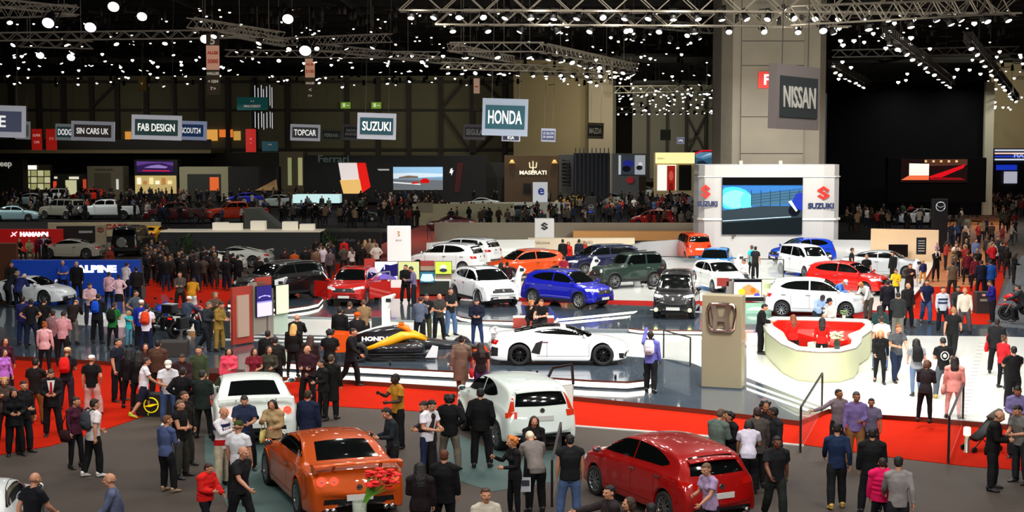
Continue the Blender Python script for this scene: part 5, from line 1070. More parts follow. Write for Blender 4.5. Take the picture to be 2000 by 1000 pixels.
r = box_thing('signboard', 'beige upright board with a red swirl emblem', 'sign', 198, 500, .72, .12, 2., M('b8a78a', .6), 0., 0); b = B(); b.tube([(-.2, 0, .05), (0, 0, .15), (.2, 0, .08), (.0, 0, 0), (-.2, 0, -.08), (0, 0, -.15), (.2, 0, -.06)], .04, 6); b.obj('emblem', M('b02018'), r, (0, -.08, 1.7))
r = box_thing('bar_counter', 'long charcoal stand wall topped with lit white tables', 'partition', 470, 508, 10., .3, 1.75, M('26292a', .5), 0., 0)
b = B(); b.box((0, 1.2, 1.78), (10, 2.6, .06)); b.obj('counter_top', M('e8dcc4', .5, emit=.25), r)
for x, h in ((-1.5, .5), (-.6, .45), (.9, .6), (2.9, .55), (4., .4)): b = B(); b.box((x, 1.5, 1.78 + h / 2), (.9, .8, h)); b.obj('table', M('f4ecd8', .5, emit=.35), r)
r = box_thing('partition', 'dark glossy wall with grey lettering at the right of the charcoal counter', 'partition', 665, 505, 5.2, .3, 1.7, M('15181a', .25), 0., 0); text('Aero Auto', .3, M('6a7478', .4), r, (.3, -.17, 1.2))
r = box_thing('canopy', 'shallow dark roof with shiny edges over the middle stand', 'canopy', 650, 452, 8.5, 3., .12, M('2c2e2e', .3, coat=.5), 1.5, 0)
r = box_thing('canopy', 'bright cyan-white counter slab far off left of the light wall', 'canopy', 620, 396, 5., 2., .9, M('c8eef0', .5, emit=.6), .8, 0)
r = box_thing('dark_signboard', 'black low board with silver script in front of the charcoal wall', 'sign', 362, 521, 1.9, .15, .75, M('0b0b0b', .3), .3, 0); text('Supercars', .26, M('9c9c9c', .4), r, (0, -.09, .4))
r = box_thing('info_board', 'black notice board with white lines on the beige wall', 'notice board', 1799, 497, .55, .06, .95, M('15171a', .5), 1.1, 0)
for i in range(5): b = B(); b.box((0, -.035, .2 + .14 * i), (.36, .01, .035)); b.obj('text_line', M('c8c8c8'), r)
r = box_thing('wall_screen', 'switched-off black screen set in the white low wall', 'screen', 1754, 502, 1.15, .08, .75, M('08090c', .15), .55, 0)
r = box_thing('counter', 'long white service counter behind the dark blue SUV', 'counter', 1135, 495, 6.8, .7, 1.0, M('ecdcc4', .4, emit=.06), .25, 0); text('Welcome', .3, M('a08c68'), r, (-2.6, -.37, .72)); text('SUZUKI', .3, M('a08c68'), r, (.2, -.37, .72))
# slanted information pillars
for px, py, z, lb in ((545, 600, .15, 'white slanted information pillar beside the black SUV'), (754, 640, .15, 'white slanted information pillar in front of the red SUV door'), (1012, 576, .25, 'curved white information pillar by the orange SUV'), (1158, 555, .25, 'curved white information pillar by the dark blue SUV'), (1245, 560, .25, 'curved white information pillar by the dark green off-roader'), (1440, 548, .25, 'white hoop-topped pillar by the light blue hatchback'), (1258, 545, .25, 'small white hoop-topped pillar behind the dark green off-roader'), (1786, 560, .25, 'white hoop-topped pillar by the silver car')):
    p = G(px, py, z); r = empty('information_pillar', lb, 'information stand', p, R(-10)); b = B()
    if z < .2: b.prism([(-.12, 0), (.12, 0), (.12, .8), (.36, 1.3), (.30, 1.34), (-.12, 1.22)], -.2, .2, 'y'); sc_ = ((.16, -.215, 1.1))
    else: b.grid([[V((x * .16 + .16 * math.sin(z_ * 1.6) , y, z_ * 1.35)) for x in (-1, 1, 1, -1, -1)] for z_, y in [(i / 8, 0) for i in range(9)]]); b = B(); b.tube([(0, 0, 0), (-.06, 0, .5), (.02, 0, .95), (.22, 0, 1.3)], [(.2, .09), (.17, .08), (.15, .07), (.19, .06)], 12, (1, 0, 0)); sc_ = (.2, -.1, 1.2)
    b.obj('pillar_body', M('f2f4f4', .25, coat=.4), r); b = B(); b.box(sc_, (.2, .02, .14)); b.obj('label_screen', M('23282c', .3), r)
# picture walls
def picwall(label, px, py, rz, z, items):
    r = empty('picture_wall', label, 'display wall', G(px, py, z), R(rz))
    for it in items:
        if len(it) == 6: nm, x0, z0, x1, z1, c = it; b = B(); b.box(((x0 + x1) / 2, (.12 if nm != 'panel' else .05), (z0 + z1) / 2), (x1 - x0, .1, z1 - z0)); b.obj(nm, M(c, .45, emit=.08), r)
        else: nm, x0, z0, x1, z1, c, sh = it; pic(r, x1 - x0, z1 - z0, ((x0 + x1) / 2, -.06, (z0 + z1) / 2), sh, 0, c, .85)
    return r
carsil = lambda c, x, y, k: (c, [(x - .3 * k, y), (x - .28 * k, y + .12 * k), (x - .14 * k, y + .26 * k), (x + .1 * k, y + .26 * k), (x + .2 * k, y + .14 * k), (x + .32 * k, y + .1 * k), (x + .32 * k, y)])
picwall('tilted wall of red and beige panels with a violet screen at the stage edge', 513, 668, 58, .15, [('red_panel', -1.5, .05, -.4, 2.1, 'a5372a'), ('panel', -1.3, .3, -.7, 1.8, 'b89a88'), ('beige_panel', -.5, .3, .3, 2.2, '8f8478'), ('red_panel', -.2, 1.9, .6, 2.35, 'a5372a'), ('screen', -.35, .95, .45, 2.05, '8c82d8', [('2c2468', [(0, .5), (1, .5), (1, 1), (0, 1)]), ('b4a8f0', [(.1, .6), (.5, .7), (.9, .6), (.9, .66), (.1, .66)]), ('c8c0f0', [(0, 0), (1, 0), (1, .45), (0, .45)])]), ('screen', .7, .95, 1.4, 2.0, 'ccd8b0', []), ('glass_panel', .7, .2, 1.5, .9, 'b8c8b8'), ('beige_panel', .4, .1, .7, 1.9, '8c8078')])
picwall('display wall of screens and red panels behind the red SUV', 800, 583, 0, .15, [('red_panel', -2.1, 1.1, -1.6, 1.85, 'b03028'), ('screen', -1.6, .9, -.55, 1.72, 'dcd8f4', [('1c1850', [(.2, .4), (.45, .85), (.7, .8), (1, .9), (1, .2), (.6, .1)]), ('6a5cb0', [(0, .05), (.4, .35), (.95, .1), (.95, 0), (0, 0)]), ('f4f0ff', [(.4, .55), (.44, .55), (.44, .8), (.4, .8)])]), ('screen', -.5, .9, .45, 1.72, 'bcc084', []), ('red_panel', .5, 1.5, 1.15, 1.75, 'a03028'), ('beige_panel', .5, 1.3, 1.15, 1.5, 'a89078'), ('screen', .5, .75, 1.15, 1.25, '2c6078', [('b8e8f0', [(.0, .2), (.15, .8), (.85, .8), (1, .2), (.7, .1), (.3, .1)])]), ('screen', 1.2, 1.15, 1.95, 1.72, 'b8c848', [('d8dce0', disc(.5, .45, .2, ry=.3)), ('303438', disc(.5, .3, .24, ry=.16))]), ('beige_panel', 1.2, .9, 1.95, 1.15, 'a89078'), ('dark_panel', .45, .1, 1.85, .8, '1c2018'), ('red_panel', .2, .0, 2.1, .18, 'b02818')])
picwall('display wall with a colourful racing car screen behind the white hatchback', 1520, 612, 0, .15, [('red_panel', -2.6, 1.15, -2.1, 1.5, '9c3028'), ('beige_panel', -2.2, .75, -1.9, 1.35, '8f8880'), ('screen', -1.9, .7, -.75, 1.45, 'f4eef4', [('e88a58', [(.2, .2), (.3, .55), (.55, .75), (.8, .5), (.95, .35), (.95, .12), (.3, .1)]), ('e8d828', disc(.28, .3, .12, ry=.18)), ('d86818', disc(.7, .38, .1, ry=.16)), ('4c50b0', [(.72, .05), (.98, .08), (.9, .25), (.78, .22)]), ('0c0c14', [(0, .85), (1, .85), (1, 1), (0, 1)])]), ('screen', -.72, .8, .25, 1.45, 'd4e0a8', [('a8b888', [(.1, .4), (.35, .4), (.35, .75), (.1, .75)]), ('a8b888', [(.5, .45), (.8, .45), (.8, .7), (.5, .7)])]), ('red_panel', .3, 1.3, 1.0, 1.45, '9c3028'), ('beige_panel', .3, 1.1, 1.0, 1.3, 'a89480'), ('screen', .3, .75, 1.0, 1.1, 'f0ece8', [carsil('d86028', .5, .3, 1.)]), ('screen', 1.02, .85, 1.75, 1.42, '7cb058', [('a8d0d8', disc(.45, .55, .3, ry=.3)), ('e0d828', disc(.75, .45, .2, ry=.25)), ('b06038', disc(.35, .12, .25, ry=.14))]), ('dark_panel', -1.9, .5, -.6, .68, '141618'), ('screen', -1.5, -.0, -.3, .45, '8fb8a0', [carsil('d8ecd8', .5, .3, 1.2)]), ('beige_panel', -.6, .35, .6, .75, 'a08878'), ('red_panel', -2.6, .0, 1.8, .15, 'b82818')])
# reception desk
r = empty('reception_desk', 'glowing cream reception desk with a rounded front and red inside', 'desk', G(1600, 715, .162)); o_ = r.location
outl = [(1490, 634), (1500, 648), (1526, 668), (1556, 680), (1600, 684), (1642, 683), (1672, 676), (1682, 665), (1684, 655), (1703, 642), (1706, 630), (1694, 623), (1600, 619), (1510, 618), (1494, 624)]
zt = 1.02; P = [G(x, y, zt + .162) - V(o_) for x, y in outl]; P = [V((p.x, p.y, 0)) for p in P]; cen = sum(P, V()) / len(P)
def shrink(k): return [cen + (p - cen) * (1 - k / (p - cen).length) for p in P]
CR = M('ccd0a4', .4, emit=.08); b = B()
def lp(q, z): return [p + V((0, 0, z)) for p in q + [q[0]]]
b.grid([lp(shrink(.16), 0), lp(shrink(.10), .08), lp(shrink(.08), .7), lp(shrink(.03), .84), lp(P, .92)]); b.obj('desk_front', CR, r)
b = B(); b.grid([lp(P, .93), lp(P, zt), lp(shrink(.5), zt), lp(shrink(.5), .93), lp(P, .93)]); b.obj('desk_top', M('f4f4e8', .25, coat=.4, emit=.1), r)
b = B(); b.grid([lp(shrink(-.012), .945), lp(shrink(-.012), .965)]); b.obj('trim_line', M('5c4030', .4), r)
b = B(); b.grid([lp(shrink(.5), .93), lp(shrink(.52), .02)]); b.obj('inner_wall', M('d41c10', .4, emit=.1), r)
b = B(); q = shrink(1.0); b.prism([(p.x, p.y) for p in q[8:14]] , .6, .7); b.obj('work_surface', M('d8201a', .3), r)
b = B(); b.box((.7, 2.2, .72), (.9, .6, .05)); b.lathe([(.35, .0), (.35, .6)], (.2, 1.2, 0)); b.obj('inner_table', M('d8d4b8', .4), r)
def flowers(px, py, z, label, col, vase, k=1., n=26, leaf='3a7a1e', at=None, lean=(0, 0, 0)):
    p = at or G(px, py, z); r = empty('flower_vase', label, 'vase of flowers', p); b = B(); b.lathe([(.07 * k, 0), (.09 * k, .02 * k), (.1 * k, .26 * k), (.085 * k, .26 * k), (.06 * k, .03 * k)], seg=16, cap=False); b.obj('vase', vase, r)
    q = random.Random(3); L = B(); Fb = B()
    for i in range(n):
        a, e = q.uniform(0, 6.28), q.uniform(.2, 1.2); d = V((math.cos(a) * math.cos(e), math.sin(a) * math.cos(e), math.sin(e) * 1.1)); t = V((0, 0, .24 * k)) + V(lean) + d * q.uniform(.16, .3) * k
        L.tube([(0, 0, .1 * k), V((0, 0, .25 * k)) + d * .05 * k + V(lean) * .4, t], .006 * k, 5); 
        for j in range(5):
            u = j * 1.257; Fb.ell(t + V((math.cos(u), math.sin(u), .2)) * .032 * k, (.034 * k, .034 * k, .016 * k), 8, 5)
    L.obj('stems', M(leaf, .6), r); Fb.obj('blossoms', M(col, .6, noise=.3, scale=12), r); return r
flowers(0, 0, 0, 'glass vase of cream flowers on the reception desk', 'f4e8b8', M('3c4c48', .1, alpha=.7), 1., at=tuple(V(o_) + V((-.15, -.2 + P[4].y * 0 + .1 + min(p.y for p in P) + .35, zt + .0))))
flowers(0, 0, 0, 'small white pot of green plant on the back of the reception desk', '7c9a5c', M('e8e8d8', .5), .6, at=tuple(V(o_) + (P[11] * .55 + P[12] * .45) * .93 + V((0, 0, zt))))
# foreground table with the red flowers
p = G(745, 1014, 1.05); r = empty('round_table', 'white table edge under the vase of red flowers', 'table', (p.x, p.y - .35, 0)); b = B(); b.lathe([(.001, 1.05), (.58, 1.05), (.6, 1.03), (.58, 1.0), (.05, .98), (.04, .05), (.3, 0), (.001, 0)], seg=32); b.obj('table_top', M('f4f2ec', .35), r)
flowers(0, 0, 0, 'clear glass vase of red flowers with long green leaves', 'e01010', M('cfd8c8', .05, alpha=.35), 1.25, 34, '5f9a2a', at=(p.x - .36, p.y - .12, 1.055), lean=(.36, .1, .2))
# glass barriers, bollard, boards on the aisle
def railing(pts, h, label, z=0., glassc='c8d0d0'):
    ps = [G(x, y, z) for x, y in pts]; r = empty('glass_railing', label, 'railing', ps[0]); o = ps[0]
    for i, (a, c) in enumerate(zip(ps, ps[1:])):
        a, c = a - o, c - o; b = B(); b.bar(a + V((0, 0, h / 2)), c + V((0, 0, h / 2)), .012, h * .9, up=(0, 0, 1)); b.obj('glass_pane', M(glassc, .05, alpha=.18), r)
        b = B(); b.bar(a + V((0, 0, h)), c + V((0, 0, h)), .05, .04); b.obj('handrail', M('1a1a1a', .4), r)
    for a in ps: b = B(); b.bar(a - o, a - o + V((0, 0, h)), .05); b.obj('post', M('15110f', .5), r)
    return r
railing([(1563, 884), (1605, 806)], 1.1, 'glass railing at the left side of the red carpet entrance'); railing([(1852, 906), (1880, 830)], 1.1, 'glass railing by the lit bollard at the carpet entrance')
railing([(1078, 990), (1095, 905)], .95, 'slim glass barrier beside the dark red hatchback'); railing([(1296, 700), (1348, 716)], .95, 'dark-framed glass rail at the podium end', .15); 
railing([(848, 508), (835, 470)], 1., 'thin metal railing in front of the far dark red sports car'); railing([(1262, 534), (1405, 538), (1530, 542)], .95, 'long thin rail before the curved white wall', .25)
r = empty('bollard_lamp', 'short steel bollard lamp with a glowing white head', 'lamp', G(1888, 884)); b = B(); b.lathe([(.09, 0), (.09, .02), (.055, .03), (.055, .42)], seg=20); b.obj('post', M('9a948a', .3, .8), r); b = B(); b.lathe([(.08, .42), (.085, .44), (.085, .6), (.07, .62), (.001, .63)], seg=20); b.obj('lamp_head', glow('fff2c8', 2.5), r)
r = empty('display_board', 'black floor board with a yellow ring and lightning bolt emblem', 'sign', G(300, 812), R(-8)); b = B(); b.box((0, .1, .3), (.9, .5, .6)); b.obj('board', M('131313', .5), r)
b = B(); b.tube([(.2 * math.cos(t), -.17, .32 + .2 * math.sin(t)) for t in [2 * math.pi * i / 24 for i in range(25)]], .018, 6); b.prism([(-.22, .28), (.02, .35), (-.03, .27), (.22, .36), (-.02, .27), (.04, .35)], -.19, -.16, 'y'); b.obj('emblem', M('e8d018', .4, emit=.5), r)
slab('floor_dark_bench', [(395, 718), (480, 722), (482, 732), (395, 728)], .15, .5, M('3a1512', .4), kind=None); o = bpy.data.objects['floor_dark_bench']; o.name = 'low_bench'; tag(o, 'low dark red bench at the stage edge behind the white coupe', 'bench')
r = box_thing('bench', 'red-sided bench where the couple in black sit', 'bench', 1042, 640, 1.6, .4, .42, M('b03a2c', .4), .15, 0, 'seat'); b = B(); b.box((0, 0, .43), (1.6, .42, .05)); b.obj('seat_top', M('e8e4dc', .4), r)
r = box_thing('litter_bin', 'dark square bin beside the man in blue on the aisle', 'bin', 1917, 612, .62, .5, .95, M('2c2826', .5), 0, 0); b = B(); b.box((0, -.26, .6), (.3, .02, .1)); b.obj('label_plate', M('8c8478'), r)
r = box_thing('ottoman', 'dark brown cube seat behind the onlookers at the stage edge', 'seat', 340, 694, .95, .8, .5, M('2c2420', .7), .15, 5, 'seat')
for px, py, lb in ((278, 645, 'grey standing panel between the two motorcycles'), (440, 660, 'grey standing panel right of the red motorcycle'), (736, 655, 'small dark floor screen behind the racing car')):
    box_thing('standing_panel', lb, 'panel', px + 35 if px == 278 else px, py, .38, .12, 1.0 if px != 736 else .7, M('3c4244', .4), .15, 0)
for px, py in ((762, 714), (1049, 731), (1202, 740), (1258, 735)): r = empty('floor_peg', 'short black peg light near the podium edge', 'peg', G(px, py, .42), group='peg lights on the podium'); b = B(); b.lathe([(.035, 0), (.035, .13), (.001, .14)], seg=10); b.obj('peg_body', M('101010', .4), r)
# ------------------------------------------------------------------ vehicles on show
gt = car('gtr', 642, 968, 111, 'c44c00', 'orange sports coupe with four round tail lamps beside the vase of red flowers', metal=.25, k=1.06)
car('gtr', 490, 836, 103, 'eef4ee', 'white sports coupe with round tail lamps among onlookers at the red carpet', k=1.08)
jk = car('juke', 1001, 853, 110, 'e6f0ea', 'white small crossover seen from behind with its far door open', k=1.07)
b = B(); b.grid([[V((x, y, z)) for x, z in ((0, .35), (.95, .35), (1.0, .95), (0, .95))] for y in (0, .06)]); b.box((.48, .03, .65), (.95, .07, .6)); o = b.obj('open_door', paint('e6f0ea'), jk, (.3, -.92, .1)); o.rotation_euler = (0, 0, R(-68))
b = B(); b.bar((.0, .03, .95), (.3, .03, 1.42), .05); b.bar((.3, .03, 1.42), (.95, .03, 1.44), .05); b.bar((.95, .03, 1.44), (1.0, .03, .95), .05); o2 = b.obj('door_window_frame', M('101010', .4), o)
car('gtr', -52, 1078, 98, 'e8ecec', 'rounded white car corner cut off at the lower left edge')
car('coupe', 298, 474, 84, 'e0a010', 'yellow-orange sports car beside the black off-roader')
car('pulsar', 1294, 984, 117, 'a00806', 'dark red metallic hatchback standing alone in the foreground', metal=.15)
car('nsx', 1092, 706, -1, 'f2f2f4', 'white low sports coupe with black wheels shown side-on on the podium', z=.42, rimcol='1d1d20')
car('crv', 548, 583, 228, '08090a', 'black SUV with chrome trim turned half towards the visitors', z=.38)
rd = car('hrv', 692, 590, -97, 'b8140c', 'red SUV facing forward with both front doors open', z=.15)
for s in (1, -1):
    b = B(); b.box((-.5, 0, .66), (1.0, .07, .72)); o = b.obj('open_door', paint('b8140c'), rd, (.95, s * .9, .0)); o.rotation_euler = (0, 0, s * R(-62))
    b = B(); b.bar((0, 0, 1.02), (-.45, 0, 1.42), .05); b.bar((-.45, 0, 1.42), (-.95, 0, 1.46), .05); b.bar((-.95, 0, 1.46), (-1.0, 0, 1.02), .05); b.obj('door_window_frame', M('c0c4c8', .2, .8), o)
car('hrv', 946, 592, -66, 'f2f4f6', 'white SUV angled to the right behind the man with folded arms', z=.38)
car('hrv', 1108, 596, -40, '0a14a8', 'bright blue SUV angled to the right on the dark stage', z=.15, rimcol='b0b2b4')
c_ = car('kei', 1322, 614, -101, '0a0a0b', 'small black tall car with glowing round fog lamps', z=.36, k=1.08)
for s in (1, -1): b = B(); b.lathe([(.075, 0), (.07, .02), (.001, .03)], (0, 0, 0), 'x', 16); b.obj('fog_lamp', glow('ffffa0', 1.6), c_, (1.79, s * .62, .36))
car('hatch', 1592, 616, -14, 'f4f6f8', 'white hatchback standing sideways behind the reception desk', z=.15, k=1.06)
car('hatch', 872, 532, 158, 'eceef0', 'nearer white SUV with its tail to the right beside the screens', z=.25, k=1.08, st='rails')
car('crv', 906, 518, 150, 'eceeee', 'farther white SUV with a grey sill behind another white SUV', z=.25, k=.98)
car('hrv', 1028, 546, 204, 'c8440c', 'orange SUV with nose to the left on the white stage', z=.25)
car('crv', 1172, 537, 203, '0c1438', 'dark navy SUV with silver roof rails behind the blue one', z=.25, k=.98)
car('jimny', 1224, 560, 207, '22342e', 'small dark green boxy off-roader on the white stage', z=.25, k=1.0)
car('kei', 1352, 508, 97, 'd8400c', 'orange small SUV seen from behind at the curved wall', z=.25, k=1.03)
car('hatch', 1398, 538, -103, '1878c8', 'light blue small hatchback facing forward behind the display wall', z=.25, k=.98)
car('hatch', 1402, 566, -75, 'eef0f0', 'white car half hidden behind the H pillar and display wall', z=.25, k=.95)
car('hatch', 1566, 514, 200, '0c3cc0', 'blue hatchback with nose to the left at the grey wall', z=.25)
car('kei', 1572, 538, -70, 'f2f4f4', 'white tall mini car between the blue and red hatchbacks', z=.25, k=1.)
sw = car('hatch', 1655, 572, -36, 'c81008', 'red hatchback with a pale bonnet stripe', z=.25, k=1.0)
bv = car_body('hatch')[1]; b = B(); b.grid([[cast(bv, (x, y, 1), (0, 0, 1), .004) for x in (3.2, 3.35, 3.5, 3.65, 3.78)] for y in (.32, .5)]); b.obj('bonnet_stripe', M('f0e4e0', .3), sw, (-3.95 / 2, 0, 0))
car('sedan', 1724, 540, -22, 'b4b8bc', 'silver car at the black wall screen', z=.25, k=.98)
# the left bay
car('coupe', 58, 592, -12, 'dfe4e8', 'pearl white coupe in front of the blue wall', z=.15)
car('gwagon', 262, 497, 88, '090909', 'black square off-roader seen from behind with a chrome-topped spare wheel', z=.0)
car('coupe', 140, 504, 178, 'a8a294', 'chrome-silver low sports car behind the blue wall', z=0)
o = car('coupe', 408, 532, 168, 'e4e0d4', 'white supercar with raised door in the thick of the crowd', z=0)
car('nsx', 460, 520, 176, 'c8ccc4', 'pale grey-green supercar right of the raised-door one', z=0)
car('sedan', 553, 500, 8, '0a1cb0', 'deep blue long coupe in front of the charcoal counter', z=0, k=1.12)
BG = 'show cars of the far stands'
for a in (('sedan', 28, 432, 10, '8fb0b8', 'pale teal coupe at the left edge behind the red wall'), ('pickup', 210, 428, 184, 'dfe8e8', 'big white pickup truck on the dark far podium'), ('gwagon', 122, 428, 150, '7c7c70', 'grey cutaway van frame left of the white pickup'),
          ('pickup', 345, 436, 186, '5c0e14', 'dark red pickup truck behind the charcoal counter'), ('pickup', 462, 434, 200, 'd8380c', 'orange pickup truck behind the lit tables'), ('jimny', 26, 390, 200, 'dfe4e0', 'white off-roader far back at the left edge'), ('jimny', 100, 396, 215, 'dcdcd8', 'white off-roader left of the bright red SUV'),
          ('hrv', 172, 394, 230, 'd82810', 'bright red SUV parked nose up near the yellow windows'), ('sedan', 60, 402, 185, 'b8ccd0', 'silver-blue car low in the far left crowd'), ('sedan', 232, 384, 10, '9cb4b4', 'pale grey saloon far back before the beige kiosk'), ('sedan', 383, 388, 200, 'b4c8cc', 'pale silver car far back before the white kiosk'),
          ('sedan', 480, 400, 180, '1024c0', 'blue car far back in the middle left'), ('coupe', 517, 392, 10, 'c8101c', 'low red sports car beside the beige awning'), ('sedan', 545, 405, 170, 'c8d4d0', 'white-green car roof beside the cyan slab'), ('coupe', 838, 380, 180, 'd01410', 'red supercar under the wide racing screen'),
          ('coupe', 882, 450, 186, '4c0a14', 'dark red sports car by the cream partition'), ('hatch', 1276, 443, 165, 'c80f0c', 'red hatchback amid the crowd in the middle distance'), ('sedan', 1190, 402, 175, 'dfe8dc', 'white and green saloon far back in the centre'), ('sedan', 1256, 386, 176, 'aeb8b8', 'small silver car far back in the centre'),
          ('coupe', 1118, 404, 178, 'e0b010', 'low yellow car beside the black emblem column'), ('coupe', 940, 408, 178, 'dfe4dc', 'white car roof far left of the e sign'), ('sedan', 1015, 430, 178, '2a3438', 'dark grey car in the middle crowd before the white square column'), ('sedan', 1795, 438, 188, 'c4c8cc', 'silver saloon in front of the black column by the aisle'),
          ('hatch', 1672, 404, 170, 'd8dcdc', 'white car right behind the screen wall'), ('hatch', 1735, 418, 40, '2c343a', 'grey-black hatchback in the far right crowd'), ('hatch', 1812, 402, 190, '2c8cd0', 'sky blue car in the far right crowd'), ('sedan', 1880, 392, 170, 'c81420', 'red car far right beneath the stage front'), ('hatch', 1702, 396, 10, '8a949c', 'grey car with an open boot far right'), ('hatch', 1853, 404, 200, 'dfe2e2', 'white car beside the sky blue one far right'), ('hatch', 1330, 402, 20, 'c8ccd0', 'white-grey car left of the screen wall'), ('sedan', 600, 424, 176, '0f0f10', 'black car far back under the cyan slab'), ('coupe', 700, 432, 10, '3a4440', 'dark sports car before the long shallow roof'), ('coupe', 1100, 392, 20, '2038c8', 'small blue car far back behind the yellow one')):
    car(a[0], a[1], a[2], a[3], a[4], a[5], z=0, low=True)
def wheel_at(root, x, y, z, r, w_, spokes=8, rim=None, name='wheel'):
    t, m = wheel_meshes(r, w_, spokes); o = inst(name, t, root, (x, y, z), (0, 0, 0 if y >= 0 else math.pi)); inst('rim', m, o, mats=[M(rim or '2a2a2c', .4, .6), None, None]); return o
# the single seater
r = empty('racing_car', 'orange and black single-seater racing car lettered HONDA on the podium', 'racing car', G(800, 700, .42), R(3)); r.scale = (.93, .93, .93); OR, BK, WH = paint('e0520a'), paint('14151a'), paint('e8e8ea')
b = B(); b.tube([(-2.0, 0, .42), (-1.6, 0, .5), (-1.0, 0, .62), (-.4, 0, .66), (.1, 0, .62), (.6, 0, .52), (1.4, 0, .46), (2.1, 0, .42), (2.55, 0, .34)], [(.06, .1), (.16, .16), (.26, .28), (.3, .34), (.33, .3), (.3, .22), (.22, .16), (.13, .1), (.06, .06)], 20, (0, 1, 0)); b.obj('monocoque', BK, r)
b = B(); b.tube([(-1.9, 0, .72), (-1.2, 0, .86), (-.55, 0, .98), (-.32, 0, 1.02), (-.28, 0, .9)], [(.015, .12), (.06, .2), (.11, .2), (.13, .15), (.14, .1)], 16, (0, 1, 0)); b.obj('engine_cover', BK, r)
b = B(); b.tube([(-2.1, 0, .78), (-1.4, 0, 1.0), (-.9, 0, 1.13), (-.6, 0, 1.16)], [(.012, .03), (.014, .05), (.02, .06), (.04, .04)], 8, (0, 1, 0)); b.obj('engine_fin', WH, r)
b = B(); b.tube([(-.5, 0, 1.08), (-.3, 0, 1.14), (-.1, 0, 1.06), (.05, 0, .86)], [(.06, .05), (.13, .12), (.12, .12), (.1, .06)], 14, (0, 1, 0)); b.box((-.28, 0, 1.24), (.18, .34, .05)); b.obj('roll_hoop', paint('f07c10'), r)
for s in (1, -1):
    b = B(); b.tube([(-1.5, s * .38, .3), (-1.0, s * .5, .38), (-.2, s * .6, .45), (.35, s * .6, .46), (.5, s * .58, .42)], [(.08, .1), (.16, .15), (.22, .2), (.24, .19), (.2, .16)], 16, (0, 1, 0)); b.obj('sidepod', BK, r)
    b = B(); b.tube([(-1.75, s * .40, .34), (-1.2, s * .50, .48), (-.7, s * .52, .66), (-.25, s * .42, .84), (.15, s * .26, .84), (.6, s * .2, .68)], [(.02, .03), (.07, .10), (.13, .16), (.18, .17), (.17, .12), (.06, .06)], 14, (0, 1, 0)); b.obj('flame_panel', paint('f8a800'), r)
    b = B(); b.prism([(-1.6, s * .3), (.9, s * .3), (.9, s * .72), (-1.3, s * .78)], .04, .08); b.obj('floor_edge', M('18191c', .4), r)
    b = B(); b.prism([(.55, .12), (.95, .12), (1.0, .5), (.8, .55)], s * .66, s * .69, 'y'); b.obj('barge_board', WH, r)
    for xw in (-1.75, 1.85):
        b = B()
        for z0, z1, dx in ((.42, .4, .25), (.42, .4, -.2), (.28, .24, .22), (.28, .24, -.2)): b.bar((xw + dx, s * .15, z0), (xw, s * .66, z1), .03, .018)
        b.obj('suspension_arm', M('101012', .4), r)
        w_ = wheel_at(r, xw, s * .80, .33, .335, .34 if xw < 0 else .28, 10); b = B(); b.lathe([(.255, .16 if xw < 0 else .13), (.31, .155 if xw < 0 else .125)], axis='y', seg=32, cap=False); b.obj('tyre_band', M('e8d020', .5, emit=.2), w_)
b = B(); b.box((-2.45, 0, .82), (.42, .95, .03)); b.box((-2.3, 0, .74), (.3, .95, .02))
b.obj('rear_wing', OR, r)
for s in (1, -1): b = B(); b.prism([(-2.75, .3), (-2.1, .3), (-2.05, .9), (-2.75, .95)], s * .5, s * .53, 'y'); b.obj('wing_endplate', OR, r)
b = B(); b.box((2.55, 0, .12), (.5, 1.7, .03)); b.box((2.42, 0, .2), (.3, 1.6, .02)); b.bar((2.4, 0, .36), (2.5, 0, .14), .05); b.obj('front_wing', OR, r)
for s in (1, -1): b = B(); b.prism([(2.2, .05), (2.8, .05), (2.7, .3), (2.2, .34)], s * .85, s * .88, 'y'); b.obj('wing_endplate', OR, r)
b = B(); b.ell((.55, 0, .68), (.36, .2, .06)); b.obj('cockpit_opening', M('0a0a0a', .6), r); b = B(); b.ell((1.1, 0, .58), (.1, .05, .1)); b.obj('camera_pod', paint('f07c10'), r)
for s, rz in ((-1, 0), (1, math.pi)): text('HONDA', .2, WH, r, (-1.15, s * .34, .74), (R(76), 0, rz), bold=.01, xs=1.3)
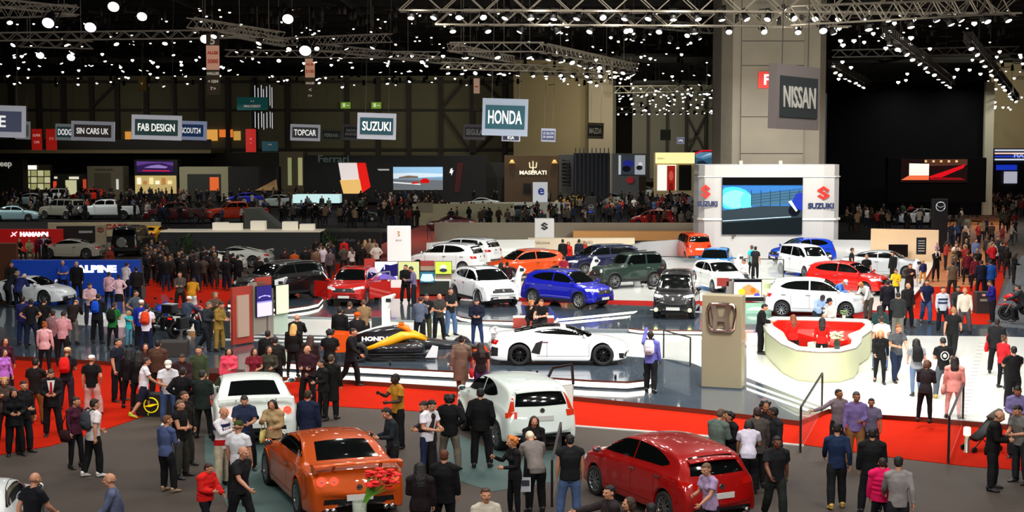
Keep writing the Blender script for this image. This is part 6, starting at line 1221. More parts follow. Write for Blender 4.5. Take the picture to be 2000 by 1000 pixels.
# two motorcycles with their riders
def motorcycle(px, py, yaw, col, label, case=True):
    r = empty('motorcycle', label, 'motorcycle', G(px, py, .15), R(yaw)); ch = M('c0c2c4', .2, .9); bk = M('0e0e10', .4)
    for x in (-.75, .78): wheel_at(r, x, 0.001, .32, .32, .15, 6)
    b = B(); b.tube([(-.75, 0, .32), (-.2, 0, .42), (.2, 0, .5), (.42, 0, .85)], .06, 8); b.ell((.0, 0, .45), (.28, .16, .2)); b.obj('engine_frame', bk, r)
    for s in (-1, 1):
        b = B(); b.bar((.78, s * .1, .32), (.45, s * .09, .98), .045); b.obj('fork', ch, r); b = B(); b.tube([(.0, s * .16, .3), (-.5, s * .2, .3), (-1.0, s * .22, .38)], [.03, .05, .055], 10); b.obj('exhaust_pipe', ch, r)
        b = B(); b.tube([(.42, s * .1, 1.02), (.36, s * .3, 1.08), (.24, s * .44, 1.06)], .018, 8); b.obj('handlebar', bk, r); b = B(); b.bar((.38, s * .2, 1.06), (.42, s * .3, 1.26), .015); b.ell((.42, s * .33, 1.28), (.02, .07, .045)); b.obj('mirror', bk, r)
    b = B(); b.tube([(.36, 0, .86), (.1, 0, .92), (-.12, 0, .82)], [(.1, .08), (.17, .15), (.12, .08)], 14, (0, 1, 0)); b.obj('fuel_tank', paint(col), r)
    b = B(); b.tube([(.85, 0, .95), (.6, 0, .98), (.42, 0, .88)], [(.06, .08), (.16, .16), (.14, .14)], 14, (0, 1, 0)); b.tube([(1.1, 0, .62), (.8, 0, .68), (.5, 0, .6)], [(.06, .02), (.09, .03), (.07, .02)], 10, (0, 1, 0)); b.obj('front_fairing', paint(col), r); b = B(); b.grid([[V((.62 - .1 * j, y * (1 - .2 * j), 1.1 + .16 * j)) for y in (-.18, -.1, 0, .1, .18)] for j in range(3)]); b.obj('windscreen', M('8c9ca0', .05, alpha=.4), r)
    b = B(); b.tube([(-.1, 0, .82), (-.4, 0, .84), (-.8, 0, .9)], [(.13, .05), (.16, .06), (.12, .05)], 12, (0, 1, 0)); b.obj('seat', bk, r)
    b = B(); b.box((-.98, 0, .74), (.04, .16, .08)); b.obj('taillight', glow('e81810', 1.), r); b = B(); b.prism([(-.8, .5), (-1.08, .45), (-1.02, .72), (-.8, .74)], -.07, .07, 'y'); b.obj('rear_mudguard', bk, r)
    if case:
        for s in (-1, 1): b = B(); b.box((-.72, s * .38, .58), (.5, .24, .42)); o = b.obj('pannier', bk, r); m_ = o.modifiers.new('b', 'BEVEL'); m_.width = .04; m_.segments = 3
        b = B(); b.box((-.95, 0, 1.12), (.42, .52, .34)); o = b.obj('top_case', bk, r); m_ = o.modifiers.new('b', 'BEVEL'); m_.width = .05; m_.segments = 3; b = B(); b.box((-.95, 0, 1.3), (.36, .46, .02)); b.obj('case_lid', M('b8babc', .3), r)
    return r
motorcycle(366, 656, 62, 'b01420', 'red and black touring motorcycle with panniers and a top case'); motorcycle(312, 650, 80, '2030b0', 'blue motorcycle with riders between the standing panels', False)
motorcycle(2003, 628, 150, 'c81018', 'red motorcycle half in view at the right edge', False)
for x_, y_, lb in ((366, 512, 'leafy green plant before the charcoal wall, left one'), (640, 508, 'leafy green plant before the charcoal wall, right one')):
    r = empty('potted_plant', lb, 'plant', G(x_, y_)); b = B(); b.lathe([(.18, 0), (.26, .5), (.24, .5), (.2, .4), (.001, .4)]); b.obj('plant_pot', M('2a2a2a', .6), r); b = B(); q = random.Random(x_)
    for i in range(120): a, e, l = q.uniform(0, 6.28), q.uniform(.3, 1.5), q.uniform(.5, 1.3); d = V((math.cos(a) * math.cos(e), math.sin(a) * math.cos(e), math.sin(e))); p = V((0, 0, .5)) + d * l; n = d.cross(V((0, 0, 1))).normalized() * .06; b.face([b.bm.verts.new(v) for v in (p - d * .14, p + n, p + d * .14 - V((0, 0, .05)), p - n)])
    for i in range(9): a = i * .7; b.tube([(0, 0, .4), (.15 * math.cos(a), .15 * math.sin(a), .9), (.4 * math.cos(a), .4 * math.sin(a), 1.4)], .012, 5)
    b.obj('foliage', M('2c4a1c', .6, noise=.3, scale=4), r)
r = empty('slanted_canopy', 'grey slanted stand roof right of the orange pickup', 'canopy', AT(515, 430, 125)); r.location.z = 0; b = B(); b.prism([(-1.6, 1.9), (-.6, 1.9), (1.3, .3), (1.3, .0), (-1.6, .0)], 0, 3, 'y'); b.obj('roof_panel', M('4c5048', .6), r)
# pushchair
r = empty('pushchair', 'black pushchair with a fringed grey cover behind the bollard lamp', 'pushchair', G(1918, 880), R(200)); r.scale = (.85, .85, .85); b = B(); b.tube([(-.45, 0, .95), (-.1, 0, .55), (.3, 0, .35)], [(.2, .03), (.24, .12), (.2, .08)], 12, (0, 1, 0)); b.obj('seat_shell', M('121214', .7), r)
b = B(); b.tube([(-.6, 0, 1.15), (-.5, 0, 1.02), (-.3, 0, .9)], [(.1, .05), (.2, .12), (.24, .08)], 12, (0, 1, 0)); b.obj('hood', M('56524a', .9), r)
for s in (-1, 1):
    b = B(); b.bar((-.55, s * .22, 1.05), (.45, s * .22, .12), .025); b.bar((.1, s * .22, .5), (-.4, s * .22, .1), .025); b.obj('frame_tube', M('1c1c1e', .3), r)
    for x in (.45, -.4): wheel_at(r, x, s * .25, .09, .09, .05, 6)
# ------------------------------------------------------------------ trusses and lamps under the roof
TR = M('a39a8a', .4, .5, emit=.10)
def truss(a, c, h=.5, w_=.5, t=.06, label=None, step=None, m=None, bays=None):
    a, c = V(a), V(c); d = (c - a); L = d.length; d.normalize(); up = V((0, 0, 1)); sd = d.cross(up).normalized() * w_ / 2; u = up * h / 2; b = B(); n = bays or max(3, int(L / (h * 1.1)))
    for s, v in ((1, 1), (1, -1), (-1, 1), (-1, -1)): b.bar(a + sd * s + u * v, c + sd * s + u * v, t)
    for i in range(n):
        p, q = a + d * L * i / n, a + d * L * (i + 1) / n; v = 1 if i % 2 else -1
        for s in (1, -1): b.bar(p + sd * s + u * v, q + sd * s - u * v, t * .6)
        b.bar(p + sd * v + u, q - sd * v + u, t * .6); b.bar(p + sd * v - u, q - sd * v - u, t * .6)
    o = b.obj('lighting_truss', m or TR); tag(o, label, 'truss'); k = B()
    for f in (.15, .85): p = a + d * L * f; k.bar(p + u, (p.x, p.y, 17.98), .02)
    k = None
    me = o.data; bm = bmesh.new(); bm.from_mesh(me)
    for f in (.15, .85):
        p = a + d * L * f; g = bmesh.ops.create_cone(bm, cap_ends=True, segments=6, radius1=.015, radius2=.015, depth=17.98 - p.z, matrix=Matrix.Translation((p.x, p.y, (17.98 + p.z) / 2)))
    bm.to_mesh(me); bm.free(); return o
RIG = []
def tr(x0, y0, d0, x1, y1, d1, label, h=.5, lamps=0, m=None, t=.06):
    a, c = AT(x0, y0, d0), AT(x1, y1, d1); truss(a, c, h, h, t, label, m=m)
    for i in range(lamps): RIG.append((a.lerp(c, (i + .5) / lamps) - V((0, 0, h / 2 + .12)), 1))
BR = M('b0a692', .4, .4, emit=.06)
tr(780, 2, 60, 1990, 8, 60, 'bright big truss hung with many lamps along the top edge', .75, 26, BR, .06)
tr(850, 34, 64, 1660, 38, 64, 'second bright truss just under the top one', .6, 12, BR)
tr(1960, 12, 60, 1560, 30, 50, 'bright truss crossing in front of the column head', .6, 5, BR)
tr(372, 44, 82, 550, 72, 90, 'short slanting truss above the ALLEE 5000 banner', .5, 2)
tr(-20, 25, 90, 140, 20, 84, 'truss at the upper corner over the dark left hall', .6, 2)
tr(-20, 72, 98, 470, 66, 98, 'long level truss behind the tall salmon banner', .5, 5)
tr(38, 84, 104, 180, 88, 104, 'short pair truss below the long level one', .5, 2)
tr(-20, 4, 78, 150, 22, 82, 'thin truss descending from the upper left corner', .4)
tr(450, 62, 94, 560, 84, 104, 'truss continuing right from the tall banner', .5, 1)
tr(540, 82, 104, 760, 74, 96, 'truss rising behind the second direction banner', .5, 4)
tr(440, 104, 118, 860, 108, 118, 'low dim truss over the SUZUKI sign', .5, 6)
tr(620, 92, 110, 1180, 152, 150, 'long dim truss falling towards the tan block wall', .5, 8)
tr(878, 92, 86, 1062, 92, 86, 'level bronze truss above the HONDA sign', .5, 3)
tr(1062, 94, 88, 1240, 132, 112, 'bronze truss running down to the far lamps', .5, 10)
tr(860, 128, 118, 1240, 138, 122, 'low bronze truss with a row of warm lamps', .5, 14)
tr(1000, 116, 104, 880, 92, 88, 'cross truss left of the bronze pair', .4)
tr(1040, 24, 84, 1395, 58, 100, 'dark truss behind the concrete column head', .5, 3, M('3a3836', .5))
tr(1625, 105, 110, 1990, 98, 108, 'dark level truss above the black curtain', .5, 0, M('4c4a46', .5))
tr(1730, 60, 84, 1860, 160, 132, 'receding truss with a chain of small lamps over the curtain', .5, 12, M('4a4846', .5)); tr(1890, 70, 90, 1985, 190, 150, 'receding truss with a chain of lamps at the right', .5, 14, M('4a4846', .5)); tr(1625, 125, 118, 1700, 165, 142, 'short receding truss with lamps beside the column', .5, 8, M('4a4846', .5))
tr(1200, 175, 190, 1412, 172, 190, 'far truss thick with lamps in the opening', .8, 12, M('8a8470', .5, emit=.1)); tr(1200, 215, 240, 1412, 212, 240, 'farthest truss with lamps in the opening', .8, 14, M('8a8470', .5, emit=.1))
q = random.Random(11)
def lamp_mesh():
    b = B(); b.lathe([(.06, .16), (.10, .12), (.12, 0), (.14, -.2), (.13, -.2), (.09, -.1)], seg=14, cap=False); b.lathe([(.001, .16), (.06, .16)], seg=14, cap=False); b.bar((-.17, 0, 0), (-.17, 0, .28), .03); b.bar((.17, 0, 0), (.17, 0, .28), .03); b.bar((-.17, 0, .28), (.17, 0, .28), .03); h = b.mesh('spotlight', [M('2a2826', .5)])
    b = B(); b.lathe([(.125, -.19), (.08, -.215), (.001, -.225)], seg=14, cap=False); return h, b.mesh('lamp_lens', [glow('fff8ea', 7.)])
LH, LL = lamp_mesh(); G_LAMP = 'spotlights under the roof'
def lamp(p, k=1., mcol=None, e=7., tilt=None, group=G_LAMP, label='round spotlight with a bright lens hanging under the dark roof'):
    o = inst('spotlight', LH, None, p, tilt or (R(q.uniform(-50, 0)), R(q.uniform(-30, 30)), 0), scale=k); tag(o, label, 'spotlight', group)
    inst('lamp_lens', LL, o, mats=[glow(mcol or q.choice(['fff8ea', 'ffffff', 'f4f8ff', 'ffeccc']), e)]); return o
nl = 0
for p, k in RIG: lamp(p, 1. if p.y < 80 else 1.3); nl += 1
for x, y, d_, k in ((98, 36, 80, 2.4), (180, 45, 84, 2.4), (81, 102, 110, 2.2), (141, 106, 110, 2.2), (225, 5, 70, 2.), (564, 29, 80, 2.2), (598, 90, 100, 3.), (403, 69, 96, 2.4), (280, 25, 80, 2.)):
    lamp(AT(x, y, d_), k, 'e8e4ff' if x < 200 else 'fff4e0', 9., (R(-55), 0, 0), 'large roof floodlights', 'large round floodlight glowing under the dark roof')
def scatter(n, x0, x1, y0, y1, d0, d1, k=(1., 1.6), e=7., f=None):
    global nl
    for i in range(n):
        x, y = q.uniform(x0, x1), q.uniform(y0, y1)
        if f: y = f(x, y)
        d_ = d0 + (d1 - d0) * (y - y0) / max(1, y1 - y0); p = AT(x, y, d_)
        if p.z > 17.6: continue
        if i % 2 and d_ > 120 or nl > 296: STUFF.append((p, q.uniform(*k)))
        else: lamp(p, q.uniform(*k) * (d_ / 170), e=e); nl += 1; STEMS.append(p)
STUFF = []; STEMS = []
scatter(60, 0, 560, 96, 165, 110, 190); scatter(34, 560, 1000, 105, 168, 115, 190); scatter(22, 30, 980, 15, 90, 85, 110, (.8, 1.1)); scatter(26, 1040, 1410, 60, 120, 95, 130); scatter(26, 1040, 1410, 130, 165, 130, 180); scatter(60, 1205, 1412, 172, 220, 190, 245, (1., 1.5)); scatter(30, 1625, 1930, 40, 165, 80, 136); scatter(20, 1940, 2000, 100, 215, 110, 190)
STUFF2 = []
for i in range(1500):                                            # the innumerable rest: dark fittings, stubs and pin lamps of the rigs
    x = q.uniform(-30, 2030); y = q.uniform(15, 166) if not 1200 < x < 1412 else q.uniform(20, 222); d_ = 85 + 100 * (y / 166) ** 1.2 + q.uniform(-6, 6); p = AT(x, y, d_)
    if p.z < 17.4 and not (1413 < x < 1619 and d_ > 100) and not (1619 < x < 1930 and d_ > 137): STUFF2.append((p, q.random()))
b = B()
for p, k in STUFF2:
    b.mi = 1 if k < .14 else 0; s = .06 + .07 * (p.y / 190)
    if b.mi: b.lathe([(s * .9, 0), (s * .7, -s * .6), (.001, -s * .8)], p, seg=6)
    elif k < .6: b.bar(p, p + V((q.uniform(-1.2, 1.2), q.uniform(-1, 1), q.uniform(-.1, .1))), .07)
    else: b.lathe([(s, .3), (s * 1.5, -.3)], p, seg=6)
b.mi = 0
for p in STEMS: b.bar(p + V((0, 0, .2)), (p.x, p.y, 17.95), .02)
for i in range(110): STUFF.append((V((q.uniform(-16, 18), q.uniform(8, 44), q.uniform(12, 12.6))), q.uniform(1, 1.5)))
for p, k in STUFF: b.mi = 1; b.lathe([(.10 * k, .1), (.11 * k, 0), (.001, -.09 * k)], p, seg=7)
o = b.obj('rig_fittings', [M('2c2925', .6, .3), glow('fff6e8', 5.)]); tag(o, 'dense tangle of small fittings and pin lamps under the roof', 'rigging', kind='stuff')
b = B()
for y in range(60, 205, 7): b.box((0, y, 17.7), (200, .25, .5))
for x in range(-96, 100, 12): b.box((x, 130, 17.5), (.3, 150, .3))
struct(b.obj('ceiling_beams', M('1d1b19', .8)))
# ------------------------------------------------------------------ visitors: x, y of the crown, facing, pose, hair, top, trousers, label, extras
def bag(p, kind, col, label, side=1):
    k = p.scale.x; f = p.rotation_euler.z; m = Matrix.Rotation(f, 3, 'Z')
    if kind == 'backpack':
        o = p.location + m @ V((0, .155, 1.2)) * k; r = empty('backpack', label, 'backpack', o, f); b = B(); b.tube([(0, .0, -.22), (0, .02, -.12), (0, .02, .08), (0, -.01, .2)], [(.13, .06), (.16, .09), (.15, .085), (.10, .05)], 14); b.obj('bag_body', cloth(col), r)
        b = B(); b.tube([(0, .07, -.17), (0, .09, -.08), (0, .07, .0)], [(.09, .02), (.11, .04), (.09, .02)], 10); b.obj('pocket', cloth(col), r)
        for s in (-1, 1): b = B(); b.tube([(s * .08, -.03, .2), (s * .1, -.12, .24), (s * .11, -.25, .12), (s * .12, -.2, -.1), (s * .11, -.02, -.18)], .018, 6); b.obj('strap', cloth('1a1a1c'), r)
    else:
        o = p.location + m @ V((side * .27, .02, .78)) * k; r = empty('handbag', label, 'bag', o, f); b = B(); b.tube([(0, 0, -.15), (0, 0, -.05), (0, 0, .12)], [(.05, .15), (.07, .17), (.04, .13)], 12); b.obj('bag_body', cloth(col), r)
        b = B(); b.tube([(0, -.12, .1), (0, -.06, .3), (-side * .06, 0, .5), (0, .06, .3), (0, .12, .1)], .012, 6); b.obj('strap', cloth(col), r)
    return r
def tie(p, col='b01418'):
    f = p.rotation_euler.z; b = B(); b.prism([(-.09, 1.46), (.09, 1.46), (.03, 1.12), (-.03, 1.12)], -.180, -.165, 'y'); o = b.obj('shirt_front', cloth('e8e4e0'), p); b = B(); b.prism([(-.02, 1.42), (.02, 1.42), (.035, 1.14), (0, 1.09), (-.035, 1.14)], -.194, -.182, 'y'); b.obj('tie', cloth(col), p)
K = '15110f'; N = {}
def P_(*a, **k): return person(*a, **k)
ST = .15
LIST = [
 # nearest rows
 (68, 923, 150, 'walk', 'bald:6a5040', 'tee:0e1018', 'trousers:14161c', 'bald man in a black tee shirt walking away at the lower left corner'),
 (214, 924, -80, 'stroll', 'bald:8a7060', 'long:59617c', 'trousers:2a2c34', 'bald man in a slate blue shirt facing left at the lower edge'),
 (148, 775, 60, 'bag', 'short:241812', 'long:45182c', 'slim:100e12', 'short-haired woman in a maroon top walking beside a man with a backpack', dict(fem=True)),
 (185, 779, 140, 'stroll', 'short:1a1410', 'polo:e6dcdc', 'trousers:0e0e12', 'man in a white polo shirt with a grey backpack', dict(shoe='e0dcd8')),
 (99, 722, 15, 'look', 'short:3a2418', 'suit:141014', 'trousers:121014', 'man in a black suit with a bright red tie'),
 (27, 759, 25, 'look', 'bob:2a1a12', 'suit:0f0d10', 'trousers:0e0c10', 'dark-suited woman smiling at the left edge of the carpet', dict(fem=True)),
 (46, 744, 60, 'chat', 'short:140e0c', 'jacket:161216', 'trousers:14141a', 'person in a dark scarf and jacket turned to the right'),
 (8, 737, 20, 'phone', 'curly:b88850', 'jacket:4a3830', 'trousers:1a1416', 'woman with bushy fair hair at the very left edge', dict(fem=True)),
 (70, 700, 170, 'phone', 'short:0f0b0a', 'tee:17110f', 'trousers:74481e', 'man in a black tee shirt and tan trousers with arm raised'),
 (131, 680, 180, 'look', 'cap:d8b48c', 'tee:16121a', 'trousers:2c1c2a', 'person with a tan cap and a bright red backpack seen from behind', dict(skin='m')),
 (179, 694, 185, 'stand2', 'cap:ece6e4', 'tee:0c0a0c', 'wide:c49a92', 'youth in a white cap, black tee shirt and pale pink trousers', dict(H=1.68)),
 (230, 661, 70, 'stand', 'short:16100e', 'tee:101626', 'trousers:0c0c12', 'tall man in a navy tee shirt looking towards the motorcycles', dict(H=1.85)),
 (252, 680, 175, 'stand', 'long:0c0a0c', 'long:0e0c10', 'slim:100e14', 'woman in black with long black hair, next to the man in navy', dict(H=1.72)),
 (270, 684, 190, 'stand', 'long:120e0c', 'long:0c0b0d', 'slim:0e0d10', 'second woman in black, between the first and a seated brown coat', dict(H=1.72)),
 (284, 671, 20, 'stand', 'long:2a140e', 'long:3a1c18', 'slim:141014', 'woman in reddish brown with auburn hair near the dark cube seat'),
 (308, 664, 180, 'stand', 'short:130e0d', 'jacket:4c3226', 'trousers:1a1614', 'man in a brown jacket seen from behind at the stage edge'),
 (286, 698, 110, 'walk', 'short:2a1812', 'tee:e4e0e6', 'shorts:1a1e30', 'young man in a white tee shirt, navy shorts and neon shoes', dict(H=1.68, shoe='b8d838')),
 (328, 705, 15, 'look', 'cap:f0e8d8', 'tee:dad6dc', 'trousers:3a4c74', 'man in a white cap and white tee shirt with jeans', dict(shoe='d8d8d0')),
 (355, 692, 10, 'look', 'short:2a1a16', 'jacket:30181a', 'trousers:141216', 'bearded man in dark maroon looking down', dict(skin='m')),
 (357, 717, 175, 'hips', 'short:241a16', 'jacket:0f0d0f', 'trousers:121012', 'broad man in a black jacket seen from behind left of the white coupe'),
 (396, 722, 172, 'cross', 'short:2a2620', 'suit:18221e', 'trousers:121614', 'man in a dark green-grey coat bending into the white coupe'),
 (388, 676, 0, 'stand', 'short:1a120e', 'long:39422a', 'trousers:1c1c1a', 'man in an olive shirt facing forward above the white coupe'),
 (447, 680, 0, 'bag', 'long:1c100e', 'jacket:e84a62', 'slim:1a1a20', 'woman in a bright pink jacket behind the white coupe', dict(H=1.6)),
 (360, 764, 60, 'stand', 'short:4a3426', 'jacket:1a1412', 'trousers:2c2a26', 'man with tousled brown hair behind the bearded man in a black vest'),
 (352, 781, 75, 'cross', 'short:6a5244', 'vest:0e0e0f', 'trousers:3a3832', 'bearded man in a black vest with folded arms'),
 (327, 811, 150, 'chat', 'short:70401f', 'long:46527a', 'trousers:0f0e12', 'woman in a denim blue jacket talking with the man in a vest', dict(fem=True, shoe='a08468')),
 (407, 905, 60, 'walk2', 'short:3a1c14', 'puffer:d41c18', 'trousers:12141c', 'boy in a bright red hooded jacket', dict(H=1.42)),
 (437, 795, 60, 'phone', 'bald:8a7468', 'long:e0dce0', 'trousers:b4a890', 'balding man in a navy, white and red rugby shirt', {}),
 (477, 773, 10, 'look', 'short:2a1c18', 'polo:28324e', 'trousers:14161e', 'heavy man in a dark blue shirt behind the white coupe boot'),
 (532, 781, -15, 'phone', 'long:120e0c', 'jacket:a89068', 'slim:2a2420', 'woman in a camel jacket with long dark hair and a cream bag'),
 (466, 822, 165, 'stand', 'cap:38481e', 'tee:d6d4da', 'trousers:141418', 'man in a white tee shirt with a green cap turned backwards'),
 (475, 872, 60, 'walk', 'bald:3a2620', 'polo:19181a', 'trousers:101012', 'bald man in a charcoal polo shirt walking in front of the orange coupe'),
 (602, 762, 165, 'stand', 'short:3a2218', 'suit:16203a', 'trousers:0e1018', 'man in a navy suit standing between the two sports coupes'),
 (772, 730, -60, 'phone', 'short:0c0908', 'tee:c08428', 'trousers:121012', 'tall man in a mustard tee shirt holding a phone', dict(skin='b', H=1.86)),
 (756, 797, -70, 'look', 'short:1a120e', 'long:20262c', 'trousers:121014', 'man in a dark grey sweater reaching towards the orange coupe', dict(H=1.8)),
 (829, 784, -60, 'look', 'short:281a12', 'jacket:2c2220', 'trousers:1a1616', 'man in brown half hidden behind the one in a white tee shirt'),
 (843, 782, 50, 'look', 'short:0f0b0a', 'tee:ece8f2', 'slim:1c2844', 'slim man in a white tee shirt and dark jeans reading', dict(H=1.82)),
 (878, 770, 170, 'hips', 'curly:14100e', 'jacket:0d0e10', 'trousers:6c6458', 'man in a black jacket and taupe trousers seen from behind'),
 (938, 758, 175, 'pocket', 'short:0c0a0a', 'jacket:090a0c', 'trousers:0c0c10', 'tall person all in black beside the white crossover', dict(H=1.86)),
 (1000, 852, -70, 'phone', 'curly:d87c2c', 'long:100f12', 'slim:0c0c10', 'woman with orange-blond curls in black typing on a phone', dict(fem=True)),
 (1036, 848, 195, 'bend', 'short:e8dcc0', 'polo:7c7470', 'trousers:0e0e12', 'white-haired man in a grey polo shirt bending forward with a brochure'),
 (1043, 813, 10, 'phone', 'long:3a1f14', 'long:181418', 'slim:121216', 'long-haired woman behind the white crossover looking at her phone'),
 (1113, 848, 185, 'stand', 'short:0c0a0b', 'vest:15171a', 'trousers:4a6088', 'man in a black quilted vest with cream sleeves and jeans'),
 (820, 903, 175, 'bag', 'long:0e0a0a', 'jacket:1c1214', 'slim:121014', 'woman in black with long black hair down her back'),
 (868, 878, 170, 'stand', 'short:5a2c18', 'suit:0e0d10', 'trousers:0e0d10', 'auburn-haired man in a black suit seen from behind'),
 (949, 953, 20, 'cross', 'short:4a2a18', 'tee:c4bcaa', 'trousers:3a3c40', 'man in a cream tee shirt at the lower edge looking right'),
 (1190, 948, -75, 'point', 'short:0d0a0a', 'jacket:2c2226', 'trousers:1a1a1e', 'dark-haired man pointing left in front of the red hatchback'),
 (1228, 971, -60, 'cross', 'bob:3a2618', 'long:2a2420', 'slim:18161a', 'woman with glasses and brown hair at the lower edge', dict(fem=True)),
 (1272, 982, 180, 'stand', 'short:120d0c', 'jacket:241c1c', 'trousers:18161a', 'dark-haired head at the lower edge before the red hatchback'),
 (1380, 905, -60, 'walk2', 'short:6a5038', 'tee:a890b4', 'slim:1c1c24', 'older woman in a patterned lilac blouse in front of the red hatchback', dict(fem=True)),
 (1408, 800, 135, 'look', 'short:5a4230', 'suit:5c6a62', 'trousers:20242a', 'man in a grey-green jacket leaning in to a dark-haired woman', {}),
 (1424, 804, -70, 'phone', 'curly:20130e', 'jacket:151315', 'slim:121114', 'dark-haired woman in black facing the man in grey-green', dict(fem=True)),
 (1479, 795, 180, 'stand', 'short:3a241a', 'suit:4a423e', 'trousers:1a1818', 'man in a long grey jacket seen from behind in the circle of talkers'),
 (1495, 784, 10, 'stand', 'curly:1c100c', 'jacket:1a1416', 'trousers:141216', 'curly-haired man facing the circle of talkers', dict(skin='m')),
 (1510, 795, -70, 'chat', 'short:0e0a0a', 'jacket:1c1e22', 'trousers:121216', 'man in a dark jacket closing the circle of talkers', dict(skin='d')),
 (1463, 827, 170, 'bend', 'bob:0a0808', 'tee:cfc8da', 'wide:0e0c10', 'woman with a black bob, white blouse and black trousers', dict(fem=True)),
 (1518, 852, 5, 'walk', 'short:120c0a', 'polo:1c1c20', 'trousers:1e2420', 'man in a charcoal polo shirt walking forward', dict(skin='d')),
 (1639, 760, 10, 'out', 'short:0c0908', 'long:7c6c74', 'trousers:161418', 'boy in a mauve-grey shirt with a hand on the glass railing', dict(skin='m', H=1.62, z=0)),
 (1673, 765, -10, 'bag', 'short:4a4240', 'long:7a669c', 'trousers:8c5c34', 'bearded man in a purple shirt and tan trousers carrying a jacket', dict(skin='m')),
 (1702, 778, -15, 'stand', 'short:0d0a09', 'polo:6e6480', 'trousers:20202a', 'younger boy half hidden behind the man in purple', dict(skin='m', H=1.52)),
 (1635, 826, 178, 'stroll', 'short:120e0c', 'long:182848', 'trousers:16161a', 'man in a navy shirt over a white hem, seen from behind', dict(shoe='c8a048')),
 (1704, 836, 172, 'stand', 'short:0e0b0b', 'jacket:121214', 'trousers:14141a', 'man in a black leather jacket seen from behind'),
 (1724, 894, 170, 'stand', 'short:2a1410', 'puffer:e4145c', 'slim:141318', 'woman in a hot pink puffer jacket', dict(fem=True, H=1.58)),
 (1755, 891, 176, 'stroll', 'short:14100e', 'long:8c8684', 'trousers:1a1c22', 'man in a light grey sweatshirt walking away'),
 (1952, 803, 70, 'look', 'bald:4a3426', 'jacket:110e0e', 'trousers:161518', 'bald man in a black jacket holding a dark bag at the right'),
 (1988, 792, -60, 'look', 'short:181210', 'tee:6e6c68', 'trousers:24242a', 'man in a grey tee shirt facing the bald man at the right edge'),
 (1988, 755, -20, 'look', 'short:100c0a', 'long:7f76a8', 'trousers:20222c', 'man in a lilac shirt looking down at the right edge', dict(skin='m')),
 # on the stage
 (8, 682, 60, 'stand', 'long:2a1420', 'long:b46cc8', 'slim:241828', 'woman lit purple at the left edge of the carpet', dict(H=1.6)),  # the purple light on her is put into the cloth colour
 (10, 660, 40, 'stand', 'long:3a1410', 'long:3c1428', 'slim:181018', 'woman with auburn hair in dark plum at the left edge'),
 (87, 628, 178, 'stand', 'bun:9a501c', 'long:d8a4a8', 'slim:100e12', 'auburn-haired woman in a pale pink top seen from behind', dict(z=ST)),
 (45, 579, 170, 'stand', 'short:1a1412', 'long:2a2a66', 'trousers:1e2c54', 'man in a violet-blue shirt and jeans watching the blue wall', dict(z=ST)),
 (60, 584, 185, 'hips', 'short:14100f', 'tee:121318', 'trousers:1a2038', 'man in a black tee shirt right of the violet-blue shirt', dict(z=ST)),
 (86, 583, 175, 'look', 'short:161110', 'polo:100e10', 'trousers:161216', 'man in black with a pale collar before the pearl coupe', dict(z=ST)),
 (104, 606, 170, 'stand', 'short:201410', 'long:86646c', 'trousers:141218', 'person in a dusty rose shirt left of the salmon shirt', dict(z=ST, H=1.68)),
 (124, 608, 178, 'look', 'short:16100e', 'long:c48e94', 'trousers:161218', 'broad man in a salmon pink shirt seen from behind', dict(z=ST)),
 (148, 588, 176, 'bend', 'bald:2a1c16', 'long:1c120e', 'trousers:6c6660', 'man in a dark brown top and grey trousers leaning forward', dict(z=ST)),
 (192, 574, 172, 'look', 'short:1a1210', 'jacket:14161c', 'trousers:0e0f14', 'tall man in black with a bright blue backpack', dict(z=ST, H=1.84)),
 (175, 553, 20, 'look', 'short:14100e', 'long:cfa8ae', 'trousers:24202a', 'man in a light pink shirt facing forward before the blue wall', dict(z=ST)),
 (222, 592, 175, 'look', 'short:2a1c14', 'tee:1c6c30', 'slim:0e0e12', 'person in green with a black backpack', dict(z=ST, H=1.68)),
 (252, 607, 60, 'point', 'bob:c8a070', 'tee:2cb4bc', 'slim:5a90a8', 'fair-haired child in turquoise next to the blue motorcycle', dict(z=ST, H=1.3)),
 (287, 595, 180, 'look', 'short:14100e', 'tee:e6dfee', 'trousers:161c3a', 'man in a white tee shirt with an orange-red backpack at the blue motorcycle', dict(z=ST)),
 (276, 586, 176, 'stand', 'cap:f0f0f0', 'long:1c2c9c', 'trousers:101018', 'rider in a white cap and blue top on the far side of the blue motorcycle', dict(z=ST)),
 (265, 567, 60, 'hips', 'short:1a1412', 'tee:4a555e', 'trousers:22262c', 'man in a steel grey tee shirt turned to the motorcycles', dict(z=ST)),
 (32, 531, 130, 'bend', 'short:8a8078', 'suit:1a1c24', 'trousers:12131a', 'grey-haired man in a dark suit leaning on the pearl coupe', dict(z=ST)),
 (46, 537, 160, 'bend', 'short:c4b8a8', 'jacket:1c2458', 'trousers:12131c', 'man in a navy blazer leaning over the door of the pearl coupe', dict(z=ST)),
 (22, 512, 20, 'stand', 'short:2a1c16', 'suit:14120f', 'trousers:121010', 'man in a dark suit by the brown end panel', dict(z=ST)),
 (122, 509, 25, 'cross', 'short:b8a898', 'polo:1c48b4', 'trousers:0e1020', 'grey-haired man in a royal blue shirt by the blue wall', dict(z=0)),
 (149, 511, 10, 'stand', 'short:b0a894', 'suit:0c0c0f', 'trousers:0c0c0f', 'tall grey-haired man in black covering the first letter of the blue wall', dict(z=0, H=1.88)),
 (213, 531, 175, 'stand', 'short:2c1c14', 'long:d8a8b4', 'slim:101016', 'woman in a pink shirt, left one of the two before the blue wall', dict(fem=True)),
 (232, 536, 182, 'hips', 'bun:1c1410', 'long:dcb4bc', 'skirt:0e0e14', 'woman in a pink shirt and black skirt, right one of the two'),
 (248, 513, 150, 'look', 'short:1a1412', 'long:dcd0d4', 'trousers:141318', 'man in a white shirt at the end of the blue wall'),
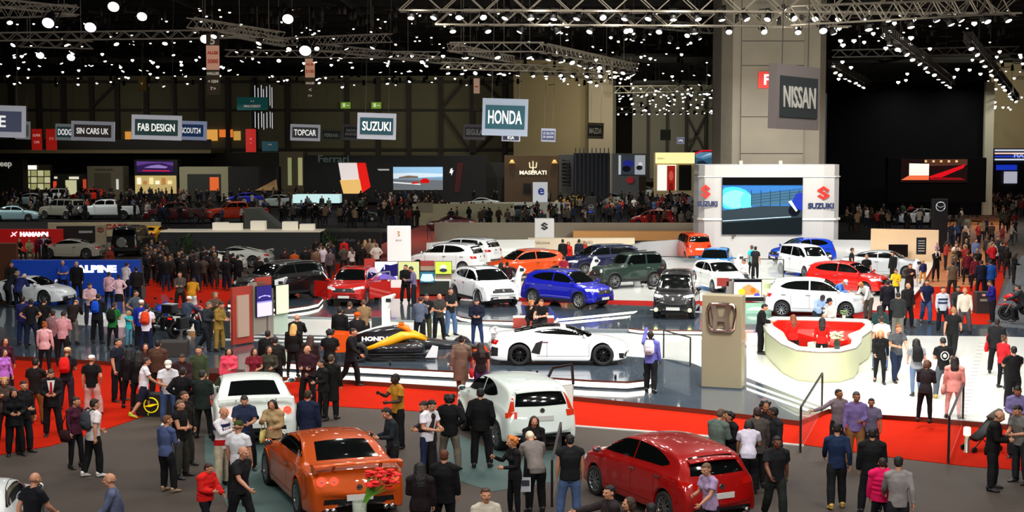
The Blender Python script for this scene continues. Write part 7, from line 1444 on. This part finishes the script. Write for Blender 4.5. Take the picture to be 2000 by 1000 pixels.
 (266, 521, 200, 'stand', 'short:100d0c', 'jacket:161213', 'trousers:121012', 'man in black next to the white shirt at the blue wall'),
 (351, 531, 0, 'cross', 'short:241812', 'long:4c423e', 'trousers:1c1814', 'man in a taupe shirt with folded arms on the red carpet bay'),
 (378, 546, 178, 'bend', 'bob:3a2012', 'jacket:b87c14', 'wide:ece4dc', 'woman in a mustard jacket and white trousers'),
 (432, 590, 65, 'look', 'short:2a1c12', 'suit:8f7030', 'trousers:86692e', 'man in a tan-gold suit by the picture wall', dict(z=ST)),
 (407, 590, 70, 'walk2', 'short:6a6460', 'jacket:2a2e34', 'trousers:14161c', 'grey-haired man in a dark jacket striding towards the picture wall', dict(z=ST)),
 (420, 571, 40, 'phone', 'curly:7a5a3c', 'long:5c4a3c', 'trousers:2a2420', 'curly-haired person behind the man in tan-gold', dict(z=ST)),
 (455, 494, 175, 'stand', 'short:0c0b0b', 'jacket:0a0a0c', 'trousers:0c0c0e', 'man all in black before the grey-green supercar'),
 (464, 498, 190, 'stand', 'short:0d0c0c', 'suit:0c0c0f', 'trousers:0a0a0c', 'second man all in black at the grey-green supercar, slightly lower'),
 (580, 614, 175, 'phone', 'bald:b08a70', 'jacket:14110f', 'trousers:12100f', 'bald man in black with both arms raised to photograph', dict(z=ST)),
 (573, 632, 178, 'stand', 'long:d8a860', 'jacket:0e0c0c', 'slim:0f0d0e', 'woman with very long blond hair seen from behind', dict(z=ST)),
 (606, 654, 170, 'stand', 'long:3a2418', 'jacket:2a1c1a', 'slim:141012', 'woman with brown hair right of the blond one', dict(z=ST)),
 (645, 644, 176, 'look', 'curly:0c0a0a', 'tee:0c0c0d', 'trousers:0f0e10', 'man with bushy black hair and a black tee shirt by the orange wing', dict(z=ST)),
 (523, 645, 178, 'stand', 'short:0d0b0b', 'jacket:0e0d0f', 'trousers:101012', 'man in black behind the picture wall, taller of the two', dict(z=ST)),
 (537, 657, 190, 'stand', 'short:1a1412', 'jacket:191614', 'trousers:141214', 'man in dark brown-black right of the taller man at the picture wall', dict(z=ST)),
 (497, 680, 10, 'bag', 'bob:1c0e0c', 'tee:7a1828', 'slim:1a141a', 'woman in a crimson top holding a pale blue bag', dict(H=1.62)),
 (526, 676, 5, 'bag', 'long:3a2216', 'long:3c382c', 'slim:1c1a18', 'woman with long brown hair in a dark olive top'),
 (600, 675, -20, 'cross', 'bald:c49a80', 'jacket:32101c', 'trousers:14100f', 'person in dark burgundy facing forward in the dark cluster'),
 (627, 702, -60, 'phone', 'short:1c1410', 'jacket:121012', 'slim:0f0e10', 'small dark-haired woman in black looking left', dict(fem=True)),
 (647, 692, 165, 'stand', 'short:4a3826', 'coat:131310', 'trousers:0f0f0f', 'person in a long black coat with brown hair', {}),
 (690, 641, 75, 'walk', 'short:1c1614', 'suit:0c0c0e', 'trousers:0d0d0f', 'man in a black suit striding along the podium edge', dict(z=.0, H=1.84)),
 (664, 600, 170, 'stand', 'short:1a1512', 'jacket:0d0c0e', 'trousers:101014', 'man in black just behind the orange rear wing', dict(z=ST)),
 (683, 590, 165, 'look', 'short:4a3222', 'long:3c3432', 'trousers:14141c', 'man in a black and white striped top by the orange wing', dict(z=ST)),
 (698, 611, 185, 'stand', 'turban:f0520c', 'jacket:181416', 'trousers:141216', 'person with a bright orange head covering', dict(z=ST, H=1.66)),
 (710, 586, 190, 'look', 'short:5a3c28', 'long:8a6e4e', 'trousers:16161c', 'man in a tan plaid shirt behind the racing car', dict(z=ST)),
 (822, 580, 165, 'look', 'short:1c1310', 'long:5c6478', 'trousers:14161c', 'man in a blue plaid shirt looking at the racing car', dict(z=ST)),
 (833, 574, 20, 'chin', 'short:120e0c', 'tee:100f12', 'trousers:4a4a34', 'man in a black tee shirt with a hand on his chin', dict(z=ST)) if 0 else
 (833, 574, 20, 'phone', 'short:120e0c', 'tee:100f12', 'trousers:4a4a34', 'man in a black tee shirt with a hand at his mouth', dict(z=ST)),
 (858, 574, 20, 'look', 'bald:6a5448', 'polo:3c3a38', 'trousers:18181c', 'bald man in a charcoal polo shirt behind the racing car', dict(z=ST)),
 (880, 562, 40, 'cross', 'short:15100e', 'tee:14161a', 'trousers:4c6488', 'man in a black tee shirt with folded arms and light jeans', dict(z=ST, H=1.84)),
 (931, 584, 0, 'look', 'short:1a1210', 'jacket:15182c', 'slim:24345c', 'man in a navy jacket with red sleeves and blue jeans', dict(z=ST)),
 (1038, 587, 15, 'sitchin', 'curly:b06c30', 'long:0d0c0e', 'slim:0c0c0f', 'woman with ginger hair in black seated on the bench', dict(z=ST, fem=True)),
 (1057, 585, -25, 'sit', 'short:5c3828', 'tee:0e0e10', 'trousers:0f0f12', 'man in a black tee shirt seated on the bench', dict(z=ST)),
 (902, 656, 165, 'walk', 'bun:1a0e0c', 'coat:6c564a', 'slim:65503f', 'person in a long taupe suit stepping up from the carpet', dict(z=0, H=1.84, fem=False)),
 (938, 669, 190, 'bag', 'long:1c0c0c', 'tee:1c1014', 'wide:44305c', 'woman in black top and purple trousers with a red bag', dict(z=0)),
 (979, 512, 150, 'stand', 'long:0e0b0b', 'long:0f0c0e', 'slim:0e0c0e', 'woman in black by the orange SUV', dict(z=ST)),
 (990, 512, 200, 'stand', 'bun:1a1010', 'long:2c0c16', 'slim:1a0c12', 'woman in dark wine red by the orange SUV', dict(z=ST)),
 (1101, 500, 176, 'stand', 'short:3a2014', 'dress:8c1830', 'slim:a8806c', 'woman in a crimson dress between the orange and navy SUVs', dict(z=.25, fem=True)),
 (1099, 467, 180, 'stand', 'short:1a1412', 'suit:0d0d0f', 'trousers:0c0c0e', 'man in a black suit at the white counter', dict(z=.25)),
 (1131, 467, 180, 'stand', 'short:181210', 'suit:151c2c', 'trousers:10131c', 'man in a navy suit at the white counter', dict(z=.25)),
 (1110, 472, 0, 'stand', 'bob:6a2c18', 'long:c81c14', 'slim:141216', 'hostess in red behind the counter, left one', dict(z=.25, H=1.6)),
 (1143, 472, -10, 'stand', 'long:7a3c1c', 'long:d02818', 'slim:141216', 'hostess in red behind the counter, right one', dict(z=.25, H=1.6)),
 (792, 517, 0, 'chat', 'short:120e0d', 'jacket:0e0d10', 'trousers:101014', 'man in black by the open door of the red SUV', dict(z=ST)),
 (803, 521, -90, 'look', 'short:3a2c2a', 'long:74688a', 'trousers:14161e', 'man in a mauve plaid shirt talking by the red SUV', dict(z=ST)),
 (1294, 514, 178, 'look', 'short:0e0b0a', 'tee:120f10', 'trousers:0e0d10', 'man in black standing behind the black tall car', dict(z=ST, skin='d')),
 (1271, 646, 160, 'raise', 'short:0f0a09', 'long:5b5ca8', 'trousers:0f0e12', 'man in a blue-violet shirt raising a phone on the stage', dict(z=ST, skin='b', H=1.84)),
 (1493, 594, 80, 'look', 'short:0f0c0b', 'suit:0b0b0d', 'trousers:0b0b0d', 'man in a black suit reading at the side of the reception desk', dict(z=.16)),
 (1549, 614, 175, 'point', 'long:7a3a1c', 'long:d41810', 'slim:121014', 'receptionist in red with light brown hair inside the desk', dict(z=.16, H=1.62)),
 (1606, 620, 170, 'stand', 'long:100a0a', 'long:c01812', 'slim:121014', 'receptionist in red with long black hair inside the desk', dict(z=.16, H=1.62)),
 (1606, 578, 10, 'bend', 'short:0f0c0b', 'long:9cb4dc', 'trousers:20242c', 'visitor in a light blue shirt behind the reception desk', dict(z=ST, skin='b')),
 (1621, 583, -60, 'look', 'cap:16181c', 'long:d8d8d4', 'trousers:1a1c22', 'visitor in a dark cap and pale top behind the reception desk', dict(z=ST)),
 (1720, 645, -10, 'walk', 'long:c4843c', 'long:0e0d0f', 'slim:0d0c0e', 'blond woman in black crossing her steps on the white floor', dict(z=.16)),
 (1755, 634, 10, 'walk2', 'short:7a4824', 'tee:4a4e52', 'trousers:18243c', 'man in a grey tee shirt and jeans with backpack straps', dict(z=.16, H=1.82)),
 (1722, 617, 175, 'stand', 'short:2a1c14', 'tee:e0dedc', 'trousers:4a6484', 'man in a white tee shirt behind the blond woman', dict(z=.16)),
 (1790, 661, 178, 'stroll', 'long:0d0a0b', 'tee:868a90', 'slim:5c6f8c', 'woman with long black hair, grey tee shirt and light jeans', dict(z=.16)),
 (1842, 660, 176, 'look', 'short:14100f', 'tee:0f1011', 'trousers:4c535c', 'man in a black tee shirt with a large white back print', dict(z=.16, shoe='b89a48')),
 (1811, 704, 150, 'look', 'bob:54301a', 'long:241e22', 'slim:0d0c0e', 'woman with chestnut hair in a dark striped top', dict(z=.16)),
 (1865, 696, 165, 'stand', 'long:1a0f0c', 'suit:e49a90', 'slim:e8b4ac', 'woman in a salmon pink jacket and pale pink trousers', dict(z=.16)),
 (1863, 600, 150, 'walk', 'short:9a6c44', 'tee:101012', 'trousers:121214', 'man in a black shirt walking off over the white floor', dict(z=.16)),
 (1948, 622, 150, 'stand', 'short:14100e', 'jacket:16161a', 'trousers:0f0f12', 'man in a dark jacket standing near a red bag', dict(z=.16, skin='d')),
 (1962, 655, 120, 'stand', 'bun:5a3822', 'long:b81c24', 'slim:141214', 'woman in red next to the man in a dark jacket', dict(z=.16, H=1.6)),
 (1980, 676, 178, 'photo', 'short:100c0c', 'tee:0c0b0d', 'wide:0d0c0e', 'person in black holding up a camera at the right edge', dict(z=.16)),
 (1992, 645, 240, 'ride', 'short:241a14', 'jacket:26262a', 'trousers:141418', 'man in dark grey astride the red motorcycle at the right edge', dict(at=tuple(G(2003, 628, .15) + V((-.1, 0, 0))))),
 # around the red hatchback and the aisle
 (1648, 548, 60, 'bend', 'cap:dfe8f4', 'long:4c7cd0', 'trousers:22304c', 'person in light blue with a white cap at the red hatchback', dict(z=ST)),
 (1683, 553, -60, 'bend', 'short:d8843c', 'long:f0ece0', 'trousers:504840', 'person in a white shirt bending at the bonnet of the red hatchback', dict(z=ST)),
 (1734, 547, 178, 'stand', 'short:1c1714', 'suit:181420', 'trousers:101014', 'man in a dark suit seen from behind near the silver car', dict(z=ST)),
 (1750, 526, -20, 'phone', 'short:2a1a12', 'long:e4b814', 'slim:20202a', 'girl in bright yellow by the silver car', dict(z=ST, H=1.5, fem=True)),
 (1774, 553, 20, 'stand', 'bald:8c7468', 'jacket:1e1a1a', 'trousers:16151a', 'bald man in a dark jacket at the carpet', dict(z=ST)),
 (1754, 571, 170, 'bag', 'short:1a1614', 'jacket:26292a', 'trousers:6a6a64', 'person in a grey-green jacket and light trousers', dict(z=ST)),
 (1719, 596, 178, 'stand', 'long:140f10', 'jacket:1c3a3c', 'slim:14161c', 'woman in dark teal behind the desk corner', dict(z=ST)),
 (1778, 515, 10, 'phone', 'short:6a3c20', 'jacket:2a1c18', 'trousers:1c181c', 'bearded man in brown holding a camera', dict(z=ST)),
 (1811, 546, -5, 'walk', 'short:120e0d', 'polo:151c40', 'trousers:34507c', 'stout man in a navy polo shirt and blue jeans', dict(z=ST, H=1.82)),
 (1842, 560, 5, 'stand', 'short:1a120e', 'long:b8bcc8', 'trousers:151824', 'man in a grey and navy striped sweater', dict(z=ST)),
 (1872, 559, -15, 'walk', 'short:140f0d', 'jacket:2c2a2e', 'trousers:98a4b4', 'man in a dark jacket and pale jeans', dict(z=ST, skin='m')),
 (1885, 562, -10, 'stand', 'short:b07848', 'long:cfc4b4', 'trousers:4a4448', 'fair-haired person behind the dark jacket', dict(z=ST)),
 (1934, 548, -90, 'look', 'short:2c2018', 'long:1c1a78', 'trousers:0f1018', 'man in a deep blue sweater at the dark bin'),
 (1803, 508, 178, 'stand', 'short:b88450', 'long:1a2450', 'trousers:c8883c', 'small boy in navy with mustard trousers', dict(z=.25, H=1.2)),
 (1830, 486, 5, 'phone', 'short:1a1412', 'jacket:100f11', 'trousers:121114', 'man in black carrying a child on his shoulders', {}),
 (1861, 510, 178, 'stand', 'short:1a1411', 'vest:5c5040', 'trousers:2a2622', 'man in a khaki vest over white sleeves in the aisle', {}),
 (1890, 490, 178, 'stand', 'short:4a2c1c', 'long:5c1420', 'trousers:181418', 'person in dark maroon in the aisle, left one', {}),
 (1905, 500, 185, 'stand', 'short:241812', 'long:681828', 'trousers:1c1216', 'person in dark maroon in the aisle, right one', {}),
 (1935, 508, 175, 'stand', 'short:14110f', 'jacket:1c50a0', 'trousers:141824', 'person in a bright blue jacket in the aisle', {}),
 (1917, 508, 176, 'stand', 'short:12100f', 'jacket:12182c', 'trousers:121318', 'person in dark navy left of the bright blue jacket', {}),
 (1940, 474, 20, 'hips', 'short:3a241a', 'long:c81c28', 'trousers:1a1418', 'person in a bright red sweater facing forward in the aisle', {}),
 (1907, 466, 10, 'stand', 'short:2a1e16', 'long:6c7aa4', 'trousers:1a1c28', 'man in a light blue shirt coming down the aisle', {}),
 (1868, 474, 10, 'stand', 'short:3a2a1c', 'tee:dcd8c8', 'trousers:3a3a40', 'person in a cream tee shirt beside the black aisle column', {}),
 (1693, 497, 10, 'stand', 'bald:9c7c6c', 'polo:16171a', 'trousers:14141a', 'bald man in black behind the red hatchback', dict(z=.25)),
 (1665, 484, 80, 'stand', 'short:2c1e18', 'tee:131416', 'trousers:101014', 'man in a black tee shirt by the silver car windscreen', dict(z=.25)),
 (1744, 491, -60, 'stand', 'short:281a14', 'suit:0d0d0f', 'trousers:0c0c0e', 'man in a black suit before the black wall screen', dict(z=.25)),
 (1468, 479, -150, 'stand', 'short:5a3a26', 'tee:28c0d8', 'shorts:16181c', 'man in a cyan tee shirt and black shorts at the thin rail', dict(z=.25)),
 (1476, 481, 150, 'stand', 'short:14100e', 'tee:1a1a1e', 'trousers:121216', 'person in black right beside the cyan tee shirt', dict(z=.25)),
 (1453, 506, -60, 'sit', 'short:2c1e18', 'long:e8e4e4', 'trousers:3a3c44', 'person in white bending behind the display wall', dict(z=.25)),
 # red carpet behind the black SUV, and the red stand
 (672, 466, 176, 'stand', 'short:3a2a20', 'jacket:d4161c', 'trousers:5c6478', 'man in a bright red jacket seen from behind'),
 (700, 468, 170, 'walk', 'short:1a1412', 'jacket:1c1a1a', 'trousers:16151a', 'man in black right of the bright red jacket'),
 (713, 468, 190, 'stand', 'long:c49c64', 'long:7c6a58', 'slim:3c342c', 'blond woman in beige left of the white column'),
 (731, 467, 175, 'stand', 'short:4c3c30', 'suit:a08c74', 'trousers:8c7c68', 'man in a sand-coloured jacket beside the white column'),
 (722, 466, 185, 'stand', 'short:a08868', 'long:84705c', 'trousers:4c4038', 'person in light brown between the blond woman and the sand jacket'),
 (617, 484, 178, 'stand', 'short:241812', 'vest:6a503c', 'trousers:141216', 'man in a brown vest behind the black SUV'),
 (645, 486, 172, 'walk', 'short:3a302a', 'long:54484c', 'trousers:181418', 'man in a grey-mauve jacket behind the black SUV'),
 (631, 480, 160, 'stand', 'short:2a1c16', 'long:c8bcc8', 'trousers:24202a', 'person in a pale shirt between the brown vest and grey-mauve jacket'),
 (575, 488, 170, 'stand', 'short:241a14', 'long:a8440c', 'trousers:14100f', 'person in burnt orange behind the black SUV'),
 (556, 484, 180, 'stand', 'short:1a1210', 'jacket:2c1614', 'trousers:14100f', 'person in reddish black left of the burnt orange one'),
 (596, 482, 190, 'stand', 'short:120e0d', 'jacket:100e10', 'trousers:0e0d0f', 'person in black right of the burnt orange one'),
 (506, 500, 175, 'stand', 'short:6a5240', 'jacket:1c1614', 'trousers:120f0e', 'grey-haired visitor by the pale supercar nose'),
 (38, 466, 60, 'sit', 'bald:8a7060', 'polo:0f0f10', 'trousers:0f0f10', 'bald man in black squatting before the red wall', dict(z=.2)),
 (57, 466, 20, 'sit', 'short:6a5840', 'long:8a7c5c', 'trousers:4a4434', 'man in khaki squatting before the red wall', dict(z=.2)),
 (76, 464, 30, 'bend', 'short:3a2420', 'long:6c1430', 'trousers:301018', 'person in dark red bending before the black photo wall'),
 (86, 458, 0, 'stand', 'bob:5a3828', 'long:a494b4', 'slim:2c2430', 'woman in lilac before the black photo wall', {}),
 (97, 464, 60, 'bend', 'short:1c1614', 'polo:161518', 'trousers:131216', 'man in black leaning over the chrome car'),
 (214, 482, 20, 'stand', 'bob:5a3020', 'long:70281c', 'slim:201410', 'woman in rust red beside the black off-roader', {}),
]
for t in LIST:
    kw = dict(t[8]) if len(t) > 8 else {}; z = kw.pop('z', 0); big = t[1] > 560
    o = person(t[0], t[1], t[2], t[3], t[4], t[5], t[6], t[7], z=z, **kw) if t[1] > 505 else person(t[0], t[1], t[2], t[3], t[4], t[5], t[6], t[7], z=z, low=True, **kw)
    N[t[7]] = o
def who(s): return next(o for k, o in N.items() if s in k)
bag(who('with a grey backpack'), 'backpack', '3c4048', 'grey backpack on the man in the white polo shirt'); bag(who('bright red backpack'), 'backpack', 'e01c18', 'bright red backpack on the person with a tan cap')
bag(who('bright blue backpack'), 'backpack', '1450d0', 'bright blue backpack on the tall man in black'); bag(who('in green with a black'), 'backpack', '121814', 'black backpack on the person in green')
bag(who('orange-red backpack'), 'backpack', 'dc4420', 'orange-red backpack on the man at the blue motorcycle'); bag(who('raising a phone'), 'backpack', 'd0ccd8', 'white and lilac backpack on the man raising a phone')
bag(who('long black hair, grey tee'), 'backpack', '121214', 'black backpack on the long-haired woman in light jeans'); bag(who('crimson top'), 'handbag', '6cacd4', 'pale blue bag held by the woman in crimson', -1); bag(who('purple trousers'), 'handbag', 'b01c20', 'red shoulder bag of the woman in purple trousers')
bag(who('salmon pink jacket'), 'handbag', 'c89488', 'rose-coloured shoulder bag of the woman in salmon pink'); bag(who('cream bag'), 'handbag', 'd8c878', 'cream handbag of the woman in the camel jacket', -1); bag(who('holding a dark bag'), 'handbag', '141214', 'dark bag held by the bald man at the right', 1)
bag(who('maroon top walking'), 'handbag', '2c1014', 'dark shoulder bag of the woman in the maroon top', -1); bag(who('standing near a red bag'), 'handbag', 'd01820', 'red bag beside the man in a dark jacket'); tie(who('red tie'))
def stripe(s, cols):
    p = who(s)
    for z, c in cols: b = B(); b.lathe([(1, -.025), (1.005, 0), (1, .025)], (0, 0, 0), seg=24, cap=False); o = b.obj('shirt_stripe', cloth(c), p, (0, 0, z)); o.scale = (.2, .143, 1.3) if z > 1.25 else (.182, .134, 1.3)
stripe('rugby shirt', ((1.30, '1c2450'), (1.36, '1c2450'), (1.02, 'c01820'), (.96, 'c01820'))); stripe('grey and navy striped', ((1.28, '1c2448'), (1.14, '1c2448'))); stripe('black and white striped', ((1.3, 'dcd8d8'), (1.2, 'dcd8d8'), (1.1, 'dcd8d8')))
p = who('large white back print'); b = B(); b.tube([(.1 * math.cos(t), .152, 1.25 + .12 * math.sin(t)) for t in [6.283 * i / 14 for i in range(15)]], .014, 5); b.ell((0, .148, 1.25), (.05, .01, .06)); b.obj('shirt_print', M('d8d8d4', .7), p)
p = who('carrying a child'); person(0, 0, 5, 'sit', 'short:8a6844', 'long:b8949c', 'slim:d8c8cc', 'small child riding on the shoulders of the man in black', H=1.0, low=True, at=(p.location.x, p.location.y + .02, p.location.z + 1.30))
p = who('hand on the glass') ; r = empty('brochure', 'white printed brochure in the hand of the white-haired man', 'brochure', who('white-haired man in a grey').location + V((-.22, -.15, .62))); b = B(); b.box((0, 0, 0), (.21, .012, .29)); b.obj('cover', M('cfd0d8', .4), r); b = B(); b.box((0, -.008, .03), (.16, .004, .12)); b.obj('photograph', M('3a3c48', .4), r)
person(0, 0, 152, 'ride', 'cap:f2efe6', 'jacket:3a465c', 'trousers:1c2434', 'rider in a white cap and slate jacket astride the red touring motorcycle', at=tuple(G(366, 656, .15) + V((-.05, -.1, 0))))
# ------------------------------------------------------------------ the dense crowds
DK = ['15120f', '0e0e10', '1c1a1e', '241c18', '2c2a2c', '12141c', '1a2030', '3a2a22', '4a4038', '5c5650', '8c8478', 'c8c2b8', '6a1c20', '2a3c60', '3c4a3a', '7c6a58', '0c0c0e', '1c1410', 'b8b0a8', 'a03028', '3c5070', '94785c']
q2 = random.Random(5); CARSP = [o for o in bpy.data.objects if o.name.startswith('car') and o.type == 'EMPTY' and o.parent is None]; nc = 0
LOWS = [('stand', False, 'short'), ('walk', False, 'short'), ('look', True, 'long'), ('hips', False, 'short'), ('stroll', False, 'short'), ('chat', True, 'bob'), ('phone', False, 'short'), ('bag', True, 'pony')]
PLACED = [o.location.copy() for o in N.values()]
def free(p, r=.5):
    for c in CARSP:
        d = p - c.location
        if abs(d.x) < 3 and abs(d.y) < 3.4 and (Matrix.Rotation(-c.rotation_euler.z, 3, 'Z') @ d).y.__abs__() < 1.25 and abs((Matrix.Rotation(-c.rotation_euler.z, 3, 'Z') @ d).x) < 2.6: return False
    return all((p - v).length > r for v in PLACED)
LATE = []
def crowd(n, x0, x1, y0, y1, label, group, face=None, z=0., r=.55, dark=0., stuff=False):
    global nc
    i = t = 0
    while i < n and t < n * 12:
        t += 1; y = y0 + (y1 - y0) * q2.random() ** .8; p = G(q2.uniform(x0, x1), y, z)
        if not free(p, r): continue
        PLACED.append(p); i += 1
        ps, fm, hr = q2.choice(LOWS); c = q2.choice(DK[:9] if q2.random() < dark else DK); cb = q2.choice(DK[:8] + ['1c2840']); hc = q2.choice(['14100e', '14100e', '2a1c14', '4a3020', '8a6a48', '1c1614'])
        f = q2.choice([0, 30, 180, 200, 150, -90, 90]) if face is None else face + q2.uniform(-40, 40)
        if stuff: LATE.append((p, f, (ps, fm, hr), c, cb)); continue
        nc += 1; person(0, 0, f, ps, hr + ':' + hc, 'long:' + c, 'trousers:' + cb, label, at=p, H=q2.uniform(1.6, 1.86), low=True, group=group, fem=fm, skin=q2.choice('lllmd'))
crowd(38, 1842, 1985, 420, 560, 'visitor in the packed aisle right of the black column', 'visitors packed in the wide aisle', None, r=.6)
crowd(22, 1650, 1830, 435, 458, 'visitor in the throng right of the screen wall', 'visitors right of the screen wall', r=.6)
crowd(16, 1085, 1362, 438, 456, 'visitor in the throng left of the screen wall', 'visitors left of the screen wall', r=.6)
crowd(60, 1085, 1362, 408, 440, '', '', r=.6, stuff=True); crowd(50, 1650, 1840, 405, 436, '', '', r=.6, stuff=True); crowd(70, 1840, 2000, 390, 425, '', '', r=.6, stuff=True)
crowd(36, 880, 1080, 425, 450, '', '', stuff=True, r=.7, dark=.6)
crowd(30, 315, 445, 535, 572, 'visitor in dark clothes pressing around the raised-door supercar', 'visitors around the raised-door supercar', 180, r=.55, dark=.95)
crowd(16, 285, 330, 520, 560, 'visitor in mostly dark clothes beside the blue stand wall', 'visitors beside the blue stand wall', r=.6, dark=.8)
crowd(70, 0, 300, 390, 432, '', '', stuff=True, r=.7, dark=.8)
crowd(80, 300, 640, 396, 446, '', '', stuff=True, r=.7, dark=.6)
crowd(60, 640, 880, 400, 446, '', '', stuff=True, r=.7, dark=.6)
crowd(12, 600, 740, 520, 540, 'visitor on the red carpet left of the white sign column', 'visitors on the red carpet bay', 180, r=.7, dark=.5)
crowd(170, 0, 1000, 384, 402, '', '', stuff=True, r=.9, dark=.7); crowd(60, 1060, 1362, 386, 412, '', '', stuff=True, r=.8, dark=.4); crowd(150, 1640, 2010, 378, 425, '', '', stuff=True, r=.6, dark=.4)
cols = DK + ['c98f70']; lows = {}; VV, FF, MI = [], [], []
for p, f, k, c, cb in LATE:
    if k not in lows:
        d_ = bpy.data.objects.new('x', low_mesh(*k).copy()); d_.modifiers.new('d', 'DECIMATE').ratio = .12; me = baked(d_)
        lows[k] = ([v.co.copy() for v in me.vertices], [tuple(q_.vertices) for q_ in me.polygons], [q_.material_index for q_ in me.polygons])
    mt = Matrix.Translation(p) @ Matrix.Rotation(R(f), 4, 'Z'); n = len(VV); mm = [len(DK), 0, DK.index(c), DK.index(cb) if cb in DK else 6, 1]
    VV += [tuple(mt @ v) for v in lows[k][0]]; FF += [tuple(i + n for i in t_) for t_ in lows[k][1]]; MI += [mm[i] for i in lows[k][2]]
me = bpy.data.meshes.new('far_crowd'); me.from_pydata(VV, [], FF); me.polygons.foreach_set('material_index', MI)
for c in cols: me.materials.append(cloth(c))
o = bpy.data.objects.new('far_crowd', me); COL.objects.link(o); tag(o, 'innumerable tiny visitors at the foot of the far stands', 'crowd', kind='stuff')
bpy.data.scenes.remove(TMP)
for m_ in list(bpy.data.meshes):
    if m_.users == 0: bpy.data.meshes.remove(m_)
